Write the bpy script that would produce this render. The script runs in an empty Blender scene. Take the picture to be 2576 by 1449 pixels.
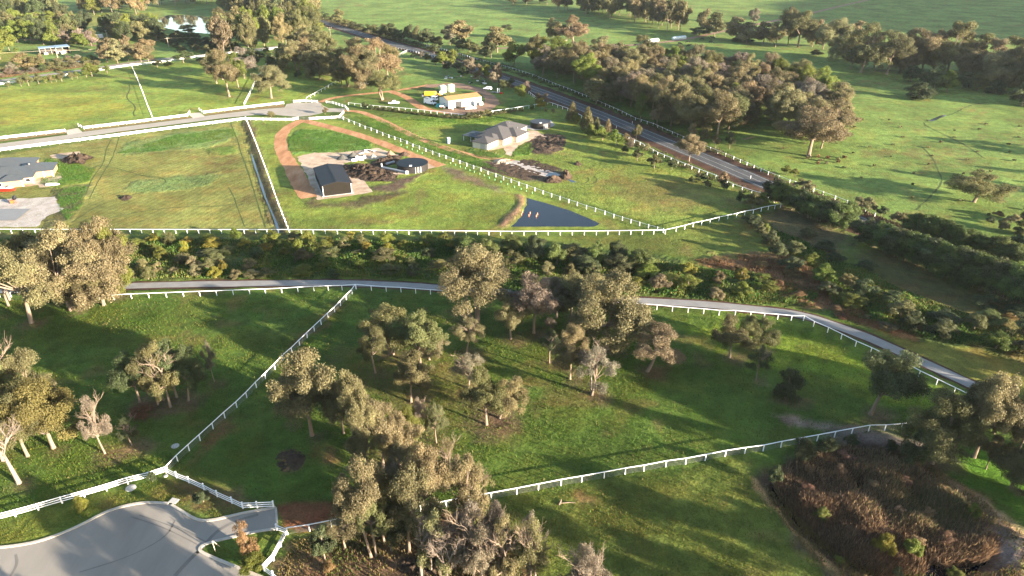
import bpy, math, random
import numpy as np
from mathutils import Vector, Matrix, Quaternion
from mathutils import noise as MN
R = math.radians
rng = random.Random(7)
S = bpy.context.scene
COL = S.collection

# ------------------------------------------------------------------ camera
CH, TH, FX, CX, CY = 76.0, R(28), 1717.0, 1288.0, 724.5     # height, pitch, focal length / centre in a 2576 px wide frame
cam_d = bpy.data.cameras.new('camera'); cam = bpy.data.objects.new('camera', cam_d); COL.objects.link(cam)
cam_d.sensor_width = 36; cam_d.lens = 36 * FX / 2576; cam_d.clip_start = 1; cam_d.clip_end = 20000
cam.location = (0, 0, CH); cam.rotation_euler = (math.pi / 2 - TH, 0, 0)
S.camera = cam
# ------------------------------------------------------------------ sky and sun
SUN_EL, SUN_AZ = 10.5, -30.0          # elevation; direction towards the sun, degrees from +X
w = bpy.data.worlds.new('World'); S.world = w; w.use_nodes = True
nt = w.node_tree; nt.nodes.clear()
sky = nt.nodes.new('ShaderNodeTexSky'); sky.sky_type = 'NISHITA'; sky.sun_disc = False
sky.sun_elevation = R(SUN_EL); sky.sun_rotation = R(90 - SUN_AZ)
bg = nt.nodes.new('ShaderNodeBackground'); bg.inputs[1].default_value = 0.075
wo = nt.nodes.new('ShaderNodeOutputWorld')
nt.links.new(sky.outputs[0], bg.inputs[0]); nt.links.new(bg.outputs[0], wo.inputs[0])
sd = bpy.data.lights.new('sun', 'SUN'); sd.energy = 5.0; sd.angle = R(0.55); sd.color = (1.0, 0.85, 0.66)
sun = bpy.data.objects.new('sun', sd); COL.objects.link(sun)
SV = Vector((math.cos(R(SUN_EL)) * math.cos(R(SUN_AZ)), math.cos(R(SUN_EL)) * math.sin(R(SUN_AZ)), math.sin(R(SUN_EL))))
sun.rotation_euler = SV.to_track_quat('Z', 'Y').to_euler()
S.view_settings.view_transform = 'Standard'; S.view_settings.look = 'None'
S.view_settings.gamma = 1; S.view_settings.exposure = 2.8
S.render.engine = 'CYCLES'
S.cycles.max_bounces = 5; S.cycles.diffuse_bounces = 2; S.cycles.glossy_bounces = 2
S.cycles.transparent_max_bounces = 4; S.cycles.volume_bounces = 0; S.cycles.use_denoising = True
S.cycles.caustics_reflective = False; S.cycles.caustics_refractive = False

# ------------------------------------------------------------------ survey: photo pixel -> metres on the ground
ct, st = math.cos(TH), math.sin(TH)
def G(x, y, z=0.0):
    u = (x - CX) / FX; v = -(y - CY) / FX
    dy = ct + v * st; dz = -st + v * ct
    t = (CH - z) / -dz
    return Vector((u * t, dy * t, z))
def proj(p):
    dx, dy, dz = p[0], p[1], p[2] - CH
    d = dy * ct - dz * st; up = dy * st + dz * ct
    return CX + FX * dx / d, CY - FX * up / d
def mpp(x, y):                         # metres per survey pixel at a ground point
    p = G(x, y); return (p[1] * ct + CH * st) / FX
def hgt(x, yb, yt):
    p = G(x, yb); lo, hi = 0.0, 80.0
    for _ in range(40):
        m = (lo + hi) / 2
        if proj((p[0], p[1], m))[1] > yt: lo = m
        else: hi = m
    return lo
def vnoise(x, y, s=1.0, o=0.0):
    return MN.noise(Vector((x * s + o, y * s - o, o * 1.7)))

# ------------------------------------------------------------------ materials
MATS = {}
def newmat(name):
    m = bpy.data.materials.new(name); m.use_nodes = True; MATS[name] = m
    n = m.node_tree.nodes; return m, n, m.node_tree.links, n['Principled BSDF']
def simple(name, col, rough=0.6, metal=0.0, var=0.12, scale=3.0, bump=0.0, bscale=8.0, spec=0.3):
    m, n, l, b = newmat(name)
    b.inputs['Roughness'].default_value = rough; b.inputs['Metallic'].default_value = metal
    b.inputs['Specular IOR Level'].default_value = spec
    tc = n.new('ShaderNodeTexCoord'); nz = n.new('ShaderNodeTexNoise')
    nz.inputs['Scale'].default_value = scale; nz.inputs['Detail'].default_value = 5
    l.new(tc.outputs['Object'], nz.inputs['Vector'])
    mr = n.new('ShaderNodeMapRange'); mr.inputs[1].default_value = .3; mr.inputs[2].default_value = .7
    mr.inputs[3].default_value = 1 - var; mr.inputs[4].default_value = 1 + var
    l.new(nz.outputs[0], mr.inputs[0])
    vm = n.new('ShaderNodeVectorMath'); vm.operation = 'SCALE'; vm.inputs[0].default_value = col[:3]
    l.new(mr.outputs[0], vm.inputs['Scale']); l.new(vm.outputs[0], b.inputs['Base Color'])
    if bump:
        n2 = n.new('ShaderNodeTexNoise'); n2.inputs['Scale'].default_value = bscale; n2.inputs['Detail'].default_value = 6
        l.new(tc.outputs['Object'], n2.inputs['Vector'])
        bp = n.new('ShaderNodeBump'); bp.inputs['Strength'].default_value = 1; bp.inputs['Distance'].default_value = bump
        l.new(n2.outputs[0], bp.inputs['Height']); l.new(bp.outputs[0], b.inputs['Normal'])
    return m
def ribbed(name, col, period, rough=0.45, axis='X', depth=0.03, spec=0.4):     # corrugated steel / brick courses
    m = simple(name, col, rough, 0, 0.06, 0.6, spec=spec)
    n = m.node_tree.nodes; l = m.node_tree.links
    wv = n.new('ShaderNodeTexWave'); wv.bands_direction = axis; wv.inputs['Scale'].default_value = 1 / period * 0.314
    tc = n.new('ShaderNodeTexCoord'); l.new(tc.outputs['Object'], wv.inputs['Vector'])
    bp = n.new('ShaderNodeBump'); bp.inputs['Distance'].default_value = depth; l.new(wv.outputs['Fac'], bp.inputs['Height'])
    l.new(bp.outputs[0], n['Principled BSDF'].inputs['Normal'])
    return m
def earth(name, cols, scale=0.25, bump=0.12, bscale=1.2, rough=0.95, spec=0.1, stretch=None):
    m, n, l, b = newmat(name); b.inputs['Roughness'].default_value = rough; b.inputs['Specular IOR Level'].default_value = spec
    tc = n.new('ShaderNodeTexCoord'); src = tc.outputs['Object']
    if stretch:
        mp = n.new('ShaderNodeMapping'); mp.inputs['Rotation'].default_value = (0, 0, stretch[0]); mp.inputs['Scale'].default_value = (1, stretch[1], 1)
        l.new(src, mp.inputs[0]); src = mp.outputs[0]
    nz = n.new('ShaderNodeTexNoise'); nz.inputs['Scale'].default_value = scale; nz.inputs['Detail'].default_value = 8; nz.inputs['Roughness'].default_value = .62
    l.new(src, nz.inputs['Vector'])
    cr = n.new('ShaderNodeValToRGB'); e = cr.color_ramp.elements
    e[0].position = .3; e[0].color = (*cols[0], 1); e[1].position = .7; e[1].color = (*cols[-1], 1)
    if len(cols) == 3:
        k = cr.color_ramp.elements.new(.5); k.color = (*cols[1], 1)
    l.new(nz.outputs[0], cr.inputs[0]); l.new(cr.outputs[0], b.inputs['Base Color'])
    n2 = n.new('ShaderNodeTexNoise'); n2.inputs['Scale'].default_value = bscale; n2.inputs['Detail'].default_value = 7; n2.inputs['Roughness'].default_value = .6
    l.new(src, n2.inputs['Vector'])
    bp = n.new('ShaderNodeBump'); bp.inputs['Distance'].default_value = bump; l.new(n2.outputs[0], bp.inputs['Height']); l.new(bp.outputs[0], b.inputs['Normal'])
    return m
WHITE = simple('white_paint', (.78, .78, .80), .5, var=.04)
CREAM = simple('cream_wall', (.52, .46, .38), .8, var=.05, scale=.8)
STEELW = ribbed('white_steel', (.60, .60, .58), .25, .5)
ROOFO = ribbed('tan_steel_roof', (.36, .175, .065), .3, .5)
BLACKS = ribbed('dark_steel', (.009, .0075, .0055), .3, .6, depth=.02, spec=.12)
BLACKR = ribbed('dark_steel_roof', (.014, .014, .018), .3, .55, depth=.02, spec=.15)
SLATE = simple('grey_roof_tiles', (.062, .058, .058), .6, var=.1, scale=2, bump=.02, bscale=9)
SLATEB = simple('blue_grey_roof_sheets', (.050, .058, .066), .6, var=.05, scale=2)
BLUER = ribbed('blue_grey_steel_roof', (.20, .28, .36), .4, .4)
BRICKO = simple('orange_brick', (.48, .25, .12), .85, var=.12, scale=6)
DARK = simple('dark_opening', (.012, .012, .014), .4, var=0)
GLASS = simple('dark_glass', (.02, .022, .025), .08, var=0, spec=.6)
RUBBER = simple('black_rubber', (.015, .015, .015), .8, var=0)
CONC = simple('pale_concrete', (.36, .35, .33), .85, var=.1, scale=3, bump=.01, bscale=20)
TANKG = simple('pale_green_plastic', (.38, .43, .33), .5, var=.03)
TANKB = ribbed('dark_tank_steel', (.022, .020, .020), .5, .5, 'Z', .01, spec=.2)
YELLOW = simple('yellow_paint', (.62, .28, .02), .4, var=.08)
ORANGE = simple('orange_paint', (.55, .09, .02), .45, var=.05)
RED = simple('red_paint', (.50, .02, .012), .35, var=.03)
BLUE = simple('blue_plastic', (.03, .10, .25), .5, var=.05)
TEAL = simple('teal_tarp', (.03, .22, .22), .6, var=.2, scale=2)
CHROME = simple('grey_metal', (.25, .25, .26), .4, .5, var=.1)
BARK = simple('tree_bark', (.20, .15, .11), .9, var=.35, scale=1.2, bump=.04, bscale=5)
BARKP = simple('pale_bark', (.185, .14, .105), .85, var=.3, scale=1.0, bump=.03, bscale=5)
POLE = simple('weathered_timber', (.40, .33, .24), .85, var=.15)
SILAGE = simple('silage_wrap', (.50, .58, .60), .35, var=.08, scale=.8)
COWM = simple('black_hide', (.010, .009, .009), .7, var=.2)
SKIN = simple('skin', (.35, .2, .14), .6, var=0)
CLOTH1 = simple('dark_work_clothes', (.03, .035, .05), .8, var=.1)
CLOTH2 = simple('tan_work_clothes', (.35, .22, .12), .8, var=.1)
SOIL = earth('dark_soil', [(.02, .015, .011), (.05, .035, .026), (.09, .064, .046)], .9, .5, 1.6)
SOILB = earth('brown_soil', [(.03, .021, .016), (.06, .042, .03), (.10, .07, .05)], .7, .35, 2.0)
GRIT = earth('grey_gravel', [(.055, .055, .05), (.09, .09, .085)], 2, .1, 4)
GRITP = earth('pale_gravel', [(.16, .16, .15), (.24, .24, .22)], 2, .1, 4)
ASPH = earth('weathered_asphalt', [(.18, .165, .145), (.21, .193, .17), (.24, .22, .195)], .22, .012, 6, .85, .25, stretch=(.6, .25))
ASPH2 = earth('estate_asphalt', [(.25, .225, .19), (.31, .28, .245)], .15, .012, 6, .85, .25)
ROADM = earth('main_road_asphalt', [(.045, .046, .050), (.064, .065, .068), (.08, .08, .082)], .22, .012, 6, .85, .2, stretch=(-1.1, .2))
PATHM = earth('grey_path_surface', [(.17, .168, .165), (.23, .225, .22)], .4, .02, 5, .85, .2)
KERB = earth('concrete_kerb', [(.33, .30, .26), (.45, .41, .35)], 1, .01, 8)
LINE = simple('white_road_paint', (.36, .36, .35), .7, var=.15, scale=.7)
DIRT = earth('orange_gravel_drive', [(.22, .105, .052), (.34, .175, .09), (.42, .25, .145)], .35, .05, 3, stretch=(1.0, .3))
SAND = earth('pale_sand_pad', [(.24, .16, .11), (.38, .29, .215), (.46, .38, .30)], .3, .08, 1.5)
SANDW = earth('white_sand', [(.27, .235, .21), (.42, .385, .36)], .3, .14, 1.0)
VERGE = earth('brown_road_verge', [(.035, .020, .015), (.065, .036, .025), (.09, .055, .035)], .3, .15, 2)
TRACK = earth('farm_track', [(.16, .10, .07), (.26, .17, .12)], .2, .06, 2)
REDDIRT = earth('red_dirt', [(.12, .05, .022), (.2, .09, .04)], .4, .08, 2)
MUD = earth('rough_mud', [(.022, .018, .014), (.05, .036, .028), (.085, .062, .046)], .35, .5, .9, stretch=(.7, .3))

def water(name, col, rough=.06, bump=.012):
    m, n, l, b = newmat(name); b.inputs['Base Color'].default_value = (*col, 1); b.inputs['Roughness'].default_value = rough
    b.inputs['Specular IOR Level'].default_value = .5 if rough < .1 else .28
    nz = n.new('ShaderNodeTexNoise'); nz.inputs['Scale'].default_value = 1.5; nz.inputs['Detail'].default_value = 4
    tc = n.new('ShaderNodeTexCoord'); l.new(tc.outputs['Object'], nz.inputs['Vector'])
    bp = n.new('ShaderNodeBump'); bp.inputs['Distance'].default_value = bump; l.new(nz.outputs[0], bp.inputs['Height']); l.new(bp.outputs[0], b.inputs['Normal'])
    return m
WATER = water('dark_water', (.004, .005, .009), .12)
WATERP = water('pond_water', (.02, .03, .04), .03, .003)

def foliage():
    m, n, l, b = newmat('foliage')
    oi = n.new('ShaderNodeObjectInfo'); at = n.new('ShaderNodeAttribute'); at.attribute_name = 'tone'
    tc = n.new('ShaderNodeTexCoord'); nz = n.new('ShaderNodeTexNoise'); nz.inputs['Scale'].default_value = 5; nz.inputs['Detail'].default_value = 3
    l.new(tc.outputs['Object'], nz.inputs['Vector'])
    mr = n.new('ShaderNodeMapRange'); mr.inputs[1].default_value = .3; mr.inputs[2].default_value = .7; mr.inputs[3].default_value = .75; mr.inputs[4].default_value = 1.25
    l.new(nz.outputs[0], mr.inputs[0])
    m1 = n.new('ShaderNodeMath'); m1.operation = 'MULTIPLY'; l.new(at.outputs['Fac'], m1.inputs[0]); l.new(mr.outputs[0], m1.inputs[1])
    vm = n.new('ShaderNodeVectorMath'); vm.operation = 'SCALE'; l.new(oi.outputs['Color'], vm.inputs[0]); l.new(m1.outputs[0], vm.inputs['Scale'])
    hs = n.new('ShaderNodeHueSaturation'); l.new(vm.outputs[0], hs.inputs['Color'])
    mh = n.new('ShaderNodeMapRange'); mh.inputs[3].default_value = .485; mh.inputs[4].default_value = .52; l.new(oi.outputs['Random'], mh.inputs[0]); l.new(mh.outputs[0], hs.inputs['Hue'])
    l.new(hs.outputs[0], b.inputs['Base Color'])
    b.inputs['Roughness'].default_value = .65; b.inputs['Specular IOR Level'].default_value = .25
    tr = n.new('ShaderNodeBsdfTranslucent'); l.new(hs.outputs[0], tr.inputs['Color'])
    mx = n.new('ShaderNodeMixShader'); mx.inputs[0].default_value = .32
    l.new(b.outputs[0], mx.inputs[1]); l.new(tr.outputs[0], mx.inputs[2]); l.new(mx.outputs[0], n['Material Output'].inputs['Surface'])
    return m
FOL = foliage()
def ground_mat():
    m, n, l, b = newmat('paddock_grass')
    b.inputs['Roughness'].default_value = .9; b.inputs['Specular IOR Level'].default_value = .1
    za = n.new('ShaderNodeAttribute'); za.attribute_name = 'zone'
    ka = n.new('ShaderNodeAttribute'); ka.attribute_name = 'kind_mask'
    sp = n.new('ShaderNodeSeparateColor'); l.new(ka.outputs['Color'], sp.inputs[0])
    tc = n.new('ShaderNodeTexCoord'); P = tc.outputs['Object']
    def noise(s, d=6, r=.6, src=P):
        k = n.new('ShaderNodeTexNoise'); k.inputs['Scale'].default_value = s; k.inputs['Detail'].default_value = d; k.inputs['Roughness'].default_value = r
        l.new(src, k.inputs['Vector']); return k.outputs[0]
    def mrange(x, a, b_, c, d):
        k = n.new('ShaderNodeMapRange'); k.inputs[1].default_value = a; k.inputs[2].default_value = b_; k.inputs[3].default_value = c; k.inputs[4].default_value = d
        l.new(x, k.inputs[0]); return k.outputs[0]
    def math_(op, a, b_):
        k = n.new('ShaderNodeMath'); k.operation = op
        for i, v in enumerate((a, b_)):
            if isinstance(v, (int, float)): k.inputs[i].default_value = v
            else: l.new(v, k.inputs[i])
        return k.outputs[0]
    big = mrange(noise(.045, 4), .35, .65, .72, 1.28)
    mid = mrange(noise(.35, 6, .7), .3, .7, .62, 1.38)
    fine = mrange(noise(3.0, 5, .75), .3, .7, .62, 1.38)
    v = math_('MULTIPLY', math_('MULTIPLY', big, mid), fine)
    # mowing and wheel lines: bent bands where kind_mask red
    mp = n.new('ShaderNodeMapping'); mp.inputs['Rotation'].default_value = (0, 0, .35); l.new(P, mp.inputs[0])
    wv = n.new('ShaderNodeTexWave'); wv.inputs['Scale'].default_value = .16; wv.inputs['Distortion'].default_value = 9; wv.inputs['Detail'].default_value = 3
    wv.inputs['Detail Scale'].default_value = .25; l.new(mp.outputs[0], wv.inputs['Vector'])
    st_ = mrange(wv.outputs['Fac'], 0, 1, .88, 1.08)
    k = n.new('ShaderNodeMix'); k.data_type = 'FLOAT'; l.new(sp.outputs[0], k.inputs[0]); k.inputs[2].default_value = 1; l.new(st_, k.inputs[3])
    v = math_('MULTIPLY', v, k.outputs[0])
    # warm/brown tint patches
    hu = noise(.12, 5, .6)
    mixc = n.new('ShaderNodeMix'); mixc.data_type = 'RGBA'; mixc.blend_type = 'MIX'
    tint = n.new('ShaderNodeMix'); tint.data_type = 'RGBA'; tint.blend_type = 'MULTIPLY'; tint.inputs[0].default_value = 1
    l.new(za.outputs['Color'], tint.inputs[6]); tint.inputs[7].default_value = (1.28, .94, .95, 1)
    l.new(mrange(hu, .46, .68, 0, .85), mixc.inputs[0]); l.new(za.outputs['Color'], mixc.inputs[6]); l.new(tint.outputs[2], mixc.inputs[7])
    vm = n.new('ShaderNodeVectorMath'); vm.operation = 'SCALE'; l.new(mixc.outputs[2], vm.inputs[0]); l.new(v, vm.inputs['Scale'])
    l.new(vm.outputs[0], b.inputs['Base Color'])
    h = math_('ADD', math_('MULTIPLY', noise(1.1, 5, .65), .22), math_('MULTIPLY', noise(5, 3, .6), .07))
    lush = math_('MULTIPLY', math_('MULTIPLY', noise(.75, 4, .6), 1.5), sp.outputs[1])
    mud = math_('MULTIPLY', math_('MULTIPLY', noise(.5, 6, .7), .8), sp.outputs[2])
    h = math_('ADD', math_('ADD', h, lush), mud)
    bp = n.new('ShaderNodeBump'); bp.inputs['Distance'].default_value = 1.6; bp.inputs['Strength'].default_value = 1
    l.new(h, bp.inputs['Height']); l.new(bp.outputs[0], b.inputs['Normal'])
    return m
GRASS = ground_mat()

# ------------------------------------------------------------------ mesh helpers
class MB:
    def __init__(s): s.v = []; s.f = []; s.m = []
    def add(s, vs, fs, mi=0):
        o = len(s.v); s.v += [tuple(p) for p in vs]; s.f += [tuple(i + o for i in f) for f in fs]; s.m += [mi] * len(fs); return s
    def box(s, c, d, rz=0, mi=0, taper=1.0):
        c = Vector(c); q = Matrix.Rotation(rz, 3, 'Z'); x, y, z = d[0] / 2, d[1] / 2, d[2] / 2
        vs = [c + q @ Vector((a * x * (taper if k > 0 else 1), b * y * (taper if k > 0 else 1), k * z)) for k in (-1, 1) for a, b in ((-1, -1), (1, -1), (1, 1), (-1, 1))]
        return s.add(vs, [(3, 2, 1, 0), (4, 5, 6, 7), (0, 1, 5, 4), (1, 2, 6, 5), (2, 3, 7, 6), (3, 0, 4, 7)], mi)
    def beam(s, a, b, wd, ht, mi=0):       # rectangular bar between two points
        a = Vector(a); b = Vector(b); d = (b - a).normalized(); sd_ = Vector((-d.y, d.x, 0))
        if sd_.length < 1e-4: sd_ = Vector((1, 0, 0))
        sd_.normalize(); up = d.cross(sd_) * -1
        if up.z < 0: up = -up
        vs = [p + sd_ * (i * wd / 2) + up * (j * ht / 2) for p in (a, b) for i, j in ((-1, -1), (1, -1), (1, 1), (-1, 1))]
        return s.add(vs, [(0, 1, 2, 3), (7, 6, 5, 4), (0, 4, 5, 1), (1, 5, 6, 2), (2, 6, 7, 3), (3, 7, 4, 0)], mi)
    def tube(s, pts, rad, n=6, mi=0, cap=True):
        rings = []; o = len(s.v); pts = [Vector(p) for p in pts]
        for i, p in enumerate(pts):
            d = (pts[min(i + 1, len(pts) - 1)] - pts[max(i - 1, 0)]).normalized()
            a = d.orthogonal().normalized(); b = d.cross(a)
            if i:
                a = (pa - d * pa.dot(d)).normalized(); b = d.cross(a)
            pa = a
            s.v += [tuple(p + (a * math.cos(t) + b * math.sin(t)) * rad[i]) for t in (2 * math.pi * k / n for k in range(n))]
        for i in range(len(pts) - 1):
            for k in range(n):
                s.f.append((o + i * n + k, o + i * n + (k + 1) % n, o + (i + 1) * n + (k + 1) % n, o + (i + 1) * n + k)); s.m.append(mi)
        if cap:
            s.f.append(tuple(o + (len(pts) - 1) * n + k for k in range(n))); s.m.append(mi)
            s.f.append(tuple(o + k for k in reversed(range(n)))); s.m.append(mi)
        return s
    def lathe(s, prof, n=24, c=(0, 0, 0), mi=0):
        o = len(s.v)
        for r_, z in prof: s.v += [(c[0] + r_ * math.cos(2 * math.pi * k / n), c[1] + r_ * math.sin(2 * math.pi * k / n), c[2] + z) for k in range(n)]
        for i in range(len(prof) - 1):
            for k in range(n):
                s.f.append((o + i * n + k, o + i * n + (k + 1) % n, o + (i + 1) * n + (k + 1) % n, o + (i + 1) * n + k)); s.m.append(mi)
        return s
    def mesh(s, name, mats):
        me = bpy.data.meshes.new(name); me.from_pydata(s.v, [], s.f)
        for m in (mats if isinstance(mats, (list, tuple)) else [mats]): me.materials.append(m)
        if any(s.m): me.polygons.foreach_set('material_index', s.m)
        me.update(); return me
    def build(s, name, mats, parent=None):
        return link(name, s.mesh(name, mats), parent)
def link(name, data, parent=None):
    o = bpy.data.objects.new(name, data); COL.objects.link(o)
    if parent is not None: o.parent = parent
    return o
def tag(o, label, cat, group=None, kind=None):
    o['label'] = label; o['category'] = cat
    if group: o['group'] = group
    if kind: o['kind'] = kind
    return o
def thing(name, label, cat, loc=(0, 0, 0), rz=0, group=None, kind=None):
    o = link(name, None); o.location = loc; o.rotation_euler = (0, 0, rz); return tag(o, label, cat, group, kind)
def copy_tree(o, parent=None):
    c = o.copy(); COL.objects.link(c)
    if parent is not None: c.parent = parent
    for ch in list(o.children): copy_tree(ch, c)
    return c
def smooth(o):
    for p in o.data.polygons: p.use_smooth = True
    return o
def bevel(o, wd=.03, seg=2):
    m = o.modifiers.new('bevel', 'BEVEL'); m.width = wd; m.segments = seg; m.limit_method = 'ANGLE'; return o

def densify(pts, step, closed=True, jit=0.0, seed=0.0):
    out = []; n = len(pts)
    for i in range(n if closed else n - 1):
        a, b = pts[i], pts[(i + 1) % n]; L = math.hypot(b[0] - a[0], b[1] - a[1]); k = max(1, int(L / step))
        for j in range(k):
            t = j / k; out.append((a[0] + (b[0] - a[0]) * t, a[1] + (b[1] - a[1]) * t))
    if not closed: out.append(tuple(pts[-1][:2]))
    if jit:
        out = [(x + jit * vnoise(x, y, .35, seed + 3.1) + jit * .6 * vnoise(x, y, 1.1, seed + 9), y + jit * vnoise(x, y, .35, seed + 17.7) + jit * .6 * vnoise(x, y, 1.1, seed + 5)) for x, y in out]
    return out
def smooth_line(pts, it=2):                 # Chaikin corner cutting
    for _ in range(it):
        q = [pts[0]]
        for a, b in zip(pts, pts[1:]):
            q += [(a[0] * .75 + b[0] * .25, a[1] * .75 + b[1] * .25), (a[0] * .25 + b[0] * .75, a[1] * .25 + b[1] * .75)]
        q.append(pts[-1]); pts = q
    return pts
def sheet(name, poly, z, mat, label, jit=0.5, step=1.2, world=False, kind='structure', cat='ground', rough_z=0):
    pts = [tuple(p[:2]) for p in (poly if world else [G(*p) for p in poly])]
    pts = densify(pts, step, True, jit, z * 40)
    from mathutils.geometry import tessellate_polygon
    tr = tessellate_polygon([[Vector((x, y, 0)) for x, y in pts]])
    me = bpy.data.meshes.new(name); me.from_pydata([(x, y, z) for x, y in pts], [], [tuple(t) for t in tr])
    me.materials.append(mat); me.update()
    import bmesh
    bm = bmesh.new(); bm.from_mesh(me); bmesh.ops.recalc_face_normals(bm, faces=bm.faces)
    for f in bm.faces:
        if f.normal.z < 0: f.normal_flip()
    bm.to_mesh(me); bm.free()
    o = link(name, me); tag(o, label, cat, kind=kind); return o
def strip(name, line, width, z, mat, label, world=False, jit=0.0, step=2.0, off=0.0, cat='road', parent=None, sm=2):
    pts = [tuple(p[:2]) for p in (line if world else [G(*p) for p in line])]
    pts = densify(smooth_line(pts, sm), step, False)
    L, Rr = [], []
    for i, p in enumerate(pts):
        a = pts[max(i - 1, 0)]; b = pts[min(i + 1, len(pts) - 1)]
        d = Vector((b[0] - a[0], b[1] - a[1])).normalized(); nrm = Vector((-d.y, d.x))
        wd = width(i / len(pts)) if callable(width) else width
        j1 = jit * (vnoise(*p, .3, 4) + .5 * vnoise(*p, 1.2, 8)); j2 = jit * (vnoise(*p, .3, 14) + .5 * vnoise(*p, 1.2, 18))
        c = Vector(p) + nrm * off
        L.append(c + nrm * (wd / 2 + j1)); Rr.append(c - nrm * (wd / 2 + j2))
    n = len(pts); vs = [(q.x, q.y, z) for q in L] + [(q.x, q.y, z) for q in Rr]
    fs = [(i, n + i, n + i + 1, i + 1) for i in range(n - 1)]
    me = bpy.data.meshes.new(name); me.from_pydata(vs, [], fs); me.materials.append(mat); me.update()
    o = link(name, me, parent)
    if label: tag(o, label, cat, kind='structure')
    return o
def inpoly(px, py, poly):
    ins = np.zeros(px.shape, bool); n = len(poly); j = n - 1
    for i in range(n):
        xi, yi = poly[i]; xj, yj = poly[j]
        c = ((yi > py) != (yj > py)) & (px < (xj - xi) * (py - yi) / ((yj - yi) or 1e-9) + xi)
        ins ^= c; j = i
    return ins
def wpoly(poly): return [tuple(G(*p)[:2]) for p in poly]

# ------------------------------------------------------------------ the ground sheet
_lat = np.random.RandomState(3).rand(256, 256)
def npnoise(x, y, s, o=0.0):
    x = x * s + 31.7 + o; y = y * s + 11.3 - o
    xi = np.floor(x).astype(int); yi = np.floor(y).astype(int); fx = x - xi; fy = y - yi
    fx = fx * fx * (3 - 2 * fx); fy = fy * fy * (3 - 2 * fy)
    g = lambda a, b: _lat[a % 256, b % 256]
    return (g(xi, yi) * (1 - fx) + g(xi + 1, yi) * fx) * (1 - fy) + (g(xi, yi + 1) * (1 - fx) + g(xi + 1, yi + 1) * fx) * fy - .5
def soft(X, Y, wp, rad=1.5, warp=1.5):
    xs = [p[0] for p in wp]; ys = [p[1] for p in wp]; m = 3 * (rad + warp)
    sel = (X > min(xs) - m) & (X < max(xs) + m) & (Y > min(ys) - m) & (Y < max(ys) + m)
    out = np.zeros(X.shape)
    if not sel.any(): return out
    x = X[sel]; y = Y[sel]
    x = x + warp * 2 * (npnoise(x, y, .22) + .6 * npnoise(x, y, .7, 5)); y = y + warp * 2 * (npnoise(x, y, .22, 40) + .6 * npnoise(x, y, .7, 77))
    acc = 0; K = 12
    for k in range(K):
        r_ = rad * math.sqrt((k + .5) / K); a = k * 2.399
        acc = acc + inpoly(x + r_ * math.cos(a), y + r_ * math.sin(a), wp)
    out[sel] = acc / K
    return out
PIT = wpoly([(1912, 1215), (1950, 1170), (2050, 1135), (2180, 1122), (2280, 1150), (2330, 1200), (2400, 1255), (2480, 1330), (2520, 1385), (2500, 1430), (2380, 1475), (2230, 1465), (2110, 1410), (2010, 1320), (1940, 1250)])
DITCH = smooth_line([tuple(G(*p)[:2]) for p in [(606, 302), (622, 345), (636, 400), (646, 430), (659, 470), (671, 505), (689, 545), (702, 585)]], 1)
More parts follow.
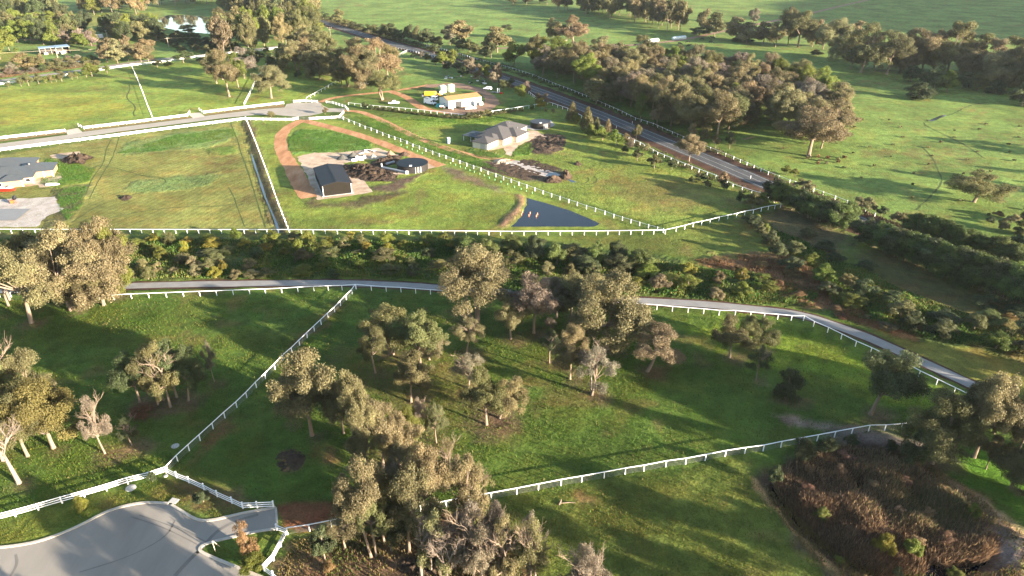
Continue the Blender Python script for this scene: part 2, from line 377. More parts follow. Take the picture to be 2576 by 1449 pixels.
def zone_table():
    B = lambda *c: np.array(c)
    return [   # polygon (survey px), colour, (mow, lush, mud), blur m, warp m
        ([(-200, 355), (-200, 215), (0, 212), (240, 180), (520, 148), (690, 128), (900, 190), (770, 252), (640, 268), (500, 290), (0, 350)], (.132, .185, .034), (0, .12, 0), 1, 1),
        ([(-200, 300), (-200, 230), (60, 235), (260, 240), (360, 275), (200, 300), (0, 320)], (.165, .190, .032), (0, .1, 0), 8, 6),
        ([(-200, 100), (30, 130), (100, 145), (140, 160), (100, 178), (-200, 205)], (.14, .16, .03), (0, 0, 0), 3, 3),
        ([(140, 45), (400, 30), (400, 60), (160, 70)], (.15, .17, .04), (0, 0, 0), 3, 3),
        ([(-400, 385), (0, 390), (250, 352), (610, 306), (640, 400), (700, 577), (0, 575), (-400, 570)], (.150, .158, .044), (1, 0, 0), 1, 1),
        ([(295, 388), (325, 357), (450, 335), (560, 323), (590, 322), (600, 345), (520, 372), (400, 381), (340, 390)], (.115, .170, .052), (0, .45, 0), 1.2, 1.5),
        ([(318, 475), (345, 455), (420, 445), (500, 438), (552, 434), (550, 455), (500, 470), (430, 478), (360, 488)], (.115, .165, .052), (.2, .4, 0), 1.2, 1.5),
        ([(522, 374), (590, 366), (602, 384), (560, 390), (525, 390)], (.085, .13, .025), (0, .5, 0), 1, 1),
        ([(115, 400), (200, 408), (242, 425), (220, 460), (130, 470), (95, 460)], (.095, .165, .026), (0, 1, 0), 1, 1.5),
        ([(140, 470), (220, 468), (215, 510), (170, 560), (100, 575), (150, 530)], (.075, .075, .036), (0, .5, .7), 2, 2),
        ([(635, 300), (700, 300), (870, 305), (1650, 583), (735, 586), (640, 360)], (.122, .165, .030), (0, .12, 0), 1, 1),
        ([(725, 378), (727, 348), (760, 325), (830, 328), (900, 345), (935, 362), (935, 378), (840, 388), (735, 388)], (.105, .195, .040), (0, 1, 0), .8, 1),
        ([(610, 305), (634, 303), (655, 375), (680, 460), (712, 540), (730, 590), (692, 590), (660, 500), (640, 420)], (.085, .075, .034), (0, .4, .5), .8, 1),
        ([(760, 498), (850, 510), (960, 486), (1040, 478), (1000, 500), (900, 525), (790, 520)], (.07, .06, .03), (0, 0, .8), 2, 2),
        ([(930, 470), (990, 455), (1050, 440), (1090, 430), (1040, 455), (1000, 482), (945, 478)], (.07, .052, .036), (0, 0, 1), 1, 1.5),
        ([(1100, 415), (1150, 425), (1230, 460), (1290, 490), (1220, 470), (1130, 440)], (.12, .10, .06), (0, 0, .3), 1.5, 1.5),
        ([(870, 285), (1050, 300), (1280, 295), (1400, 270), (1560, 350), (1960, 515), (1680, 575), (1280, 452)], (.120, .160, .031), (0, .2, 0), 1, 1),
        ([(885, 290), (960, 300), (1060, 345), (1200, 395), (1260, 420), (1290, 445), (1100, 385), (960, 335)], (.105, .165, .028), (0, .8, 0), 1, 1.2),
        ([(920, 288), (1050, 300), (1250, 292), (1280, 300), (1200, 312), (1080, 318), (980, 312)], (.11, .17, .026), (0, .6, 0), 2, 2),
        ([(1165, 380), (1190, 374), (1240, 382), (1265, 395), (1240, 402), (1190, 392)], (.08, .155, .028), (0, 1, 0), .6, .7),
        ([(1290, 380), (1330, 360), (1345, 370), (1330, 390), (1290, 393)], (.09, .17, .028), (0, 1, 0), .6, .6),
        ([(1330, 345), (1380, 335), (1420, 345), (1415, 375), (1380, 390), (1340, 385)], (.055, .042, .034), (0, 0, 1), 1, 1.2),
        ([(1190, 404), (1290, 405), (1415, 430), (1440, 450), (1400, 458), (1320, 455), (1240, 430)], (.085, .066, .045), (0, 0, .8), 1, 1.2),
        ([(1480, 440), (1700, 440), (1850, 500), (1700, 540), (1600, 520)], (.125, .125, .034), (0, .1, 0), 8, 6),
        # creek corridor
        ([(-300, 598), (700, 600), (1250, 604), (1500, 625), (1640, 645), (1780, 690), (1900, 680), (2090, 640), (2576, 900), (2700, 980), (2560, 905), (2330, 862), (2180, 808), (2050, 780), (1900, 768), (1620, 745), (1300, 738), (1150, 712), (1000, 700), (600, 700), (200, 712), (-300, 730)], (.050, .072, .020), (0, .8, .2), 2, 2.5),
        ([(-300, 588), (700, 590), (1650, 592), (1950, 526), (1935, 620), (1840, 650), (1640, 640), (1500, 622), (1250, 602), (600, 598), (-300, 597)], (.085, .110, .022), (0, .1, 0), 1.5, 1.5),
        ([(1745, 655), (1860, 640), (1990, 645), (2090, 700), (2110, 780), (2010, 770), (1900, 700), (1790, 680)], (.160, .090, .045), (0, .7, .3), 2.5, 3),
        ([(2095, 765), (2160, 775), (2260, 810), (2330, 832), (2320, 850), (2240, 838), (2120, 800)], (.185, .100, .045), (0, .8, .2), 1, 1.5),
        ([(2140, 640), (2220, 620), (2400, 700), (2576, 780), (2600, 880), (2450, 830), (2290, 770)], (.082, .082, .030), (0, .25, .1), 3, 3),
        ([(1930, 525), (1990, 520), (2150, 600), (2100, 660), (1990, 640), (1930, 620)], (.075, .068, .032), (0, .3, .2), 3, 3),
        ([(2180, 820), (2330, 860), (2560, 905), (2700, 1000), (2700, 1090), (2430, 960), (2320, 900)], (.120, .120, .026), (0, .1, 0), 1, 1.5),
        # near meadow
        ([(1640, 795), (1900, 802), (2040, 830), (2300, 945), (2440, 1010), (2250, 1010), (2000, 930), (1800, 860)], (.110, .165, .018), (0, .15, 0), 5, 5),
        ([(1200, 1262), (1500, 1215), (1900, 1140), (1930, 1240), (2080, 1400), (2200, 1550), (1300, 1600), (1250, 1400)], (.078, .100, .020), (0, .15, 0), 1, 1),
        ([(1440, 1240), (1480, 1248), (1500, 1268), (1460, 1262)], (.20, .12, .06), (0, 0, 0), 1, 1),
        ([(700, 1140), (745, 1132), (768, 1152), (755, 1178), (718, 1190), (705, 1170)], (.13, .075, .04), (0, 0, .5), .5, .6),
        ([(800, 1112), (850, 1120), (850, 1160), (790, 1150)], (.13, .085, .035), (0, 0, .1), 1.5, 1.5),
        ([(540, 1060), (600, 1040), (590, 1080), (520, 1130), (470, 1170), (500, 1110)], (.13, .075, .035), (0, 0, .1), 2, 2),
        ([(860, 760), (800, 830), (760, 880), (740, 870), (800, 800), (840, 755)], (.11, .075, .03), (0, 0, 0), 1.5, 2),
        ([(860, 900), (1160, 900), (1180, 1060), (900, 1060)], (.100, .092, .030), (0, .1, 0), 6, 6),
        ([(1160, 990), (1320, 1000), (1300, 1100), (1180, 1090)], (.13, .10, .055), (0, 0, .2), 2.5, 2.5),
        ([(330, 1010), (440, 1000), (480, 1020), (420, 1045), (340, 1040)], (.10, .065, .04), (0, 0, .3), 1.5, 2),
        ([(720, 1345), (900, 1330), (1260, 1290), (1300, 1520), (600, 1560), (690, 1460)], (.135, .090, .050), (0, .1, .3), 2.5, 3),
        ([(420, 1200), (560, 1240), (640, 1285), (560, 1308), (480, 1290), (440, 1260)], (.095, .070, .032), (0, 0, .1), 2, 2),
        ([(-300, 1330), (100, 1300), (400, 1215), (430, 1255), (300, 1270), (100, 1355), (-300, 1400)], (.095, .115, .020), (0, .2, 0), 1.5, 1.5),
        ([(694, 1276), (760, 1262), (840, 1262), (900, 1290), (860, 1310), (780, 1330), (698, 1335)], (.13, .058, .028), (0, 0, .2), .6, .8),
        ([(1930, 1035), (2000, 1042), (2100, 1062), (2240, 1085), (2200, 1102), (2080, 1090), (1960, 1060)], (.21, .16, .12), (0, 0, .1), 1, 1.5),
        ([(2100, 1090), (2260, 1085), (2340, 1120), (2250, 1150), (2120, 1130)], (.17, .13, .11), (0, 0, .2), 1.5, 1.5),
        # pit banks
        ([(1895, 1205), (1960, 1160), (2060, 1128), (2190, 1116), (2300, 1145), (2400, 1210), (2500, 1300), (2600, 1400), (2600, 1560), (2200, 1560), (2040, 1400), (1950, 1280)], (.105, .070, .045), (0, .2, .5), 1, 1.2),
        ([(1888, 1205), (1905, 1212), (1960, 1275), (2030, 1345), (2120, 1430), (2170, 1480), (2140, 1480), (2060, 1405), (1970, 1310), (1900, 1240)], (.40, .26, .12), (0, 0, .6), .5, .8),
        ([(2330, 1175), (2420, 1225), (2520, 1300), (2640, 1390), (2640, 1420), (2520, 1330), (2420, 1255), (2340, 1200)], (.30, .21, .12), (0, 0, .5), .8, 1),
        ([(2440, 1330), (2560, 1350), (2600, 1430), (2500, 1420)], (.25, .20, .17), (0, 0, .6), 2, 2),
        ([(2360, 1190), (2440, 1100), (2620, 1150), (2640, 1370), (2540, 1290), (2440, 1225)], (.055, .13, .012), (0, .1, 0), 1, 1.5),
    ]
LITTER = [(x, y, r_, a_) for (x, y), r_, a_ in [(q, 3.2, .8) for q in ((187, 777), (80, 812), (285, 745), (429, 1020), (398, 1018), (352, 1011), (472, 1007), (264, 1141), (332, 1120), (985, 892), (1174, 892), (1034, 1012), (1224, 1065), (1257, 1052), (1285, 853), (1343, 838), (1435, 815), (1525, 878), (1382, 913), (1434, 953), (1489, 993), (1629, 934), (1835, 900), (1975, 1003), (2193, 1042), (2345, 1165), (1179, 977))] + [(q, 2.0, .6) for q in ((785, 1095), (896, 1124), (944, 937), (1594, 836), (1900, 957), (1880, 872), (539, 960), (135, 1127), (48, 1216), (1916, 880))]
    + [(q, 6.0, .55) for q in ((964, 1165), (1034, 1118), (1230, 1060), (934, 1402), (1036, 1388), (577, 243), (683, 246), (966, 250), (805, 199), (905, 222), (870, 217))]]
def build_ground():
    ys = [-400, -200, -80, 0, 30, 45, 52]
    py = 1480.0
    while py > -26: ys.append(G(CX, py)[1]); py -= 4.4 if py > 250 else 3.2
    yl = ys[-1]; ys = sorted(set(round(v, 3) for v in ys))
    for k in (1.1, 1.25, 1.5, 2, 3, 5, 9): ys.append(yl * k)
    us = [-9, -6, -4, -3, -2, -1.6, -1.3, -1.15, -1.05] + list(np.arange(-.93, .9301, .0042)) + [1.05, 1.15, 1.3, 1.6, 2, 3, 4, 6, 9]
    us = np.array(us); ys = np.array(ys)
    d = np.maximum(ys * ct + CH * st, 60)
    X = d[:, None] * us[None, :] * .82; Y = np.repeat(ys[:, None], len(us), 1)
    ny, nx = X.shape
    Z = np.zeros_like(X)
    # colour of the pasture
    C = np.zeros(X.shape + (3,)); K = np.zeros(X.shape + (3,))
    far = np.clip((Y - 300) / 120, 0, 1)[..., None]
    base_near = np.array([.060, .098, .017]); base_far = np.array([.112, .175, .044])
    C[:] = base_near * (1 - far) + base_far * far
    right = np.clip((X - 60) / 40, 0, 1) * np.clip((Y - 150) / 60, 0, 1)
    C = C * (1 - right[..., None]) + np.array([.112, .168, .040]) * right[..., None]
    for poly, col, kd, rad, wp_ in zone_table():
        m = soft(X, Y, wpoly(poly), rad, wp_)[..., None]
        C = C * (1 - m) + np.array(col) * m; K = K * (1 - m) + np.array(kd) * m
    # brown marks: trampled, bare and weedy spots
    sp = np.clip((npnoise(X, Y, .09, 9) + .7 * npnoise(X, Y, .33, 2) - .33) * 6, 0, 1)[..., None] * .5
    C = C * (1 - sp) + np.array([.12, .085, .035]) * sp
    for x_, y_, r_, a_ in LITTER:
        q = G(x_, y_); dd = np.sqrt((X - q.x - 1.0) ** 2 + ((Y - q.y + .5) * 1.1) ** 2) / (r_ * (1 + .8 * npnoise(X, Y, .5, x_ % 7)))
        m = (np.clip(1.25 - dd, 0, 1) * a_)[..., None]; C = C * (1 - m) + np.array([.125, .085, .055]) * m; K[..., 2] += m[..., 0] * .15
    pit = soft(X, Y, PIT, 3.0, 1.0); Z -= 1.7 * pit * pit * (3 - 2 * pit)
    dm = soft(X, Y, [(x, y) for x, y in DITCH_POLY], 1.0, .3); Z -= .5 * dm
    bank = soft(X, Y, wpoly([(1296, 490), (1316, 492), (1318, 512), (1306, 540), (1272, 574), (1248, 574), (1262, 556), (1290, 532), (1304, 508)]), 1.2, .5)
    Z += .4 * bank
    C = C * (1 - bank[..., None]) + np.array([.20, .13, .08]) * bank[..., None]
    Z += .10 * npnoise(X, Y, .12, 3) * (np.abs(X) < 2000) * .0
    V = np.stack([X, Y, Z], -1).reshape(-1, 3)
    me = bpy.data.meshes.new('ground')
    i = np.arange(ny * nx).reshape(ny, nx)
    F = np.stack([i[:-1, :-1], i[:-1, 1:], i[1:, 1:], i[1:, :-1]], -1).reshape(-1, 4)
    me.vertices.add(len(V)); me.vertices.foreach_set('co', V.ravel())
    me.loops.add(F.size); me.loops.foreach_set('vertex_index', F.ravel())
    me.polygons.add(len(F)); me.polygons.foreach_set('loop_start', np.arange(0, F.size, 4)); me.polygons.foreach_set('loop_total', np.full(len(F), 4))
    me.update(calc_edges=True)
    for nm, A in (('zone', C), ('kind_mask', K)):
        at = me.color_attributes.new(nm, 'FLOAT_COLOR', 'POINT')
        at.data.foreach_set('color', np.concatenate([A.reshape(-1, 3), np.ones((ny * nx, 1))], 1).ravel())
    me.polygons.foreach_set('use_smooth', np.ones(len(F), bool))
    me.materials.append(GRASS)
    o = link('ground', me); tag(o, 'flat green pasture and bare earth under everything', 'ground', kind='structure')
def offset_poly(line, wd):
    L, Q = [], []
    for i, p in enumerate(line):
        a = line[max(i - 1, 0)]; b = line[min(i + 1, len(line) - 1)]; d = Vector((b[0] - a[0], b[1] - a[1])).normalized()
        L.append((p[0] - d.y * wd / 2, p[1] + d.x * wd / 2)); Q.append((p[0] + d.y * wd / 2, p[1] - d.x * wd / 2))
    return L + Q[::-1]
DITCH_POLY = offset_poly(DITCH, 2.2)
build_ground()

TRODDEN = earth('trodden_turf', [(.045, .06, .022), (.08, .10, .035)], .6, .3, 1.5)
# ------------------------------------------------------------------ roads, paths, pads, water
ROAD = [(560, -30), (700, 15), (775, 41), (844, 66), (917, 88), (985, 110), (1066, 131), (1180, 169), (1288, 204), (1463, 269), (1613, 332), (1690, 364), (1788, 404), (1850, 430), (1932, 466), (2150, 553), (2400, 654), (2700, 775), (3000, 900)]
RW = smooth_line([tuple(G(*p)[:2]) for p in ROAD], 1)
strip('road_verge', RW, 17, .012, VERGE, 'brown dirt shoulders either side of the main road', True, 1.3, sm=1)
strip('main_road', RW, 8.6, .03, ROADM, 'two lane grey asphalt main road crossing behind the paddocks', True, sm=1)
for of, nm in ((3.35, 'edge'), (-3.35, 'edge')):
    strip('road_line', RW, .16, .045, LINE, 'white edge line painted along the ' + ('far' if of > 0 else 'near') + ' side of the main road', True, off=of, cat='road marking', sm=1)
strip('road_line', RW, .14, .045, LINE, 'white centre line painted along the main road', True, off=0, cat='road marking', sm=1)
# estate road
er_up = [(-200, 392), (0, 362), (172, 339), (207, 332), (485, 297), (515, 292), (644, 276), (717, 270)]
er_lo = [(694, 289), (644, 289), (560, 297), (300, 331), (150, 353), (0, 374), (-200, 405)]
EST = er_up + [(721, 262), (740, 259), (805, 258), (814, 266), (826, 272), (868, 273), (868, 282), (815, 282), (805, 286), (780, 291), (744, 294)] + er_lo
sheet('estate_road', EST, .02, ASPH2, 'pale estate road ending in a turning circle between white fences', jit=.1)
sheet('crossover', [(170, 340), (165, 328), (196, 322), (208, 333)], .032, KERB, 'grey driveway crossover beside the leftmost white fence gap', jit=0)
sheet('crossover', [(486, 298), (472, 286), (503, 283), (516, 293)], .032, KERB, 'grey driveway crossover at the second gap in the white fence', jit=0)
strip('kerb', [(-200, 392), (0, 362), (168, 340)], .35, .06, KERB, 'pale kerb along the estate road left of the first gap', cat='kerb', sm=0)
strip('kerb', [(207, 333), (340, 316), (485, 298)], .35, .06, KERB, 'pale kerb along the estate road between the two gaps', cat='kerb', sm=0)
strip('kerb', [(515, 293), (644, 277), (717, 271), (722, 262)], .35, .06, KERB, 'pale kerb leading into the estate turning circle', cat='kerb', sm=0)
MULCH = earth('mulched_verge', [(.11, .07, .035), (.19, .125, .06), (.12, .13, .04)], .5, .1, 2)
for q, lb in (([(-110, 379), (-10, 358), (165, 336), (166, 332), (-10, 353), (-110, 375)], 'brown mulched strip below the leftmost estate fence'), ([(207, 331), (212, 326), (340, 311), (474, 294), (484, 296.5), (340, 314)], 'brown mulched strip below the middle estate fence'), ([(514, 291), (515, 287), (600, 276), (712, 263), (718, 269), (644, 275)], 'brown mulched strip below the fence by the turning circle')):
    sheet('verge', q, .045, MULCH, lb, jit=.15)
strip('wheel_track', [(325, 213), (328, 225), (318, 240), (322, 252), (338, 264), (341, 275), (334, 284), (340, 293)], .6, .02, TRODDEN, 'dark wavy track in the upper left paddock', cat='path', jit=.2)
strip('wheel_track', [(580, 310), (590, 335), (600, 360), (604, 380), (618, 415), (636, 470), (650, 520), (668, 572)], .45, .02, TRODDEN, 'thin dark furrow down the right side of the mown lot', cat='path', jit=.2)
for k_, q in enumerate(([(215, 430), (250, 415), (300, 425), (350, 440), (400, 450), (470, 455), (550, 440)], [(180, 560), (240, 520), (300, 500), (380, 478), (420, 460), (410, 445), (330, 440)], [(210, 565), (330, 535), (450, 520), (560, 520), (620, 505)], [(280, 350), (265, 380), (262, 410), (230, 450), (215, 490)], [(300, 345), (290, 375), (282, 400), (250, 450), (225, 500)], [(575, 470), (590, 500), (600, 530), (615, 570)], [(1452, 460), (1470, 462), (1482, 455), (1478, 446)], [(1456, 464), (1490, 464), (1503, 455), (1498, 444)])):
    strip('wheel_track', q, .35, .018, TRODDEN, ('thin tyre track curving over the mown lot, number of several' if k_ < 6 else 'curved tyre track beside the puddle').replace(', number of several', ''), cat='path', jit=.15)
# cul-de-sac with upstanding kerbs
CUL1 = [(-260, 1400), (0, 1378), (50, 1372), (100, 1362), (160, 1341), (212, 1317), (262, 1290), (300, 1277), (337, 1268), (375, 1264), (424, 1267)]
CUL2 = [(432, 1270), (441, 1277), (457, 1286), (482, 1302), (507, 1311), (537, 1309), (575, 1300), (612, 1291), (644, 1286), (694, 1277)]
CUL3 = [(698, 1330), (644, 1338), (600, 1348), (562, 1357), (525, 1366), (507, 1374), (501, 1384), (512, 1393), (550, 1409), (600, 1429), (700, 1470), (850, 1530)]
sheet('cul_de_sac', CUL1 + CUL2 + CUL3 + [(850, 2100), (-260, 2100)], .02, ASPH, 'grey asphalt cul-de-sac with a driveway stub', jit=0)
for i, (c, lb) in enumerate(((CUL1, 'pale concrete kerb along the long curved edge of the cul-de-sac'), (CUL2, 'pale concrete kerb curling from the drain to the driveway stub'), (CUL3, 'pale concrete kerb round the grass island beside the cul-de-sac'))):
    ln = densify(smooth_line([tuple(G(*p)[:2]) for p in c], 2), .8, False); m = MB()
    for a, b in zip(ln, ln[1:]): m.beam((*a, .05), (*b, .05), .42, .16)
    tag(m.build('kerb', KERB), lb, 'kerb', kind='structure')
strip('kerb', [(694, 1277), (698, 1331)], .3, .05, KERB, 'flush concrete edge where the driveway stub meets red dirt', cat='kerb', sm=0)
PATH = [(-300, 735), (-60, 732), (100, 727), (212, 723), (425, 716), (644, 713), (819, 711), (994, 716), (1144, 727), (1380, 742), (1500, 750), (1623, 758), (1763, 764), (1932, 781), (2025, 793), (2113, 823), (2200, 855), (2320, 911), (2422, 957), (2600, 1042), (2800, 1140)]
strip('footpath', PATH, 2.9, .03, PATHM, 'grey footpath running between the creek scrub and the meadow fence', cat='path', jit=.1)
strip('path_edge', PATH, 4.4, .01, VERGE, 'bare brown edge of the footpath', cat='path', jit=.6)
TYRE = earth('tyre_worn_asphalt', [(.13, .12, .108), (.165, .153, .138)], .5, .01, 5, .85, .2)
for pts_, wd_ in (([(495, 1392), (515, 1372), (530, 1352), (555, 1330), (600, 1308), (650, 1295)], .5), ([(440, 1449), (470, 1415), (498, 1388)], .6), ([(330, 1300), (420, 1330), (500, 1372)], .18), ([(350, 1296), (440, 1326), (520, 1364)], .18), ([(40, 1395), (45, 1420), (20, 1460)], .3), ([(200, 1440), (330, 1400), (420, 1350), (440, 1310)], .2)):
    strip('tyre_mark', pts_, wd_, .034, TYRE, 'faint dark tyre mark on the cul-de-sac asphalt', cat='road marking', jit=.05)
# orange drives
strip('gravel_drive', [(765, 302), (742, 310), (712, 330), (703, 355), (712, 385), (733, 420), (757, 462), (780, 497)], lambda t: 4.2 + 2.2 * t, .022, DIRT, 'orange gravel drive looping left from the white gate to the dark shed', jit=.5)
strip('gravel_drive', [(765, 303), (800, 312), (860, 328), (920, 345), (980, 368), (1040, 392), (1110, 418)], 4.6, .026, DIRT, 'orange gravel drive running right from the gate towards the round tank', jit=.5)
strip('gravel_drive', [(866, 278), (905, 280), (945, 295), (985, 315), (1030, 338), (1080, 358), (1140, 380), (1200, 394), (1290, 405)], 3.4, .022, DIRT, 'orange gravel drive curving down to the slate roofed house', jit=.5)
strip('gravel_drive', [(806, 257), (830, 248), (870, 241), (920, 236), (990, 229), (1040, 221), (1080, 213)], 3.4, .022, DIRT, 'orange gravel drive passing behind the lone round tree', jit=.5)
strip('gravel_drive', [(985, 231), (1015, 240), (1035, 253), (1060, 272), (1110, 282), (1160, 287), (1210, 283)], 4.4, .026, DIRT, 'orange gravel loop in front of the tan roofed shed', jit=.6)
sheet('gravel_pad', [(1100, 278), (1122, 275), (1212, 263), (1222, 245), (1190, 228), (1130, 218), (1060, 222), (1075, 213), (1150, 208), (1215, 222), (1250, 245), (1256, 262), (1235, 276), (1190, 286), (1130, 287)], .03, TRACK, 'tan gravel yard wrapped round the tan roofed shed', jit=1.0)
strip('farm_track', [(1230, 122), (1300, 120), (1408, 119), (1488, 116), (1588, 114), (1638, 109), (1700, 103), (1763, 91), (1815, 79), (1870, 68), (1960, 50), (2047, 32), (2110, 16), (2182, 0), (2260, -18)], 5.5, .022, TRACK, 'tan farm track crossing the far pasture', jit=.8)
strip('side_road', [(-300, 235), (-50, 210), (60, 195), (200, 178), (275, 166), (362, 153), (437, 146), (515, 138), (640, 125), (760, 108)], 6, .022, ASPH, 'grey side road behind the upper left white fence')
strip('side_road', [(385, 150), (372, 142), (362, 135), (300, 124), (240, 114), (180, 108), (90, 100), (20, 95)], 3.6, .026, TRACK, 'pale side track climbing from the side road past the farmhouse', jit=.4)
SLAB = simple('new_slab_concrete', (.17, .175, .18), .8, var=.05, scale=.5)
# sand pads
sheet('sand_pad', [(748, 395), (790, 384), (860, 383), (950, 372), (985, 385), (1010, 392), (960, 400), (905, 402), (860, 412), (905, 440), (940, 483), (900, 490), (800, 503), (790, 478), (765, 430)], .034, SAND, 'pale sandy pad under and around the dark shed', jit=.7)
sheet('sand_pad', [(975, 432), (1000, 424), (1075, 410), (1095, 420), (1040, 437), (990, 440)], .03, SAND, 'sandy ring round the large round tank', jit=.4)
sheet('sand_pad', [(1322, 322), (1345, 305), (1385, 302), (1397, 314), (1378, 326), (1340, 328)], .03, SANDW, 'white sand ring round the small dark tank', jit=.4)
sheet('sand_pad', [(1225, 380), (1290, 345), (1330, 328), (1352, 330), (1380, 345), (1335, 352), (1300, 368), (1285, 392), (1272, 388), (1270, 372)], .03, SAND, 'pale sand strip along the slate roofed house', jit=.6)
sheet('sand_pad', [(-200, 506), (0, 502), (140, 495), (143, 512), (160, 524), (120, 545), (90, 572), (-200, 570)], .03, SANDW, 'broad white sand building pad at the left edge', jit=.9)
sheet('house_slab', [(-200, 530), (78, 527), (40, 557), (-200, 558)],   .30, SLAB, 'smooth grey concrete slab on the white sand pad', jit=0)
sheet('sand_pad', [(100, 472), (92, 455), (150, 440), (158, 450), (125, 470)], .03, SAND, 'sandy apron in front of the brick house', jit=.5)
sheet('sand_pad', [(125, 391), (155, 385), (200, 381), (206, 392), (160, 400), (132, 398)], .03, SAND, 'oval sand patch behind the brick house', jit=.5)
sheet('sand_pad', [(100, 412), (160, 440), (120, 448), (100, 465), (60, 470)], .022, SAND, 'paved sandy terrace beside the brick house', jit=.4)
sheet('sand_trench', [(1268, 408), (1290, 404), (1302, 404), (1370, 425), (1411, 440), (1390, 446), (1370, 444), (1288, 418)], .03, SANDW, 'white sand floor of the rectangular dug trench', jit=.3)
sheet('trench_water', [(1372, 443), (1378, 437), (1395, 433), (1411, 440), (1394, 447)], .045, WATERP, 'blue water pooled at the end of the sandy trench', jit=.2, cat='water')
sheet('puddle', [(1424, 451), (1436, 452), (1452, 458), (1438, 459)], .03, WATERP, 'small puddle right of the sandy trench', jit=.3, cat='water')
# water
sheet('dam_water', [(1304, 494), (1311, 509), (1302, 530), (1286, 553), (1270, 569), (1290, 570.5), (1490, 570.5), (1504, 567), (1508, 562), (1490, 553), (1440, 532), (1380, 513), (1330, 499)], .03, WATER, 'dark triangular dam holding floating pink markers', jit=.15, cat='water')
sheet('pond_water', [(395, 60), (400, 45), (425, 38), (470, 38), (520, 42), (560, 55), (530, 85), (460, 80), (405, 68)], .03, WATERP, 'bright pond reflecting the sky among far trees', jit=1.0, cat='water')
sheet('pond_water', [(152, 157), (160, 150), (180, 147), (205, 151), (200, 156), (170, 158)], .03, WATER, 'dark pond below the blue roofed farm shed', jit=.8, cat='water')
strip('ditch_water', DITCH[4:], lambda t: .4 + .35 * math.sin(t * 9) ** 2, -.32, WATERP, 'narrow ribbon of water in the ditch beside the paddock fence', True, .12, sm=1, cat='water')
sheet('pit_water', [tuple(p) for p in PIT], -1.45, WATER, 'black water under the reeds in the sunken pit', jit=0, world=True, cat='water')
strip('creek_water', [(2060, 690), (2075, 672), (2095, 660)], 2.2, .03, WATER, 'dark creek pool among scrub below the hedge', jit=.4, cat='water')
strip('creek_water', [(2318, 822), (2340, 832), (2352, 842)], 1.6, .03, WATER, 'dark creek pool near the right end of the scrub', jit=.4, cat='water')
strip('creek_water', [(2340, 305), (2352, 300), (2368, 293), (2376, 290)], 1.8, .03, WATERP, 'thin bright puddle in the far right pasture', jit=.3, cat='water')
strip('cattle_track', [(2595, 262), (2520, 255), (2470, 258), (2430, 268), (2400, 286), (2376, 292), (2330, 305), (2320, 310), (2345, 325), (2390, 345), (2440, 372), (2480, 400)], .55, .022, TRODDEN, 'dark trodden cattle track winding over the right pasture', jit=.5, cat='path')
strip('cattle_track', [(2315, 365), (2345, 395), (2362, 430), (2372, 458), (2350, 485), (2325, 510), (2305, 528)], .5, .022, TRODDEN, 'faint trodden track running down the middle of the right pasture', jit=.4, cat='path')

def mound(name, label, poly_px, h, mat, seed=1, n=26, cat='earth mound', rough=.35):
    """a heap of earth or gravel with an uneven surface"""
    wp = wpoly(poly_px); xs = [p[0] for p in wp]; ys = [p[1] for p in wp]
    gx = np.linspace(min(xs) - .4, max(xs) + .4, n); gy = np.linspace(min(ys) - .4, max(ys) + .4, n)
    X, Y = np.meshgrid(gx, gy); rad = min(max(xs) - min(xs), max(ys) - min(ys)) * .33
    acc = 0
    for k in range(40):
        r_ = rad * math.sqrt((k + .5) / 40); a = k * 2.399; acc = acc + inpoly(X + r_ * math.cos(a), Y + r_ * math.sin(a), wp)
    m = acc / 40
    Z = h * np.clip(m - .12, 0, 1) / .88 * (1 + rough * 2 * npnoise(X, Y, .9, seed) + rough * 1.3 * npnoise(X, Y, 2.3, seed + 4)) - .05
    vs = [(X.flat[i], Y.flat[i], Z.flat[i]) for i in range(X.size)]; idx = np.arange(X.size).reshape(X.shape)
    fs = [(idx[i, j], idx[i, j + 1], idx[i + 1, j + 1], idx[i + 1, j]) for i in range(n - 1) for j in range(n - 1) if max(Z[i, j], Z[i + 1, j], Z[i, j + 1], Z[i + 1, j + 1]) > -.02]
    o = MB().add(vs, [tuple(int(q) for q in f) for f in fs]).build(name, mat); smooth(o)
    return tag(o, label, cat)
def cone_heap(x, y, wpx, h, mat, label, rough=.12):
    p = G(x, y); r_ = wpx * mpp(x, y) / 2
    mb = MB(); prof = [(r_, -.05), (r_ * .75, h * .22), (r_ * .45, h * .56), (r_ * .2, h * .86), (r_ * .05, h)]
    mb.lathe(prof, 20); mb.v = [(a * (1 + rough * vnoise(a, b, 1.3, x)), b * (1 + rough * vnoise(b, a, 1.3, y)), c) for a, b, c in mb.v]
    o = mb.build('gravel_heap', mat); o.location = p; smooth(o); tag(o, label, 'gravel heap'); return o
cone_heap(862, 399, 34, 1.5, GRIT, 'dark grey conical gravel heap, leftmost on the shed pad')
cone_heap(888, 394, 34, 1.6, GRIT, 'dark gravel heap just behind the white block stack')
cone_heap(939, 397, 24, 1.5, GRITP, 'pale grey conical gravel heap in the middle of the pad')
cone_heap(982, 388, 24, 1.5, TRACK, 'brown sandy heap left of the round tank drive')
cone_heap(1017, 389, 30, 1.2, SOILB, 'low brown heap behind the large round tank')
mound('spoil_heap', 'long rough dark spoil heap between the shed and the round tank', [(866, 418), (885, 414), (930, 420), (975, 436), (995, 448), (980, 456), (930, 448), (880, 436)], 1.4, SOIL, 2, 44, rough=.9)
mound('spoil_heap', 'dark earth bank behind the large round tank pipes', [(935, 412), (980, 396), (1010, 392), (1000, 405), (960, 418)], 1.6, SOIL, 5, 30, rough=.5)
mound('spoil_heap', 'dark brown earth heap behind the brick house', [(160, 402), (180, 396), (220, 394), (228, 402), (210, 412), (180, 412)], 1.7, SOIL, 7, 30, rough=.7)
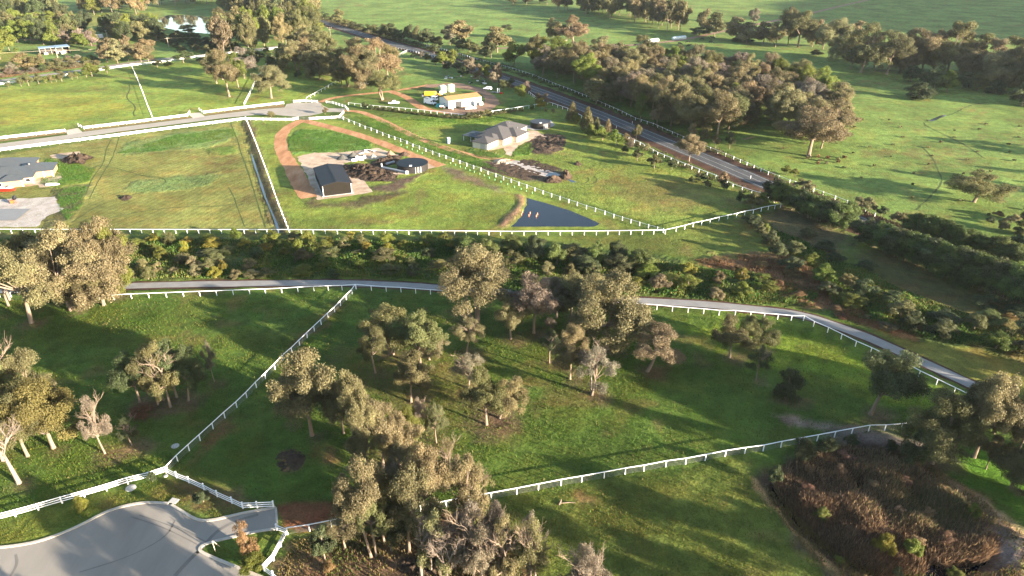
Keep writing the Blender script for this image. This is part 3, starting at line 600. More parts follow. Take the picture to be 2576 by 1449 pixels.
mound('spoil_heap', 'lumpy brown clod heap at the water end of the trench', [(1413, 437), (1428, 434), (1436, 444), (1424, 452), (1412, 447)], 1.4, SOILB, 9, 26, rough=.8)
mound('spoil_heap', 'lumpy clod heap at the near corner of the trench', [(1368, 453), (1392, 447), (1412, 452), (1400, 460), (1372, 458)], 1.2, SOILB, 11, 26, rough=.8)
mound('spoil_heap', 'long low brown bank along the near side of the trench', [(1210, 408), (1262, 412), (1345, 440), (1370, 448), (1360, 454), (1290, 436), (1225, 418)], .6, SOILB, 12, 40, rough=.8)
mound('spoil_heap', 'long low dark bank along the far side of the trench', [(1303, 400), (1325, 404), (1395, 426), (1415, 434), (1408, 438), (1370, 424), (1310, 408)], .7, SOIL, 13, 40, rough=.8)
mound('spoil_heap', 'churned dark mud behind the slate roofed house', [(1350, 345), (1400, 338), (1420, 352), (1400, 380), (1360, 386), (1335, 378)], .4, SOILB, 15, 36, rough=1.2)
mound('spoil_heap', 'small earth clod with a dark hollow right of the trench', [(1443, 412), (1454, 409), (1462, 413), (1454, 417)], .8, SOILB, 16, 14, rough=.5)
mound('spoil_heap', 'broken pale rubble where the orange drive meets the trench', [(1240, 408), (1262, 400), (1285, 403), (1280, 414), (1250, 414)], .5, SAND, 17, 22, rough=1.2)
mound('spoil_heap', 'dark clods lying in the mown lot', [(300, 497), (318, 490), (330, 497), (315, 505)], .5, SOIL, 18, 18, rough=1.2)
mound('litter_heap', 'mound of brown leaf litter under the lowest trees', [(1000, 1420), (1050, 1400), (1130, 1410), (1110, 1445), (1030, 1445)], .8, SOILB, 21, 26, rough=.8)
mound('litter_heap', 'brownish dirt mound in the meadow left of the central trees', [(702, 1142), (742, 1134), (764, 1152), (750, 1176), (718, 1188), (706, 1168)], .35, SOILB, 22, 26, rough=.9)

# ------------------------------------------------------------------ fences
POSTM = {}
def post_mesh(h, wd):
    k = (h, wd)
    if k not in POSTM:
        m = MB().box((0, 0, h / 2 - .1), (wd, wd, h + .2)).box((0, 0, h + .02), (wd * 1.2, wd * 1.2, .05)); POSTM[k] = m.mesh('post', WHITE)
    return POSTM[k]
def fence(label, pts, style='rail', spacing=3.3, exact=False, group=None, h=1.25, pw=.13, rw=.125, wires=False, world=False):
    P = [Vector((*p[:2], 0)) if world else G(*p) for p in pts]
    if exact: posts = P
    else:
        posts = []
        for a, b in zip(P, P[1:]):
            k = max(1, round((b - a).length / spacing)); posts += [a.lerp(b, i / k) for i in range(k)]
        posts.append(P[-1])
    o = P[0]
    t = thing('paddock_fence', label, 'fence', o, group=group)
    me = post_mesh(h, pw)
    if len(posts) > 100: posts = posts[:100]
    for i, p in enumerate(posts):
        q = link('post', me, t); q.location = p - o
        a = posts[max(i - 1, 0)]; b = posts[min(i + 1, len(posts) - 1)]; q.rotation_euler = (0, 0, math.atan2(b.y - a.y, b.x - a.x))
    if style == 'rail': lv = [(h - .02, rw, .10)]
    elif style == 'three': lv = [(h - .10, .14, .05), (h * .60, .14, .05), (h * .28, .14, .05)]
    else: lv = [(h - .06, .07, .05)]
    for z, hh, ww in lv:
        m = MB()
        for a, b in zip(posts, posts[1:]):
            d = (b - a).normalized(); s_ = Vector((-d.y, d.x, 0)) * (0 if style == 'rail' else -.1)
            if style == 'rail': z_ = z + .06
            else: z_ = z
            m.beam(a - o + s_ + Vector((0, 0, z_)), b - o + s_ + Vector((0, 0, z_)), ww, hh)
        m.build('rail', WHITE, t)
    if wires:
        m = MB()
        for z in (.15, .4, .65, .9):
            for a, b in zip(posts, posts[1:]): m.beam(a - o + Vector((0, 0, z)), b - o + Vector((0, 0, z)), .02, .02)
        m.build('wire', CHROME, t)
    return t
X3 = lambda zx, zy, c, r: (c * 644 + zx / 4, (0, 362.25, 724.5, 1086.75)[r] + zy / 4)
def TL(c, r, *pts): return [X3(a, b, c, r) for a, b in pts]
fence('long white single rail fence between the building lots and the creek scrub', [(-60, 587), (300, 587.5), (644, 588), (729, 588), (1000, 590), (1288, 592.5), (1500, 591.5), (1673, 589)], spacing=3.25)
fence('white rail fence slanting up right from the dam corner to the main road', TL(2, 1, (1540, 905), (1650, 880), (1735, 860), (1820, 835), (1905, 818), (1990, 800), (2080, 775), (2170, 755), (2257, 738), (2340, 715), (2425, 702), (2505, 680)) + TL(3, 1, (0, 664), (65, 655), (125, 640)), exact=True)
fence('white posted fence running diagonally from the estate gate down to the dam', TL(1, 0, (880, 1200), (935, 1228), (990, 1250), (1045, 1272), (1100, 1297), (1160, 1315), (1217, 1338), (1275, 1362), (1337, 1385), (1397, 1405), (1455, 1425), (1520, 1449)) + TL(1, 1, (1580, 30), (1645, 52), (1710, 77), (1777, 103), (1845, 128), (1912, 148), (1982, 178), (2052, 198), (2120, 225), (2190, 250), (2265, 275), (2335, 307), (2413, 332), (2490, 362), (2568, 388)) + TL(2, 1, (70, 418), (148, 445), (230, 475), (312, 505), (397, 535), (482, 563), (570, 593), (655, 622), (747, 655), (838, 682), (933, 712), (1022, 745), (1108, 772), (1195, 798), (1282, 825), (1370, 850), (1460, 875), (1520, 893)), 'thin', exact=True, pw=.16, wires=True)
fence('white posted fence running down beside the wet ditch', [(619, 300), (645, 364), (676, 446), (700, 514), (729, 588)], 'thin', spacing=3.3, pw=.17)
fence('white single rail fence along the near side of the footpath', TL(0, 2, (-420, 105), (-280, 98), (-140, 94), (0, 92), (115, 90), (270, 96), (420, 100), (565, 105), (710, 110), (860, 114), (1005, 118), (1150, 120), (1327, 108), (1503, 102), (1678, 95), (1850, 88), (2015, 82), (2183, 76), (2350, 70), (2515, 63)) + TL(1, 2, (98, 58), (262, 50), (425, 40), (585, 32), (730, 26), (868, 22), (1010, 12), (1162, 25), (1312, 36), (1460, 42), (1608, 55), (1757, 65), (1910, 75), (2060, 86), (2210, 98), (2360, 105), (2505, 112)) + TL(2, 2, (80, 120), (240, 132), (400, 144), (560, 156), (720, 168), (870, 180), (1020, 190), (1160, 200), (1310, 210), (1457, 220), (1612, 235), (1770, 248), (1927, 260), (2082, 275), (2243, 277), (2398, 292), (2535, 305)) + TL(3, 2, (95, 315), (232, 328), (355, 330)), exact=True)
fence('white single rail fence following the footpath down to the right', TL(3, 2, (355, 330), (455, 388), (597, 448), (732, 515), (877, 588), (1030, 655), (1190, 730), (1350, 800), (1515, 890), (1690, 975), (1865, 1060), (2050, 1150), (2230, 1230), (2375, 1303)), exact=True)
fence('white rail fence cutting diagonally across the near meadow', [(895, 727)] + TL(1, 2, (968, 62), (910, 120), (852, 180), (793, 243), (725, 305), (657, 370), (588, 435), (517, 503), (440, 578), (362, 655), (275, 730), (192, 820), (97, 915), (5, 1005)) + TL(0, 2, (2485, 1108), (2385, 1205), (2265, 1310), (2147, 1420)) + TL(0, 3, (2017, 90), (1907, 190), (1790, 298), (1690, 405)), exact=True, wires=True)
fence('white three rail fence along the grass verge above the cul-de-sac', TL(0, 3, (1675, 412), (1505, 470), (1290, 522), (1078, 590), (853, 655), (628, 717), (390, 787), (160, 850), (-90, 915), (-340, 985)), 'three', exact=True, pw=.17)
fence('white three rail fence dropping right from the corner to the red dirt gateway', TL(0, 3, (1675, 412), (1780, 462), (1903, 512), (2055, 582), (2188, 652), (2337, 718), (2447, 770)) + TL(1, 3, (15, 765), (180, 757)), 'three', exact=True, pw=.17)
fence('short white three rail fence turning down beside the grass island', TL(1, 3, (212, 990), (320, 1030), (255, 1158), (180, 1298), (85, 1400), (175, 1465), (260, 1540)), 'three', exact=True, pw=.17)
fence('white single rail fence crossing the foreground below the meadow', TL(1, 3, (320, 1030), (543, 998), (760, 955), (980, 905), (1200, 860), (1420, 820), (1660, 803), (1915, 758), (2140, 712), (2368, 675)) + TL(2, 3, (48, 628), (265, 585), (493, 540), (700, 505), (925, 465), (1137, 425), (1325, 395), (1545, 352), (1745, 325), (1943, 288), (2143, 247), (2340, 217), (2525, 192)) + TL(3, 3, (127, 155), (310, 122), (492, 88), (665, 55), (838, 22)) + TL(3, 2, (1010, 1440), (1170, 1437), (1332, 1425), (1600, 1390), (1900, 1355), (2260, 1320), (2375, 1303)), exact=True, wires=True)
# estate fences
fence('white three rail estate fence left of the first driveway gap', [(-110, 374), (-10, 352), (165, 332)], 'three', spacing=3.3, pw=.16)
fence('white three rail estate fence between the two driveway gaps', [(198, 318), (212, 325), (340, 310), (472, 293), (478, 284)], 'three', spacing=3.3, pw=.16)
fence('white three rail estate fence right of the second driveway gap', [(502, 278), (513, 286), (600, 275), (714, 262)], 'three', spacing=3.3, pw=.16)
fence('long white three rail fence on the near side of the estate road', [(-110, 403), (0, 381), (150, 362), (300, 343), (450, 323), (617, 302), (644, 303), (700, 304), (737, 304), (751, 301)], 'three', spacing=3.3, pw=.16)
fence('white three rail fence right of the closed estate gate', [(779, 302), (853, 298), (864, 301)], 'three', spacing=3.0, pw=.2)
fence('short slanting white three rail panel beside the drive mouth', [(853, 298), (865, 285)], 'three', spacing=2.6, pw=.2)
fence('white three rail panel behind the turning circle', [(739, 258.5), (770, 257), (799, 258.5)], 'three', spacing=3.0, pw=.2)
fence('white three rail fence on the far side of the drive mouth', [(821, 260), (838, 261.5), (869, 271), (876, 279)], 'three', spacing=3.0, pw=.2)
fence('white rail fence climbing right from the turning circle into the gums', TL(1, 0, (510, 1010), (550, 985), (590, 965), (625, 943), (660, 922), (695, 905), (728, 885), (765, 862), (795, 845), (825, 827), (860, 808), (905, 790), (950, 770)), exact=True)
fence('white rail fence with a dark hedge below the tan roofed shed', [(877, 265), (940, 272), (1020, 279), (1100, 287), (1171, 296), (1240, 286), (1288, 279), (1358, 268)], spacing=3.3)
fence('thin white rail fence from the side road to the estate road', [(332, 168), (345, 198), (360, 235), (372, 268), (384, 297)], 'thin', spacing=3.4, pw=.17, h=1.2)
fence('white rail fence between the left paddock and the lone gum', [(676, 156), (660, 180), (644, 205), (628, 240), (615, 265)], spacing=3.2, pw=.17)
fence('white three rail fence along the upper side road', [(247, 179), (290, 172), (332, 166), (390, 160), (480, 147), (515, 143), (600, 133), (644, 130), (698, 123)], 'three', spacing=3.3)
fence('white three rail fence at the far left roadside', [(-60, 222), (0, 214), (47, 207)], 'three', spacing=3.0)
fence('broken white three rail fence behind the roadside saplings', [(158, 195), (172, 190)], 'three', spacing=3.0)
fence('white rail fence at the far corner beside the main road', [(986, 122), (1026, 129), (1054, 135), (1100, 146)], spacing=3.3)
fence('white rail fence spur joining the main road fence behind the gums', [(1001, 143), (1014, 136), (1026, 130)], spacing=2.8)
fence('white rail fence on the house side of the main road', [(1330, 236), (1348, 250), (1378, 262), (1428, 279), (1500, 318), (1568, 347), (1610, 366), (1654, 391), (1705, 413), (1758, 434), (1800, 450), (1843, 472), (1890, 488), (1932, 500), (1963, 521)], spacing=3.6, rw=.12)
fence('white rail fence skirting the wood on the far side of the main road', [(1200, 152), (1290, 176), (1340, 192), (1398, 216), (1428, 227), (1475, 246), (1513, 263), (1565, 286), (1598, 303), (1643, 317), (1678, 333), (1718, 350), (1768, 371), (1845, 402), (1932, 440), (1986, 461), (2000, 465)], 'thin', spacing=4.0, pw=.13)
fence('white posted wire fence right of the wood beside the main road', [(2000, 467), (2070, 491), (2100, 502), (2130, 514), (2200, 545)], 'thin', spacing=3.6, pw=.15)
fence('line of white posts under the far roadside trees', [(1068, 116), (1130, 131), (1200, 152)], 'thin', spacing=3.2, pw=.22)
# gate of the estate
gt = thing('gate', 'grey metal double gate closed across the orange drive', 'gate', G(751, 301.5)); b_ = G(779, 302) - G(751, 301.5)
m = MB()
for z in (.2, .75, 1.25): m.beam((0, 0, z), b_ + Vector((0, 0, z)), .05, .06)
for t_ in (0.02, .49, .51, .98): m.beam(b_ * t_ + Vector((0, 0, .15)), b_ * t_ + Vector((0, 0, 1.28)), .06, .06)
m.beam((0, 0, .2), b_ * .49 + Vector((0, 0, 1.25)), .04, .04); m.beam(b_ * .51 + Vector((0, 0, 1.25)), b_ + Vector((0, 0, .2)), .04, .04)
m.build('gate_frame', CHROME, gt)

# ------------------------------------------------------------------ buildings
def frame_from(a, b):
    A = G(*a); B = G(*b); return A, math.atan2(B.y - A.y, B.x - A.x), (B - A).length
def gable(name, label, A, rz, L, D, h, rise, wallm, roofm, ridge='L', over=.25, cat='shed'):
    """A front-left corner, L along local x, D along local y"""
    t = thing(name, label, cat, A, rz)
    if ridge == 'L':
        vs = [(0, 0, -.2), (L, 0, -.2), (L, D, -.2), (0, D, -.2), (0, 0, h), (L, 0, h), (L, D, h), (0, D, h), (0, D / 2, h + rise), (L, D / 2, h + rise)]
        fs = [(0, 1, 5, 4), (2, 3, 7, 6), (1, 2, 6, 9, 5), (3, 0, 4, 8, 7)]
        k = over * rise / (D / 2)
        rs = [(-over, -over, h - k), (L + over, -over, h - k), (L + over, D / 2, h + rise), (-over, D / 2, h + rise), (-over, D + over, h - k), (L + over, D + over, h - k)]
    else:
        vs = [(0, 0, -.2), (L, 0, -.2), (L, D, -.2), (0, D, -.2), (0, 0, h), (L, 0, h), (L, D, h), (0, D, h), (L / 2, 0, h + rise), (L / 2, D, h + rise)]
        fs = [(0, 1, 5, 8, 4), (2, 3, 7, 9, 6), (1, 2, 6, 5), (3, 0, 4, 7)]
        k = over * rise / (L / 2)
        rs = [(-over, -over, h - k), (-over, D + over, h - k), (L / 2, D + over, h + rise), (L / 2, -over, h + rise), (L + over, -over, h - k), (L + over, D + over, h - k)]
    MB().add(vs, fs).build('wall', wallm, t)
    rm = MB(); up = [(x, y, z + .05) for x, y, z in rs]; dn = [(x, y, z + .17) for x, y, z in rs]
    if ridge == 'L': q = [(0, 1, 2, 3), (3, 2, 5, 4)]
    else: q = [(1, 0, 3, 2), (2, 3, 4, 5)]
    rm.add(dn, q); rm.add(up, [f[::-1] for f in q])
    ed = [(0, 1), (1, 2), (2, 5), (5, 4), (4, 3), (3, 0)] if ridge == 'L' else [(0, 1), (1, 2), (2, 5), (5, 4), (4, 3), (3, 0)]
    for a, b in ed: rm.add([up[a], up[b], dn[b], dn[a]], [(0, 1, 2, 3)])
    r_ = rm.build('roof', roofm, t)
    return t
def hip_block(x0, y0, L, D, h, pitch, over, wm, rm, gablex=()):
    wm.add([(x0, y0, -.2), (x0 + L, y0, -.2), (x0 + L, y0 + D, -.2), (x0, y0 + D, -.2), (x0, y0, h), (x0 + L, y0, h), (x0 + L, y0 + D, h), (x0, y0 + D, h)], [(0, 1, 5, 4), (1, 2, 6, 5), (2, 3, 7, 6), (3, 0, 4, 7)])
    a, b, c, d = x0 - over, y0 - over, x0 + L + over, y0 + D + over; W, H = c - a, d - b; m = min(W, H) / 2; z0 = h - .02; z1 = z0 + m * pitch
    if W >= H: r1 = (a + m, (b + d) / 2, z1); r2 = (c - m, (b + d) / 2, z1)
    else: r1 = ((a + c) / 2, b + m, z1); r2 = ((a + c) / 2, d - m, z1)
    e = [(a, b, z0), (c, b, z0), (c, d, z0), (a, d, z0)]
    if W >= H: rm.add(e + [r1, r2], [(0, 1, 5, 4), (1, 2, 5), (2, 3, 4, 5), (3, 0, 4)])
    else: rm.add(e + [r1, r2], [(0, 1, 4), (1, 2, 5, 4), (2, 3, 5), (3, 0, 4, 5)])
    lo = [(x, y, z - .16) for x, y, z in e]
    for i in range(4): rm.add([lo[i], lo[(i + 1) % 4], e[(i + 1) % 4], e[i]], [(0, 1, 2, 3)])
    rm.add(lo, [(3, 2, 1, 0)])
def part_box(name, mat, parent, c, d, rz=0): return MB().box(c, d, rz).build(name, mat, parent)
def window(parent, c, wd, ht, ax='x', mat=WHITE):
    d = (wd, .06, ht) if ax == 'x' else (.06, wd, ht)
    f = part_box('window', DARK if mat is None else mat, parent, c, d)
    g = (wd - .16, .09, ht - .16) if ax == 'x' else (.09, wd - .16, ht - .16)
    part_box('pane', GLASS, f, c, g); return f

# white shed with tan roof
A, rz, L = frame_from((1128.7, 273.6), (1212.8, 262)); L = 17.6
sh = gable('steel_shed', 'white steel shed with tan roof, open door and parked vehicles', A, rz, L, 9.6, 3.5, 1.15, STEELW, ROOFO, 'L', .12)
part_box('doorway', DARK, sh, (5.2, -.02, 1.45), (3.2, .08, 2.9)); part_box('door_post', WHITE, sh, (3.5, -.05, 1.5), (.15, .12, 3.0)); part_box('door_post', WHITE, sh, (6.9, -.05, 1.5), (.15, .12, 3.0))
part_box('roller_door', CREAM, sh, (8.9, -.03, 1.45), (3.4, .06, 2.9)); part_box('roller_door', CREAM, sh, (15.9, -.03, 1.5), (1.6, .06, 3.0))
part_box('barge_board', RED, sh, (-.02, -.1, 1.7), (.1, .12, 3.4)); window(sh, (-.04, 4.2, 1.6), .8, .6, 'y')
# dark shed
A, rz, L = frame_from((813.5, 494.4), (885.8, 485.3))
bs = gable('steel_shed', 'large dark steel shed with white corner downpipes on the sand pad', A, rz, 9.1, 19.6, 3.4, .85, BLACKS, BLACKR, 'D', .2)
for x in (.12, 9.0): part_box('downpipe', WHITE, bs, (x, -.12, 1.65), (.13, .12, 3.3))
part_box('gutter', BLACKS, bs, (-.28, 9.8, 3.33), (.16, 20, .14)); part_box('gutter', BLACKS, bs, (9.38, 9.8, 3.33), (.16, 20, .14))
part_box('floor_slab', CONC, bs, (4.55, 9.8, .06), (9.9, 20.6, .12))
part_box('ridge_cap', BLACKR, bs, (4.55, 9.8, 4.43), (.35, 20.0, .06))
# slate roofed house (local x along the long side)
A, rz, L = frame_from((1226.8, 377.5), (1328.7, 331))
h2 = thing('house', 'cream house with grey hip roof stepping up to the small round tank', 'house', A, rz)
wm, rm = MB(), MB()
hip_block(0, 0, 7.2, 6.9, 2.5, .42, .45, wm, rm)
hip_block(4.9, -1.2 + 1.2, 7.0, 9.2, 2.506, .42, .45, wm, rm)
hip_block(8.0, -2.0, 14.5, 13.0, 2.512, .42, .45, wm, rm)
hip_block(14.5, -4.4, 8.6, 9.0, 2.518, .42, .45, wm, rm)
hip_block(17.5, .6, 13.3, 11.2, 2.524, .42, .45, wm, rm)
wm.build('wall', CREAM, h2); rm.build('roof', SLATE, h2)
pm = MB(); hip_block(6.0, 9.6, 7.5, 6.0, 2.2, .2, .3, MB(), pm); pr = pm.build('porch_roof', SLATEB, h2)
for x, y in ((6.2, 15.4), (13.3, 15.4), (6.2, 12)): part_box('porch_post', WHITE, h2, (x, y, 1.1), (.14, .14, 2.2))
for x in (9.3, 11.0, 12.6): window(h2, (x, -2.03, 1.2), .8, 1.8)
for x in (16.2, 19.2, 21.6): window(h2, (x, -4.43, 1.2), 1.0, 1.6)
for x in (24.6, 26.6, 28.6): window(h2, (x, .57, 1.2), 1.0, 1.8)
window(h2, (30.85, 4, 1.3), 1.6, 1.1, 'y'); part_box('garage_door', simple('garage_door_grey', (.36, .34, .31), .6, var=.03), h2, (-.03, 2.0, 1.1), (.06, 2.6, 2.15))
part_box('door', simple('tan_door', (.45, .3, .16), .6), h2, (7.4, -.04, 1.05), (.9, .08, 2.1))
for x, y in ((14.0, 3.0), (19.5, -1.5), (24, 5)): part_box('roof_vent', CHROME, h2, (x, y, 4.45), (.35, .35, .5))
part_box('gutter', WHITE, h2, (7.4, -2.5, 2.4), (.1, .1, .1))
# brick house at the left edge
A, rz, L = frame_from((19, 473), (60, 468.5))
h1 = thing('house', 'orange brick house with blue grey hip roof at the left edge', 'house', A, rz)
wm, rm = MB(), MB()
hip_block(-2, 0, 6.4, 5.2, 2.3, .42, .5, wm, rm)
hip_block(-14, 2.2, 21.0, 12.0, 2.306, .40, .5, wm, rm)
hip_block(.5, 8.0, 11.5, 8.6, 2.312, .40, .5, wm, rm)
hip_block(-12, 12.5, 17.0, 13.0, 2.318, .40, .5, wm, rm)
wm.build('wall', BRICKO, h1); rm.build('roof', SLATEB, h1)
for x, y in ((4.5, -.1), (7.1, 2.1), (11.9, 7.9), (9.3, 7.9)): part_box('pillar', WHITE, h1, (x, y, 1.1), (.35, .35, 2.3))
window(h1, (5.7, 2.17, 1.3), 1.5, 1.1); window(h1, (-1.6, -.03, 1.3), .9, 1.2); part_box('alcove', DARK, h1, (-3.4, 2.16, 1.1), (2.2, .08, 2.1)); window(h1, (7.03, 5, 1.3), 1.4, 1.1, 'y')
for x, y in ((5.5, 10.5), (-3, 20)): part_box('roof_vent', CHROME, h1, (x, y, 4.35), (.4, .4, .5))
# farm shed far left (skillion, open front)
A, rz, L = frame_from((103, 139), (190, 131.5))
fs_ = thing('farm_shed', 'low blue roofed farm shed with open bays behind a power pole', 'shed', A, rz)
MB().add([(0, 0, 0), (0, 8, 0), (0, 8, 4.4), (0, 0, 4.0)], [(0, 1, 2, 3)]).box((5.2, 8, 2.1), (10.2, .15, 4.2)).box((13.5, 7.9, 2.1), (7, .15, 4.2)).box((17.0, 3.2, 2.0), (.15, 9.0, 4.0)).build('wall', STEELW, fs_)
r_ = MB(); r_.box((4.6, 3.9, 4.25), (9.6, 9.0, .16)); r_.box((13.3, 3.2, 4.32), (8.2, 11.0, .16)); r_.build('roof', BLUER, fs_)
for x in (0, 3.3, 6.5, 9.2, 13, 17): part_box('post', POLE, fs_, (x, -.2 if x < 9 else -2.1, 2.05), (.18, .18, 4.1))
part_box('back_panel', DARK, fs_, (8.5, 4.5, 1.8), (16.8, .1, 3.6)); part_box('stored_box', WHITE, fs_, (12.4, -2.3, .9), (1.7, 1.2, 1.7))
for i, (x, z) in enumerate(((10.6, .8), (14.5, 1.0), (3.2, .7))): part_box('stored_box', (CHROME, CREAM, POLE)[i], fs_, (x, 1.2, z), (2.2, 1.6, 2 * z))
# small ones
A, rz, L = frame_from((229, 98.5), (254, 97))
cv = thing('caravan', 'small pale boxy caravan parked between far trees', 'caravan', A, rz)
bevel(MB().box((4.2, 1.2, 1.7), (8.4, 2.5, 2.6)).build('body', WHITE, cv), .2); part_box('chassis', CHROME, cv, (4.2, 1.2, .35), (8, 2, .2)); window(cv, (2.5, -.08, 1.9), 1.2, .7); part_box('door', CREAM, cv, (5.4, -.08, 1.5), (.7, .05, 1.9))
A, rz, L = frame_from((-30, 52), (48, 46))
gable('cottage', 'red roofed cottage half hidden by trees in the far left corner', A, rz, 26, 14, 3.0, 2.2, BRICKO, simple('red_roof', (.42, .06, .045), .6), 'L', .6, 'house')
# tanks
def tank(name, label, x, yb, dpx, h, mat, topm, dome=.35, n=36, ladder=False):
    p = G(x, yb); r_ = dpx * mpp(x, yb) / 2; t = thing(name, label, 'water tank', p + Vector((0, r_, 0)))
    b = MB().lathe([(r_, -.05), (r_, h), (r_ * .985, h + .02)], n).build('tank_wall', mat, t)
    MB().lathe([(r_ * 1.015, h), (r_ * 1.015, h + .07), (r_ * .7, h + .07 + dome * .6), (r_ * .2, h + .07 + dome), (0.01, h + .07 + dome)], n).build('tank_roof', topm, t)
    if ladder:
        for a in (-.9, -1.25): part_box('pipe', WHITE, t, (r_ * math.cos(a) * 1.03, r_ * math.sin(a) * 1.03, h * .48), (.14, .14, h * .95))
        m = MB()
        for i in (-.2, .2): m.beam((r_ * math.cos(-1.08) * 1.04 + i, r_ * math.sin(-1.08) * 1.04, 0), (r_ * math.cos(-1.08) * 1.04 + i, r_ * math.sin(-1.08) * 1.04, h), .05, .05)
        for k in range(6): m.beam((r_ * math.cos(-1.08) * 1.04 - .2, r_ * math.sin(-1.08) * 1.04, .2 + k * .33), (r_ * math.cos(-1.08) * 1.04 + .2, r_ * math.sin(-1.08) * 1.04, .2 + k * .33), .04, .04)
        m.build('ladder', WHITE, t); part_box('hatch', WHITE, t, (0, -r_ * .8, h + .3), (.8, .6, .25))
    else:
        m = MB()
        for k in range(10):
            a = k * math.pi / 5; m.beam((r_ * .15 * math.cos(a), r_ * .15 * math.sin(a), h + .07 + dome), (r_ * .7 * math.cos(a), r_ * .7 * math.sin(a), h + .12 + dome * .6), .1, .06)
        m.build('roof_rib', topm, t); MB().lathe([(.3, h + dome), (.3, h + dome + .2), (.01, h + dome + .22)], 10).build('lid', CHROME, t)
    return t
tank('water_tank', 'large dark round water tank with ladder and white overflow pipes', 1033, 437, 79, 2.25, TANKB, simple('dark_blue_tank_roof', (.010, .015, .022), .6, var=.1, spec=.12), .12, 48, True)
tank('water_tank', 'small dark round water tank on white sand behind the house', 1360, 325.5, 51, 2.3, TANKB, simple('grey_tank_roof', (.028, .028, .033), .5, var=.1), .12, 40, True)
tank('water_tank', 'pale green plastic water tank, nearer and left of the pair', 1113, 234.5, 19, 3.1, TANKG, TANKG, .6)
tank('water_tank', 'pale green plastic water tank, farther and right of the pair', 1133.5, 232, 20, 3.1, TANKG, TANKG, .6)
# pipes and shade roll beside the big tank
pp = thing('pipe_bundle', 'long grey wrapped panels lying left of the large round tank', 'pipes', G(961, 424))
e2 = G(1023, 437) - G(961, 424)
m = MB(); m.tube([(0, 0, .5), tuple(e2 + Vector((0, 0, .5)))], [.45, .45], 10); m.build('roll', simple('grey_wrap', (.24, .26, .29), .5), pp)
m = MB(); m.tube([tuple(G(971, 416) - G(961, 424) + Vector((0, 0, .5))), tuple(G(992, 410) - G(961, 424) + Vector((0, 0, .5)))], [.4, .4], 10); m.build('roll', MATS['grey_wrap'], pp)
part_box('post', WHITE, pp, (0, 0, .9), (.3, .3, 2)); part_box('block', WHITE, pp, tuple(e2 + Vector((.2, 0, .5))), (.9, .9, 1.1))
# white concrete blocks
for i, (x, y, wd, ht) in enumerate(((891, 405, 1.7, .8), (899, 402.5, .9, 1.5), (909, 402.5, 1.6, 1.2), (918, 400, .7, 1.4))):
    o = MB().box((0, 0, ht / 2), (wd, .9, ht)).build('concrete_block', WHITE); o.location = G(x, y); o.rotation_euler = (0, 0, .35); bevel(o, .05)
    tag(o, ('low wide white block at the left of the block stack', 'tall narrow white block second from the left on the pad', 'big white block in the middle of the pad stack', 'narrow upright white block at the right of the stack')[i], 'block')
rp = random.Random(4)
jp = thing('rubbish_pile', 'tangled pile of white sheets and timber offcuts at the pad edge', 'rubbish', G(922, 384))
for nm, mt_, k in (('sheet', WHITE, 7), ('plank', POLE, 5), ('wrap', DARK, 3)):
    for _ in range(k): a = Vector((rp.uniform(-2.5, 4), rp.uniform(-1.5, 2), rp.uniform(.1, .7))); b = a + Vector((rp.uniform(-2, 2), rp.uniform(-1.2, 1.2), rp.uniform(-.2, .2))); m = MB(); m.beam(a, b, rp.uniform(.15, .9), .1); m.build(nm, mt_, jp)
jp = thing('rubbish_pile', 'scattered white and green scraps on grass near roadside shrubs', 'rubbish', G(1140, 195))
for nm, mt_, k in (('scrap', WHITE, 6), ('tarp', TEAL, 1), ('log', BARK, 6)):
    for _ in range(k): a = Vector((rp.uniform(-4, 12), rp.uniform(-5, 4), .25)); b = a + Vector((rp.uniform(-2.2, 2.2), rp.uniform(-1.2, 1.2), 0)); m = MB(); m.beam(a, b, rp.uniform(.4, 1.1), .35); m.build(nm, mt_, jp)
jp = thing('rubbish_pile', 'pile of dark scrap and pale offcuts below the roadside shrubs', 'rubbish', G(1201, 208))
for nm, mt_, k in (('scrap', WHITE, 5), ('junk', DARK, 5)):
    for _ in range(k): a = Vector((rp.uniform(-5, 5), rp.uniform(-5, 5), .3)); b = a + Vector((rp.uniform(-2, 2), rp.uniform(-1.2, 1.2), 0)); m = MB(); m.beam(a, b, rp.uniform(.4, 1.2), .5); m.build(nm, mt_, jp)

# ------------------------------------------------------------------ vehicles (local +x is forward)
def wheel_mesh(r_=.36, wd=.24):
    m = MB()
    m.tube([(0, -wd / 2, 0), (0, wd / 2, 0)], [r_, r_], 14, 0); m.tube([(0, -wd / 2 - .01, 0), (0, wd / 2 + .01, 0)], [r_ * .55, r_ * .55], 10, 1)
    return m.mesh('wheel', [RUBBER, CHROME])
WH = wheel_mesh()
def wheels(t, xs, yy, r_=.36):
    for x in xs:
        for s_ in (-1, 1):
            q = link('wheel', WH, t); q.location = (x, s_ * yy, r_); q.scale = (r_ / .36,) * 3
def profile_body(pts, wd, name, mat, parent, inset=None):
    """side outline (x,z) extruded over the width, sides leaning in above the belt"""
    m = MB(); n = len(pts); f = lambda z: wd / 2 * (1 - (max(0, z - 1.0) * .16))
    m.add([(x, -f(z), z) for x, z in pts] + [(x, f(z), z) for x, z in pts], [tuple(range(n)), tuple(reversed(range(n, 2 * n)))] + [(i, i + n, (i + 1) % n + n, (i + 1) % n) for i in range(n)])
    return bevel(m.build(name, mat, parent), .06)
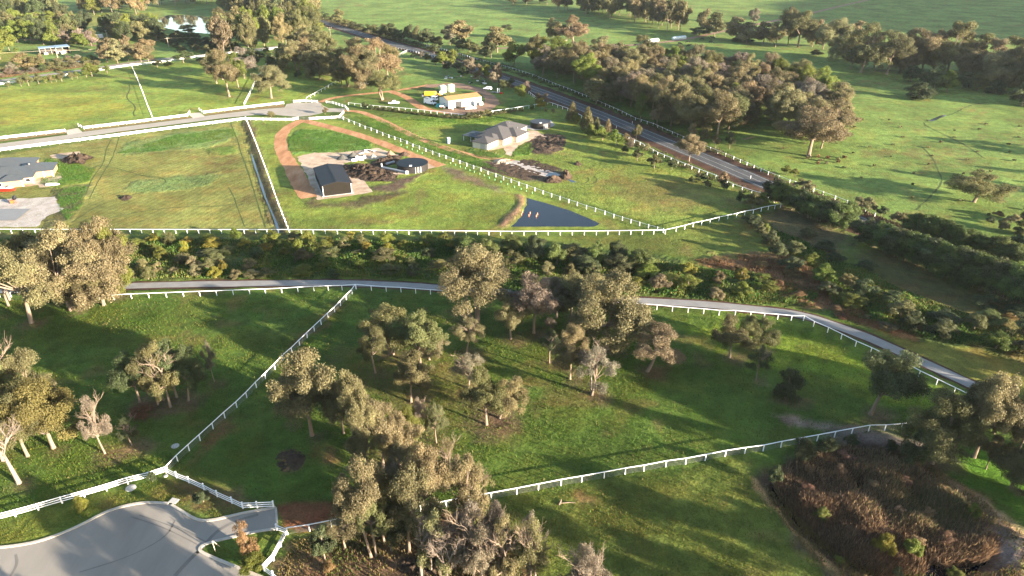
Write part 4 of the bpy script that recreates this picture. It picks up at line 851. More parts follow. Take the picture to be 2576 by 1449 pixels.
def ute(label, p, rz, mat=WHITE):
    t = thing('utility_truck', label, 'ute', p, rz)
    profile_body([(-2.6, .5), (2.5, .5), (2.6, .75), (2.5, 1.0), (1.45, 1.12), (.75, 1.72), (-.55, 1.76), (-.85, 1.1), (-2.6, 1.1)], 1.85, 'body', mat, t)
    part_box('tray', DARK, t, (-1.7, 0, 1.09), (1.5, 1.5, .08)); wheels(t, (-1.6, 1.6), .82)
    part_box('side_window', GLASS, t, (.1, 0, 1.38), (1.15, 1.74, .34))
    MB().add([(1.42, -.72, 1.15), (1.42, .72, 1.15), (.82, .66, 1.66), (.82, -.66, 1.66)], [(0, 1, 2, 3)]).build('windscreen', GLASS, t).location = (.03, 0, .03)
    for s_ in (-1, 1): part_box('headlight', CHROME, t, (2.55, s_ * .65, .85), (.08, .35, .16))
    part_box('bumper', DARK, t, (2.62, 0, .52), (.16, 1.7, .2)); return t
def suv(label, p, rz, mat=WHITE):
    t = thing('parked_car', label, 'car', p, rz)
    profile_body([(-2.3, .45), (2.3, .45), (2.35, .9), (1.3, 1.05), (.75, 1.65), (-1.9, 1.7), (-2.3, 1.05)], 1.85, 'body', mat, t)
    part_box('side_window', GLASS, t, (-.6, 0, 1.36), (2.4, 1.76, .34)); part_box('rear_window', GLASS, t, (-2.12, 0, 1.38), (.12, 1.4, .4)); wheels(t, (-1.4, 1.45), .82)
    MB().add([(1.28, -.72, 1.1), (1.28, .72, 1.1), (.82, .66, 1.6), (.82, -.66, 1.6)], [(0, 1, 2, 3)]).build('windscreen', GLASS, t).location = (.04, 0, .03); return t
ute('white ute parked alone on grass below the round tree', G(991, 262), R(5))
ute('white ute parked in front of the open shed door', G(1184, 276), R(12))
suv('white car parked on grass right of the green tanks, towing a trailer', G(1227, 226), R(160))
tr_ = thing('trailer', 'small flat trailer with upright white posts behind the white car', 'trailer', G(1246, 234.5), R(-25))
part_box('deck', CHROME, tr_, (0, 0, .55), (4.2, 1.8, .15)); wheels(tr_, (0,), .95, .33); part_box('drawbar', CHROME, tr_, (-3.0, 0, .5), (2, .15, .12)); part_box('post', WHITE, tr_, (1.6, -.7, 1.6), (.35, .35, 2.2)); part_box('post', WHITE, tr_, (2.0, .7, 1.5), (.35, .35, 2.0)); part_box('fuel_can', RED, tr_, (3.4, 0, .4), (1.2, .8, .8))
# van
vn = thing('van', 'long white high roofed van parked left of the shed', 'van', G(1082, 262), R(-35))
profile_body([(-3.2, .4), (3.2, .4), (3.3, .95), (2.6, 1.25), (1.9, 2.3), (1.5, 2.65), (-3.2, 2.65)], 2.1, 'body', WHITE, vn); wheels(vn, (-2, 2.2), .95, .38)
MB().add([(2.63, -.8, 1.3), (2.63, .8, 1.3), (1.98, .72, 2.25), (1.98, -.72, 2.25)], [(0, 1, 2, 3)]).build('windscreen', GLASS, vn).location = (.05, 0, .03)
part_box('side_window', GLASS, vn, (1.75, 0, 1.7), (.8, 1.96, .5)); part_box('roof_rack', CHROME, vn, (-1.8, 0, 2.85), (2.0, 1.5, .35)); part_box('bumper', DARK, vn, (3.28, 0, .5), (.14, 1.9, .24))
v2 = thing('small_truck', 'white boxed truck half hidden behind the long van', 'truck', G(1093, 254), R(-35))
profile_body([(-1.6, .6), (1.6, .6), (1.65, 1.3), (1.2, 2.3), (-1.6, 2.3)], 1.9, 'body', WHITE, v2); wheels(v2, (-1, 1), .85); part_box('side_window', GLASS, v2, (.6, 0, 1.75), (.9, 1.8, .45))
MB().add([(1.64, -.7, 1.4), (1.64, .7, 1.4), (1.24, .66, 2.2), (1.24, -.66, 2.2)], [(0, 1, 2, 3)]).build('windscreen', GLASS, v2).location = (.04, 0, .02)
# yellow tanker
yt = thing('water_truck', 'yellow articulated water tanker with big black wheels behind the van', 'tanker truck', G(1086, 244), R(-3))
m = MB(); n_ = 8; sec = [(-1.25, .9), (1.25, .9), (1.35, 1.4), (1.1, 2.5), (.6, 2.85), (-.6, 2.85), (-1.1, 2.5), (-1.35, 1.4)]
xs = [(-3.6, .75), (-3.4, 1), (1.9, 1), (2.6, .72)]
for x, k in xs: m.v += [(x, y * k, 1.6 + (z - 1.6) * k) for y, z in sec]
for i in range(3):
    for k in range(8): m.f.append((i * 8 + k, i * 8 + (k + 1) % 8, (i + 1) * 8 + (k + 1) % 8, (i + 1) * 8 + k)); m.m.append(0)
m.f += [tuple(reversed(range(8))), tuple(range(24, 32))]; m.m += [0, 0]
m.build('tank_body', YELLOW, yt); part_box('chassis', DARK, yt, (.3, 0, .85), (9.4, 1.0, .35)); wheels(yt, (-4.2, 3.1), 1.15, .85)
bevel(part_box('engine_cover', YELLOW, yt, (3.9, 0, 1.5), (1.8, 1.7, .9)), .1); part_box('cab', WHITE, yt, (4.9, 0, 2.2), (1.3, 1.5, 1.5)); part_box('cab_window', GLASS, yt, (4.9, 0, 2.45), (1.34, 1.3, .7)); part_box('drawbar', DARK, yt, (6.2, 0, .9), (2.2, .6, .4))
# boats etc
bt = thing('boat', 'red hulled boat with white top beside the brick house', 'boat', G(18, 484), R(4))
def hull(mat, name, parent, L, Wd, H, z0=.3):
    m = MB(); st_ = [(-L / 2, .85, .1), (-L / 4, 1, 0), (L / 6, .95, 0), (L / 3, .6, .12), (L / 2, .04, .45)]
    for x, k, up_ in st_: m.v += [(x, -Wd / 2 * k, z0 + H), (x, -Wd / 2 * k * .75, z0 + H * .4), (x, 0, z0 + H * up_), (x, Wd / 2 * k * .75, z0 + H * .4), (x, Wd / 2 * k, z0 + H)]
    for i in range(4):
        for k in range(4): m.f.append((i * 5 + k, i * 5 + k + 1, (i + 1) * 5 + k + 1, (i + 1) * 5 + k)); m.m.append(0)
        m.f.append((i * 5 + 4, i * 5, (i + 1) * 5, (i + 1) * 5 + 4)); m.m.append(0)
    m.f.append((4, 3, 2, 1, 0)); m.m.append(0); return m.build(name, mat, parent)
hull(RED, 'hull', bt, 5.6, 2.1, 1.1); d_ = hull(WHITE, 'deck', bt, 5.2, 2.2, .35, 1.4); part_box('windscreen', GLASS, bt, (.5, 0, 2.0), (.1, 1.4, .45)); part_box('outboard_motor', DARK, bt, (-3, 0, 1.4), (.4, .4, .9))
bt = thing('boat', 'orange dinghy with white gear on dark grass behind the house', 'boat', G(1191, 343), R(-10))
hull(ORANGE, 'hull', bt, 4.2, 1.9, .9, .1); part_box('seat', WHITE, bt, (.3, 0, 1.1), (2.2, 1.2, .25)); part_box('outboard_motor', DARK, bt, (-2, 0, 1.3), (.4, .4, .7))
bt = thing('boat', 'white upturned dinghy on grass left of the lone round tree', 'boat', G(919, 212.5), R(8)); hh = hull(WHITE, 'hull', bt, 5, 2, 1, 0); hh.rotation_euler = (math.pi, 0, 0); hh.location = (0, 0, 1.05)
bt = thing('boat', 'pale dinghy shape lying on bare sand below the brick house', 'boat', G(134, 465), R(5)); hh = hull(TANKG, 'hull', bt, 4.2, 1.7, .7, 0); hh.rotation_euler = (math.pi, 0, 0); hh.location = (0, 0, .72)
# toilets, tarps, small gear
def toilet(label, p, h=2.2):
    t = thing('portable_toilet', label, 'portable toilet', p, .3); bevel(part_box('cabin', BLUE, t, (0, 0, h / 2), (1.1, 1.1, h)), .05); part_box('door', WHITE, t, (0, -.56, h * .45), (.7, .05, h * .8)); part_box('roof', WHITE, t, (0, 0, h + .08), (1.16, 1.16, .16)); return t
toilet('blue and white portable toilet at the drive edge left of the house', G(1129, 361)); toilet('blue portable toilet against the white front of the tan roofed shed', G(1195.5, 266.5))
o = MB().lathe([(1.5, 0), (1.2, .8), (.5, 1.5), (.1, 1.7)], 8).build('tarpaulin', TEAL); o.location = G(1103, 268.5); tag(o, 'teal tarpaulin heap between the van and the shed wall', 'tarpaulin')
jp = thing('equipment_pile', 'white and dark equipment heaped against the left shed wall', 'equipment', G(1116, 272))
for nm, mt_, c, d in (('cover', WHITE, (-1, .3, .9), (1.8, 1.2, .6)), ('frame', CHROME, (.4, 0, .5), (1.2, .9, 1.0)), ('wheelbarrow', DARK, (1.8, -.3, .4), (1.4, .7, .6)), ('can', RED, (-1, -.8, .35), (.3, .3, .6))): bevel(part_box(nm, mt_, jp, c, d), .15)
ac = thing('generator', 'white boxy generator at the right end of the shed front', 'generator', G(1210, 264.5), .5); bevel(part_box('case', WHITE, ac, (0, 0, .8), (1.7, .9, 1.4)), .05); part_box('grille', DARK, ac, (-.45, -.47, .85), (.6, .05, .9))
for i, (x, y) in enumerate(((1181, 262.5), (1167.5, 266.5))):
    t = thing('drum', ('dark drum standing by the shed wall behind the ute', 'dark crate against the shed wall right of the open door')[i], 'drum', G(x, y)); MB().lathe([(.01, 0), (.45, 0), (.45, 1.0), (.4, 1.05), (.01, 1.05)], 12).build('shell', DARK, t); MB().lathe([(.2, 1.06), (.2, 1.1), (.01, 1.1)], 8).build('lid', CHROME, t)
t = thing('drum', 'yellow cone shaped drum beside the person in front of the shed', 'drum', G(1138.5, 276.5)); MB().lathe([(.01, 0), (.4, 0), (.33, 1.2), (.15, 1.3), (.01, 1.3)], 12).build('shell', POLE, t)
mx = thing('cement_mixer', 'orange cement mixer with black drum on the white sand pad', 'cement mixer', G(36, 511), .4)
m = MB()
for a, b in (((-.7, -.5, 0), (0, 0, 1.2)), ((-.7, .5, 0), (0, 0, 1.2)), ((.7, 0, 0), (0, 0, 1.2))): m.beam(a, b, .12, .12)
m.box((-.5, 0, .6), (.8, .9, .9)); m.build('frame', ORANGE, mx); MB().tube([(.1, 0, 1.1), (.35, 0, 1.5), (.65, 0, 2.0), (.8, 0, 2.3)], [.35, .62, .6, .35], 14).build('mixing_drum', DARK, mx)
for i, (a, b, lb) in enumerate(((G(1622, 108.5), G(1655, 104), 'long white silage wrap beside the farm track, nearer of two'), (G(1692, 101), G(1724, 97), 'long pale blue silage wrap beside the farm track, farther right of two'))):
    d = b - a; o = MB().tube([tuple(d * t_ + Vector((0, 0, .9 * k + .1))) for t_, k in ((0, .3), (.03, .9), (.97, .9), (1, .3))], [.4, 1.5, 1.5, .4], 12).build('silage_wrap', SILAGE); o.location = a; smooth(o); tag(o, lb, 'silage wrap')
# buoys
by = MB().lathe([(.01, -.1), (.3, -.05), (.3, .15), (.16, .25), (.16, .55), (.26, .65), (.2, .95), (.01, 1.0)], 10).mesh('floating_marker', simple('pink_orange_float', (.75, .28, .17), .5))
bl = ('farthest left', 'nearest left', 'farthest middle', 'nearest middle', 'farthest right', 'nearest right')
for (x, y), s_ in zip(((1314, 535), (1311.5, 541), (1333.5, 537.5), (1330.5, 543.5), (1352, 540), (1349, 545)), bl):
    o = link('floating_marker', by); o.location = G(x, y, .05); o.scale = (.6,) * 3; tag(o, 'small pink marker floating on the triangular dam, ' + s_ + ' of six', 'buoy', 'pink markers floating on the dam')
# sapling guards along the diagonal fence
gm = MB().lathe([(.12, 0), (.13, .6)], 6).mesh('tree_guard', simple('pale_green_guard', (.14, .34, .17), .6))
gl = [(1009, 366), (1024, 372), (1037, 377), (1050, 382), (1062, 387), (1133, 412), (1146, 416), (1158, 421), (1171, 425), (1182, 430), (1193, 434), (1207, 439), (1218, 443), (1231, 449), (1245, 454), (1260, 459), (1277, 465), (1294, 472), (1311, 477), (1324, 482), (1339, 487)]
GUARDS = []
for x, y in gl:
    o = link('tree_guard', gm); o.location = G(x, y); GUARDS.append((x, o))
# cattle, people: one continuous skinned body each
def skin_mesh(name, verts, edges, radii, mat, sub=1):
    me = bpy.data.meshes.new(name); me.from_pydata(verts, edges, []); o = bpy.data.objects.new('tmp', me); COL.objects.link(o)
    md = o.modifiers.new('s', 'SKIN'); sv = me.skin_vertices[0].data
    for i, r_ in enumerate(radii): sv[i].radius = (r_ if isinstance(r_, tuple) else (r_, r_))
    sv[0].use_root = True; md.use_smooth_shade = True
    if sub: s2 = o.modifiers.new('u', 'SUBSURF'); s2.levels = sub; s2.render_levels = sub
    dg = bpy.context.evaluated_depsgraph_get(); out = bpy.data.meshes.new_from_object(o.evaluated_get(dg)); out.name = name
    out.materials.clear(); out.materials.append(mat); bpy.data.objects.remove(o); bpy.data.meshes.remove(me); return out
def cow_mesh(graze):
    hd = (1.55, 0, .35) if graze else (1.55, 0, 1.45); nk = (1.15, 0, .95) if graze else (1.15, 0, 1.3); mz = (1.75, 0, .12) if graze else (1.85, 0, 1.35)
    v = [(0, 0, 1.0), (-.8, 0, 1.08), (.75, 0, 1.05), nk, hd, mz, (-.95, .22, .75), (-1.0, .24, .45), (-.92, .24, .02), (-.95, -.22, .75), (-1.0, -.24, .45), (-.92, -.24, .02), (.7, .2, .7), (.72, .22, .4), (.7, .22, .02), (.7, -.2, .7), (.72, -.22, .4), (.7, -.22, .02), (-1.1, 0, 1.2), (-1.2, 0, .6), (hd[0] - .08, .2, hd[2] + .14), (hd[0] - .08, -.2, hd[2] + .14)]
    e = [(0, 1), (0, 2), (2, 3), (3, 4), (4, 5), (1, 6), (6, 7), (7, 8), (1, 9), (9, 10), (10, 11), (2, 12), (12, 13), (13, 14), (2, 15), (15, 16), (16, 17), (1, 18), (18, 19), (4, 20), (4, 21)]
    r_ = [.42, .36, .36, .2, .16, .11, .15, .08, .06, .15, .08, .06, .12, .07, .06, .12, .07, .06, .05, .03, .04, .04]
    return skin_mesh('cow', v, e, r_, COWM)
CG, CS = cow_mesh(True), cow_mesh(False)
cows = [(1497, 118), (1507, 119.5), (1511, 121), (1522, 117), (1534, 118), (1540, 118.5), (1545, 117), (1600, 117), (1616, 118), (1621, 118), (1710, 113), (1731, 108.5), (1732, 118), (1766, 101), (1788, 108.5), (1793, 98)]
COWS = []
for i, (x, y) in enumerate(cows):
    o = link('cow', CG if i % 3 else CS); o.location = G(x, y); o.rotation_euler = (0, 0, rng.uniform(-.5, .5) + (math.pi if i % 2 else 0)); o.scale = (1.25,) * 3; COWS.append((x, o))
def person(label, p, rz, cloth, bend=0):
    v = [(0, 0, .92), (.04 * bend, 0, 1.2), (.1 * bend, 0, 1.42), (.12 * bend, 0, 1.54), (.16 * bend, 0, 1.66), (0, .1, .86), (.03, .12, .48), (0, .12, .06), (.14, .12, .04), (0, -.1, .86), (-.05, -.12, .48), (-.08, -.12, .06), (.06, -.12, .04), (.1 * bend, .2, 1.4), (.08, .26, 1.12), (.2, .24, .9), (.26, .23, .84), (.1 * bend, -.2, 1.4), (.02, -.27, 1.12), (.08, -.27, .88), (.1, -.27, .8)]
    e = [(0, 1), (1, 2), (2, 3), (3, 4), (0, 5), (5, 6), (6, 7), (7, 8), (0, 9), (9, 10), (10, 11), (11, 12), (2, 13), (13, 14), (14, 15), (15, 16), (2, 17), (17, 18), (18, 19), (19, 20)]
    r_ = [(.16, .12), (.14, .11), (.17, .12), .055, .10, .09, .065, .045, .05, .09, .065, .045, .05, .06, .045, .035, .04, .06, .045, .035, .04]
    me = skin_mesh('person', v, e, r_, cloth); o = link('person', me); o.location = p; o.rotation_euler = (0, 0, rz); tag(o, label, 'person')
    me.materials.append(SKIN)
    for f in me.polygons:
        if f.center.z > 1.5: f.material_index = 1
    hh = MB().lathe([(.115, 1.68), (.1, 1.76), (.05, 1.8), (.01, 1.81)], 10, (.16 * bend, 0, 0)).build('hat', DARK if cloth is CLOTH1 else POLE, o); return o
person('person in dark clothes standing in front of the tan roofed shed', G(1143, 278), .5, CLOTH1, .5)
person('person in tan clothes standing left of the other by the shed', G(1137, 277.6), -.4, CLOTH2, .3)
# power poles and wires
def pole(label, x, yb, yt, arm=False, mat=POLE):
    h = hgt(x, yb, yt); t = thing('power_pole', label, 'power pole', G(x, yb)); MB().tube([(0, 0, 0), (0, 0, h)], [.2, .14], 8).build('shaft', mat, t)
    part_box('crossarm', mat, t, (0, 0, h - .4), (3.2 if arm else 1.3, .11, .11), .3)
    if arm: part_box('crossarm', mat, t, (0, 0, h - 1.6), (2.4, .16, .16), .3)
    m = MB()
    for s_ in ((-.7, 0, .7) if arm else (-.5, .5)): m.lathe([(.01, 0), (.09, .02), (.09, .2), (.01, .22)], 6, (s_ * math.cos(.3) * (2 if arm else 1), s_ * math.sin(.3) * (2 if arm else 1), h - .32))
    m.build('insulator', WHITE, t); return G(x, yb) + Vector((0, 0, h - .2))
p1 = pole('bare timber power pole in front of the blue roofed farm shed', 149.5, 158.5, 125, mat=POLE)
p2 = pole('bare timber power pole on grass right of the caravan', 273, 106, 76)
p3 = pole('bare timber power pole beside dark trees below the pond', 425, 119.5, 95)
p4 = pole('grey power pole with two crossarms beside the main road', 831.5, 91, 69, True, BARK)
p5 = pole('grey power pole with crossarms deep in the roadside trees', 798, 74, 58, True, BARK)
p6 = pole('dark power pole showing between the tall gums', 741.5, 93, 66, False, BARK)
def wire(label, a, b, sag=1.2, offs=(-.6, .6)):
    m = MB()
    for k in offs:
        pts = []
        for i in range(13):
            t_ = i / 12; q = a.lerp(b, t_); pts.append((q.x, q.y + k, q.z - 4 * sag * t_ * (1 - t_)))
        m.tube(pts, [.035] * 13, 4)
    tag(m.build('power_line', POLE), label, 'power line')
wire('pair of power lines from the farm shed pole off the left edge', p1, p1 + Vector((-150, -25, -1)))
wire('pair of power lines from the farm shed pole to the pole below the pond', p1, p3, 2.5)
wire('pair of power lines from the pond pole towards the tall gums', p3, p6, 2)
wire('power lines between the two roadside poles', p4, p5, .5)
# roadside white markers
mk = MB().box((0, 0, .5), (.12, .05, 1.1)).mesh('guide_post', WHITE)
for (x, y), lb in zip(((1550.5, 322.5), (1590.5, 311), (1888, 449), (1921, 433), (2069, 527)), ('nearer side of the main road, leftmost', 'far side of the main road beside the wood', 'near edge of the main road left of the hedge', 'far edge of the main road near the white posts', 'near edge of the main road beside the dark hedge')):
    o = link('guide_post', mk); o.location = G(x, y); tag(o, 'small white guide post on the ' + lb, 'guide post', 'guide posts along the main road')
# A-frame survey stakes, covers, drain
t = thing('timber_stakes', 'two leaning pale timber stakes on the grass island kerb', 'stakes', G(542, 1388))
MB().beam((0, 0, 0), (-.12, .15, 1.9), .09, .09).build('stake', POLE, t); MB().beam((.25, .9, 0), (-.1, .2, 1.85), .09, .09).build('stake', POLE, t)
def cover(label, x, y, wpx):
    r_ = wpx * mpp(x, y) / 2; o = MB().lathe([(r_ * 1.0, -.02), (r_, .06), (r_ * .96, .08), (.01, .10)], 24).build('pit_cover', CONC); o.location = G(x, y); tag(o, label, 'pit cover'); smooth(o)
cover('round pale concrete pit cover in meadow shade beside the diagonal fence', 441, 1122, 19); cover('round pale concrete pit cover in the verge below the three rail fence', 329, 1228, 25); cover('small pale concrete cover below the fence corner', 417, 1197.5, 11)
t = thing('drain', 'grey concrete side entry drain at the kerb break of the cul-de-sac', 'drain', G(438, 1262), -.3); part_box('lid', CONC, t, (0, 0, .18), (1.2, .9, .12)); part_box('chamber', CONC, t, (0, 0, .04), (1.0, .7, .16)); part_box('throat', DARK, t, (0, -.42, .08), (.9, .05, .1))
def log(label, a, b, r_=.16, mat=BARKP):
    P0, P1 = G(*a), G(*b); d = P1 - P0; o = MB().tube([(0, 0, r_), tuple(d * .5 + Vector((.1, .1, r_ * 1.2))), tuple(d + Vector((0, 0, r_)))], [r_, r_ * .85, r_ * .5], 7).build('fallen_log', mat); o.location = P0; tag(o, label, 'log')
log('pale broken log lying in the grass below the foreground fence', (1406, 1272), (1412, 1258), .13); log('brown dead branch on grass beside the pale log', (1410, 1267), (1448, 1266), .09, BARK)
log('pale log lying on grass under the far gums', (905, 193), (925, 188), .3); log('bleached fallen branch on dark grass under the right hand belt', (2052, 136), (2060, 138), .2); log('pale fallen trunk at the foot of the two far gums', (1412, 106), (1426, 103), .5)
log('dead branch lying on grass beside the young wood', (1870, 352), (1898, 346), .25)

# ------------------------------------------------------------------ vegetation prototypes (unit height, unit width)
def quads_mesh(name, P, N, size, tone, rs, mat=None, upright=False):
    n = len(P); T = rs.normal(size=(n, 3)); T -= N * (T * N).sum(1, keepdims=True); T /= np.linalg.norm(T, axis=1, keepdims=True) + 1e-9
    B = np.cross(N, T); s1 = size * rs.uniform(.6, 1.4, n); s2 = s1 * rs.uniform(.45, .9, n)
    V = np.stack([P + T * s1[:, None], P + B * s2[:, None], P - T * s1[:, None], P - B * s2[:, None]], 1).reshape(-1, 3)
    me = bpy.data.meshes.new(name); me.vertices.add(4 * n); me.vertices.foreach_set('co', V.ravel())
    me.loops.add(4 * n); me.loops.foreach_set('vertex_index', np.arange(4 * n)); me.polygons.add(n)
    me.polygons.foreach_set('loop_start', np.arange(0, 4 * n, 4)); me.polygons.foreach_set('loop_total', np.full(n, 4)); me.update(calc_edges=True)
    at = me.attributes.new('tone', 'FLOAT', 'POINT'); at.data.foreach_set('value', np.repeat(tone, 4))
    me.materials.append(mat or FOL); return me
def unit(v): return v / (np.linalg.norm(v, axis=-1, keepdims=True) + 1e-9)
def crown(seed, nc=24, per=150, zc=.68, rz=.30, rc=(.10, .17), leaf=.017, hollow=.55, flat=.75, fill=.0, rx=.5, cone=False, zmin=None):
    rs = np.random.RandomState(seed); C = []; tries = 0
    while len(C) < nc and tries < 4000:
        tries += 1
        d = unit(rs.normal(size=3)); r_ = rs.uniform(hollow, 1) ** .7
        if d[2] < -.55: continue
        R_ = rs.uniform(*rc); c = np.array([d[0] * (rx - R_ * .8) * r_, d[1] * (rx - R_ * .8) * r_, zc + d[2] * (rz - R_ * .5) * r_])
        if cone:
            h_ = rs.uniform(.12, .93); k = (1 - h_) ** .8 * .42; a = rs.uniform(0, 6.28); R_ = .06 + .12 * (1 - h_); c = np.array([k * math.cos(a), k * math.sin(a), h_])
        if all(np.linalg.norm(c - q[0]) > (R_ + q[1]) * .58 for q in C): C.append((c, R_, rs.uniform(.78, 1.22)))
        elif tries > 2500: C.append((c, R_, rs.uniform(.78, 1.22)))
    P, N, T = [], [], []
    for c, R_, t in C:
        k = int(per * (R_ / .14) ** 1.6 * rs.uniform(.7, 1.2)); d = rs.normal(size=(k, 3)); d[:, 2] = d[:, 2] * .9 + .35; d = unit(d)
        rr = R_ * rs.uniform(.45, 1.03, (k, 1)) ** .6
        lump = 1 + .22 * np.sin(d[:, :1] * 9 + seed) * np.cos(d[:, 1:2] * 8 + c[0] * 20)
        p = c + d * rr * lump * np.array([1, 1, flat]); P.append(p)
        out = unit(p - np.array([0, 0, zc - rz * .6]))
        N.append(unit(d * .65 + out * .3 + rs.normal(size=(k, 3)) * .62)); T.append(t * rs.uniform(.82, 1.18, k))
    if fill:
        k = int(per * nc * fill); d = unit(rs.normal(size=(k, 3))); P.append(np.array([0, 0, zc]) + d * np.array([rx * .8, rx * .8, rz * .8]) * rs.uniform(.2, 1, (k, 1))); N.append(unit(d + rs.normal(size=(k, 3)) * .7)); T.append(rs.uniform(.7, 1, k))
    P = np.concatenate(P); P[:, 2] = np.maximum(P[:, 2], .01 if zmin is None else zmin)
    return quads_mesh('crown', P, np.concatenate(N), leaf, np.concatenate(T), rs), C
def crown2(seed, lobes=6, cl=9, per=150, leaf=.0125, zlo=.42, zhi=.86, R_=(.15, .23), rc=(.055, .10), rad=.30, flat=.75):
    """eucalypt crown: a few uneven limb-end lobes, each a cloud of small leaf clumps with gaps between"""
    rs = np.random.RandomState(seed); L, C = [], []; a0 = rs.uniform(0, 6.28)
    for i in range(lobes):
        a = a0 + i * 6.283 / max(lobes - 1, 1) + rs.uniform(-.35, .35); rr = rad * rs.uniform(.55, 1.05) if i < lobes - 1 else rs.uniform(0, .08)
        z = rs.uniform(zlo, zhi - .12) if i < lobes - 1 else zhi
        L.append((np.array([math.cos(a) * rr, math.sin(a) * rr, z]), rs.uniform(*R_)))
    P, N, T = [], [], []
    for lc, lr in L:
        lt_ = rs.uniform(.85, 1.15)
        for _ in range(cl):
            d = rs.normal(size=3); d[2] = d[2] * .8 + .25; d = unit(d); c = lc + d * lr * rs.uniform(.45, 1.0) * np.array([1, 1, .8]); R = rs.uniform(*rc) * (1.15 if rs.rand() < .2 else 1)
            t = lt_ * rs.uniform(.8, 1.22); C.append((c, R, t)); k = int(per * (R / .08) ** 1.7 * rs.uniform(.55, 1.25))
            e = rs.normal(size=(k, 3)); e[:, 2] = e[:, 2] * .9 + .3; e = unit(e); p = c + e * R * rs.uniform(.25, 1.08, (k, 1)) ** .6 * np.array([1, 1, flat]) + rs.normal(size=(k, 3)) * R * .10
            out = unit(p - np.array([0, 0, .45])); P.append(p); N.append(unit(e * .55 + out * .35 + rs.normal(size=(k, 3)) * .6)); T.append(t * rs.uniform(.8, 1.2, k))
    P = np.concatenate(P); k = .5 / np.percentile(np.abs(P[:, :2]), 99.6); P[:, :2] *= k; kz = .985 / np.percentile(P[:, 2], 99.8); P[:, 2] *= kz
    C = [(c * np.array([k, k, kz]), R, t) for c, R, t in C]
    return quads_mesh('crown', P, np.concatenate(N), leaf, np.concatenate(T), rs), C
def trunk(seed, C, zf=.36, r0=.034, lean=0, mat=None, stems=1, nlimb=9):
    rg = random.Random(seed); m = MB()
    for s_ in range(stems):
        bx, by_ = (0, 0) if stems == 1 else (rg.uniform(-.05, .05), rg.uniform(-.05, .05)); tx, ty = rg.uniform(-.05, .05) + bx * 2, rg.uniform(-.05, .05) + by_ * 2
        rr = r0 / (stems ** .4); fork = Vector((tx, ty, zf))
        m.tube([(bx, by_, -.02), (bx * 1.1, by_, .03), (bx + (tx - bx) * .5 + rg.uniform(-.02, .02), by_ + (ty - by_) * .5, zf * .55), tuple(fork)], [rr * 1.5, rr * 1.05, rr * .85, rr * .72], 8)
        for c, R_, t in rg.sample(C, min(len(C), max(3, nlimb // stems))):
            c = Vector(c); mid = fork.lerp(c, .5) + Vector((rg.uniform(-.04, .04), rg.uniform(-.04, .04), rg.uniform(-.02, .05)))
            m.tube([tuple(fork), tuple(mid), tuple(fork.lerp(c, .95))], [rr * .5, rr * .3, rr * .1], 5)
            for _ in range(2):
                e = c + Vector((rg.uniform(-1, 1), rg.uniform(-1, 1), rg.uniform(-.3, 1))) * R_ * 1.05; m.tube([tuple(mid), tuple(mid.lerp(e, .6)), tuple(e)], [rr * .2, rr * .12, rr * .04], 4, cap=False)
    return m.mesh('trunk', mat or BARK)
def bare(seed, depth=4, r0=.03, zf=.28, spread=.5, mat=None, kids=3, start=.0):
    rg = random.Random(seed); m = MB()
    def grow(p, d, L, r_, k):
        q = p + d * L * .5 + Vector((rg.uniform(-1, 1), rg.uniform(-1, 1), rg.uniform(-.5, .5))) * L * .12; e = p + d * L + Vector((rg.uniform(-1, 1), rg.uniform(-1, 1), rg.uniform(-.3, .6))) * L * .18
        m.tube([tuple(p), tuple(q), tuple(e)], [r_, r_ * .8, r_ * .55], 6 if k > 2 else 4, cap=False)
        if k == 0: return
        for i in range(kids + (1 if k > 2 else 0)):
            a = rg.uniform(0, 6.28); dd = (d + Vector((math.cos(a), math.sin(a), rg.uniform(-.15, .5))) * rg.uniform(.55, 1.0)).normalized()
            b_ = p.lerp(e, rg.uniform(.35, 1)) if i else e
            grow(b_, dd, L * rg.uniform(.55, .8), r_ * .52, k - 1)
    if not start:
        m.tube([(0, 0, -.02), (0, 0, .04), (.01, .01, zf)], [r0 * 1.4, r0 * 1.05, r0 * .85], 8)
    grow(Vector((.01, .01, zf - .01)) if not start else Vector((0, 0, start)), Vector((0, 0, 1)), .26, r0 * .8, depth)
    zs = max(v[2] for v in m.v); xs = max(abs(v[0]) for v in m.v + [(.1, 0, 0)]); ys = max(abs(v[1]) for v in m.v)
    kx = .5 / max(xs, ys); kz = 1 / zs if not start else .97 / zs
    m.v = [(x * kx, y * kx, z * kz) for x, y, z in m.v]
    return m.mesh('branches', mat or BARKP)
PROTO = {}
def reg(kind, *parts): PROTO.setdefault(kind, []).append(parts)
for i in range(6):       # dense gum
    cm, C = crown2(10 + i, 10, 12, 400, .0088, .32, .83, (.15, .23)); reg('gum', ('crown', cm), ('trunk', trunk(10 + i, C, .34, .027)))
for i in range(5):       # open gum with visible limbs
    cm, C = crown2(30 + i, 8, 10, 420, .0084, .36, .82, (.13, .20), (.055, .095)); reg('open', ('crown', cm), ('trunk', trunk(30 + i, C, .38, .028, mat=BARKP, nlimb=16)))
for i in range(3):       # multi stemmed gum
    cm, C = crown2(50 + i, 10, 11, 400, .0086, .34, .82, (.14, .22), rad=.33); reg('multi', ('crown', cm), ('trunk', trunk(50 + i, C, .36, .032, mat=BARKP, stems=3, nlimb=12)))
for i in range(3):       # live crown with dead twigs poking out
    cm, C = crown2(60 + i, 7, 9, 340, .0084, .34, .80, (.12, .19), (.055, .09)); reg('half', ('crown', cm), ('trunk', trunk(60 + i, C, .34, .027, mat=BARKP, nlimb=8)), ('dead_branches', bare(60 + i, 4, .022, .34, mat=BARKP, start=.34)))
DEADTW = simple('dead_twigs', (.20, .16, .13), .9, var=.25, scale=3)
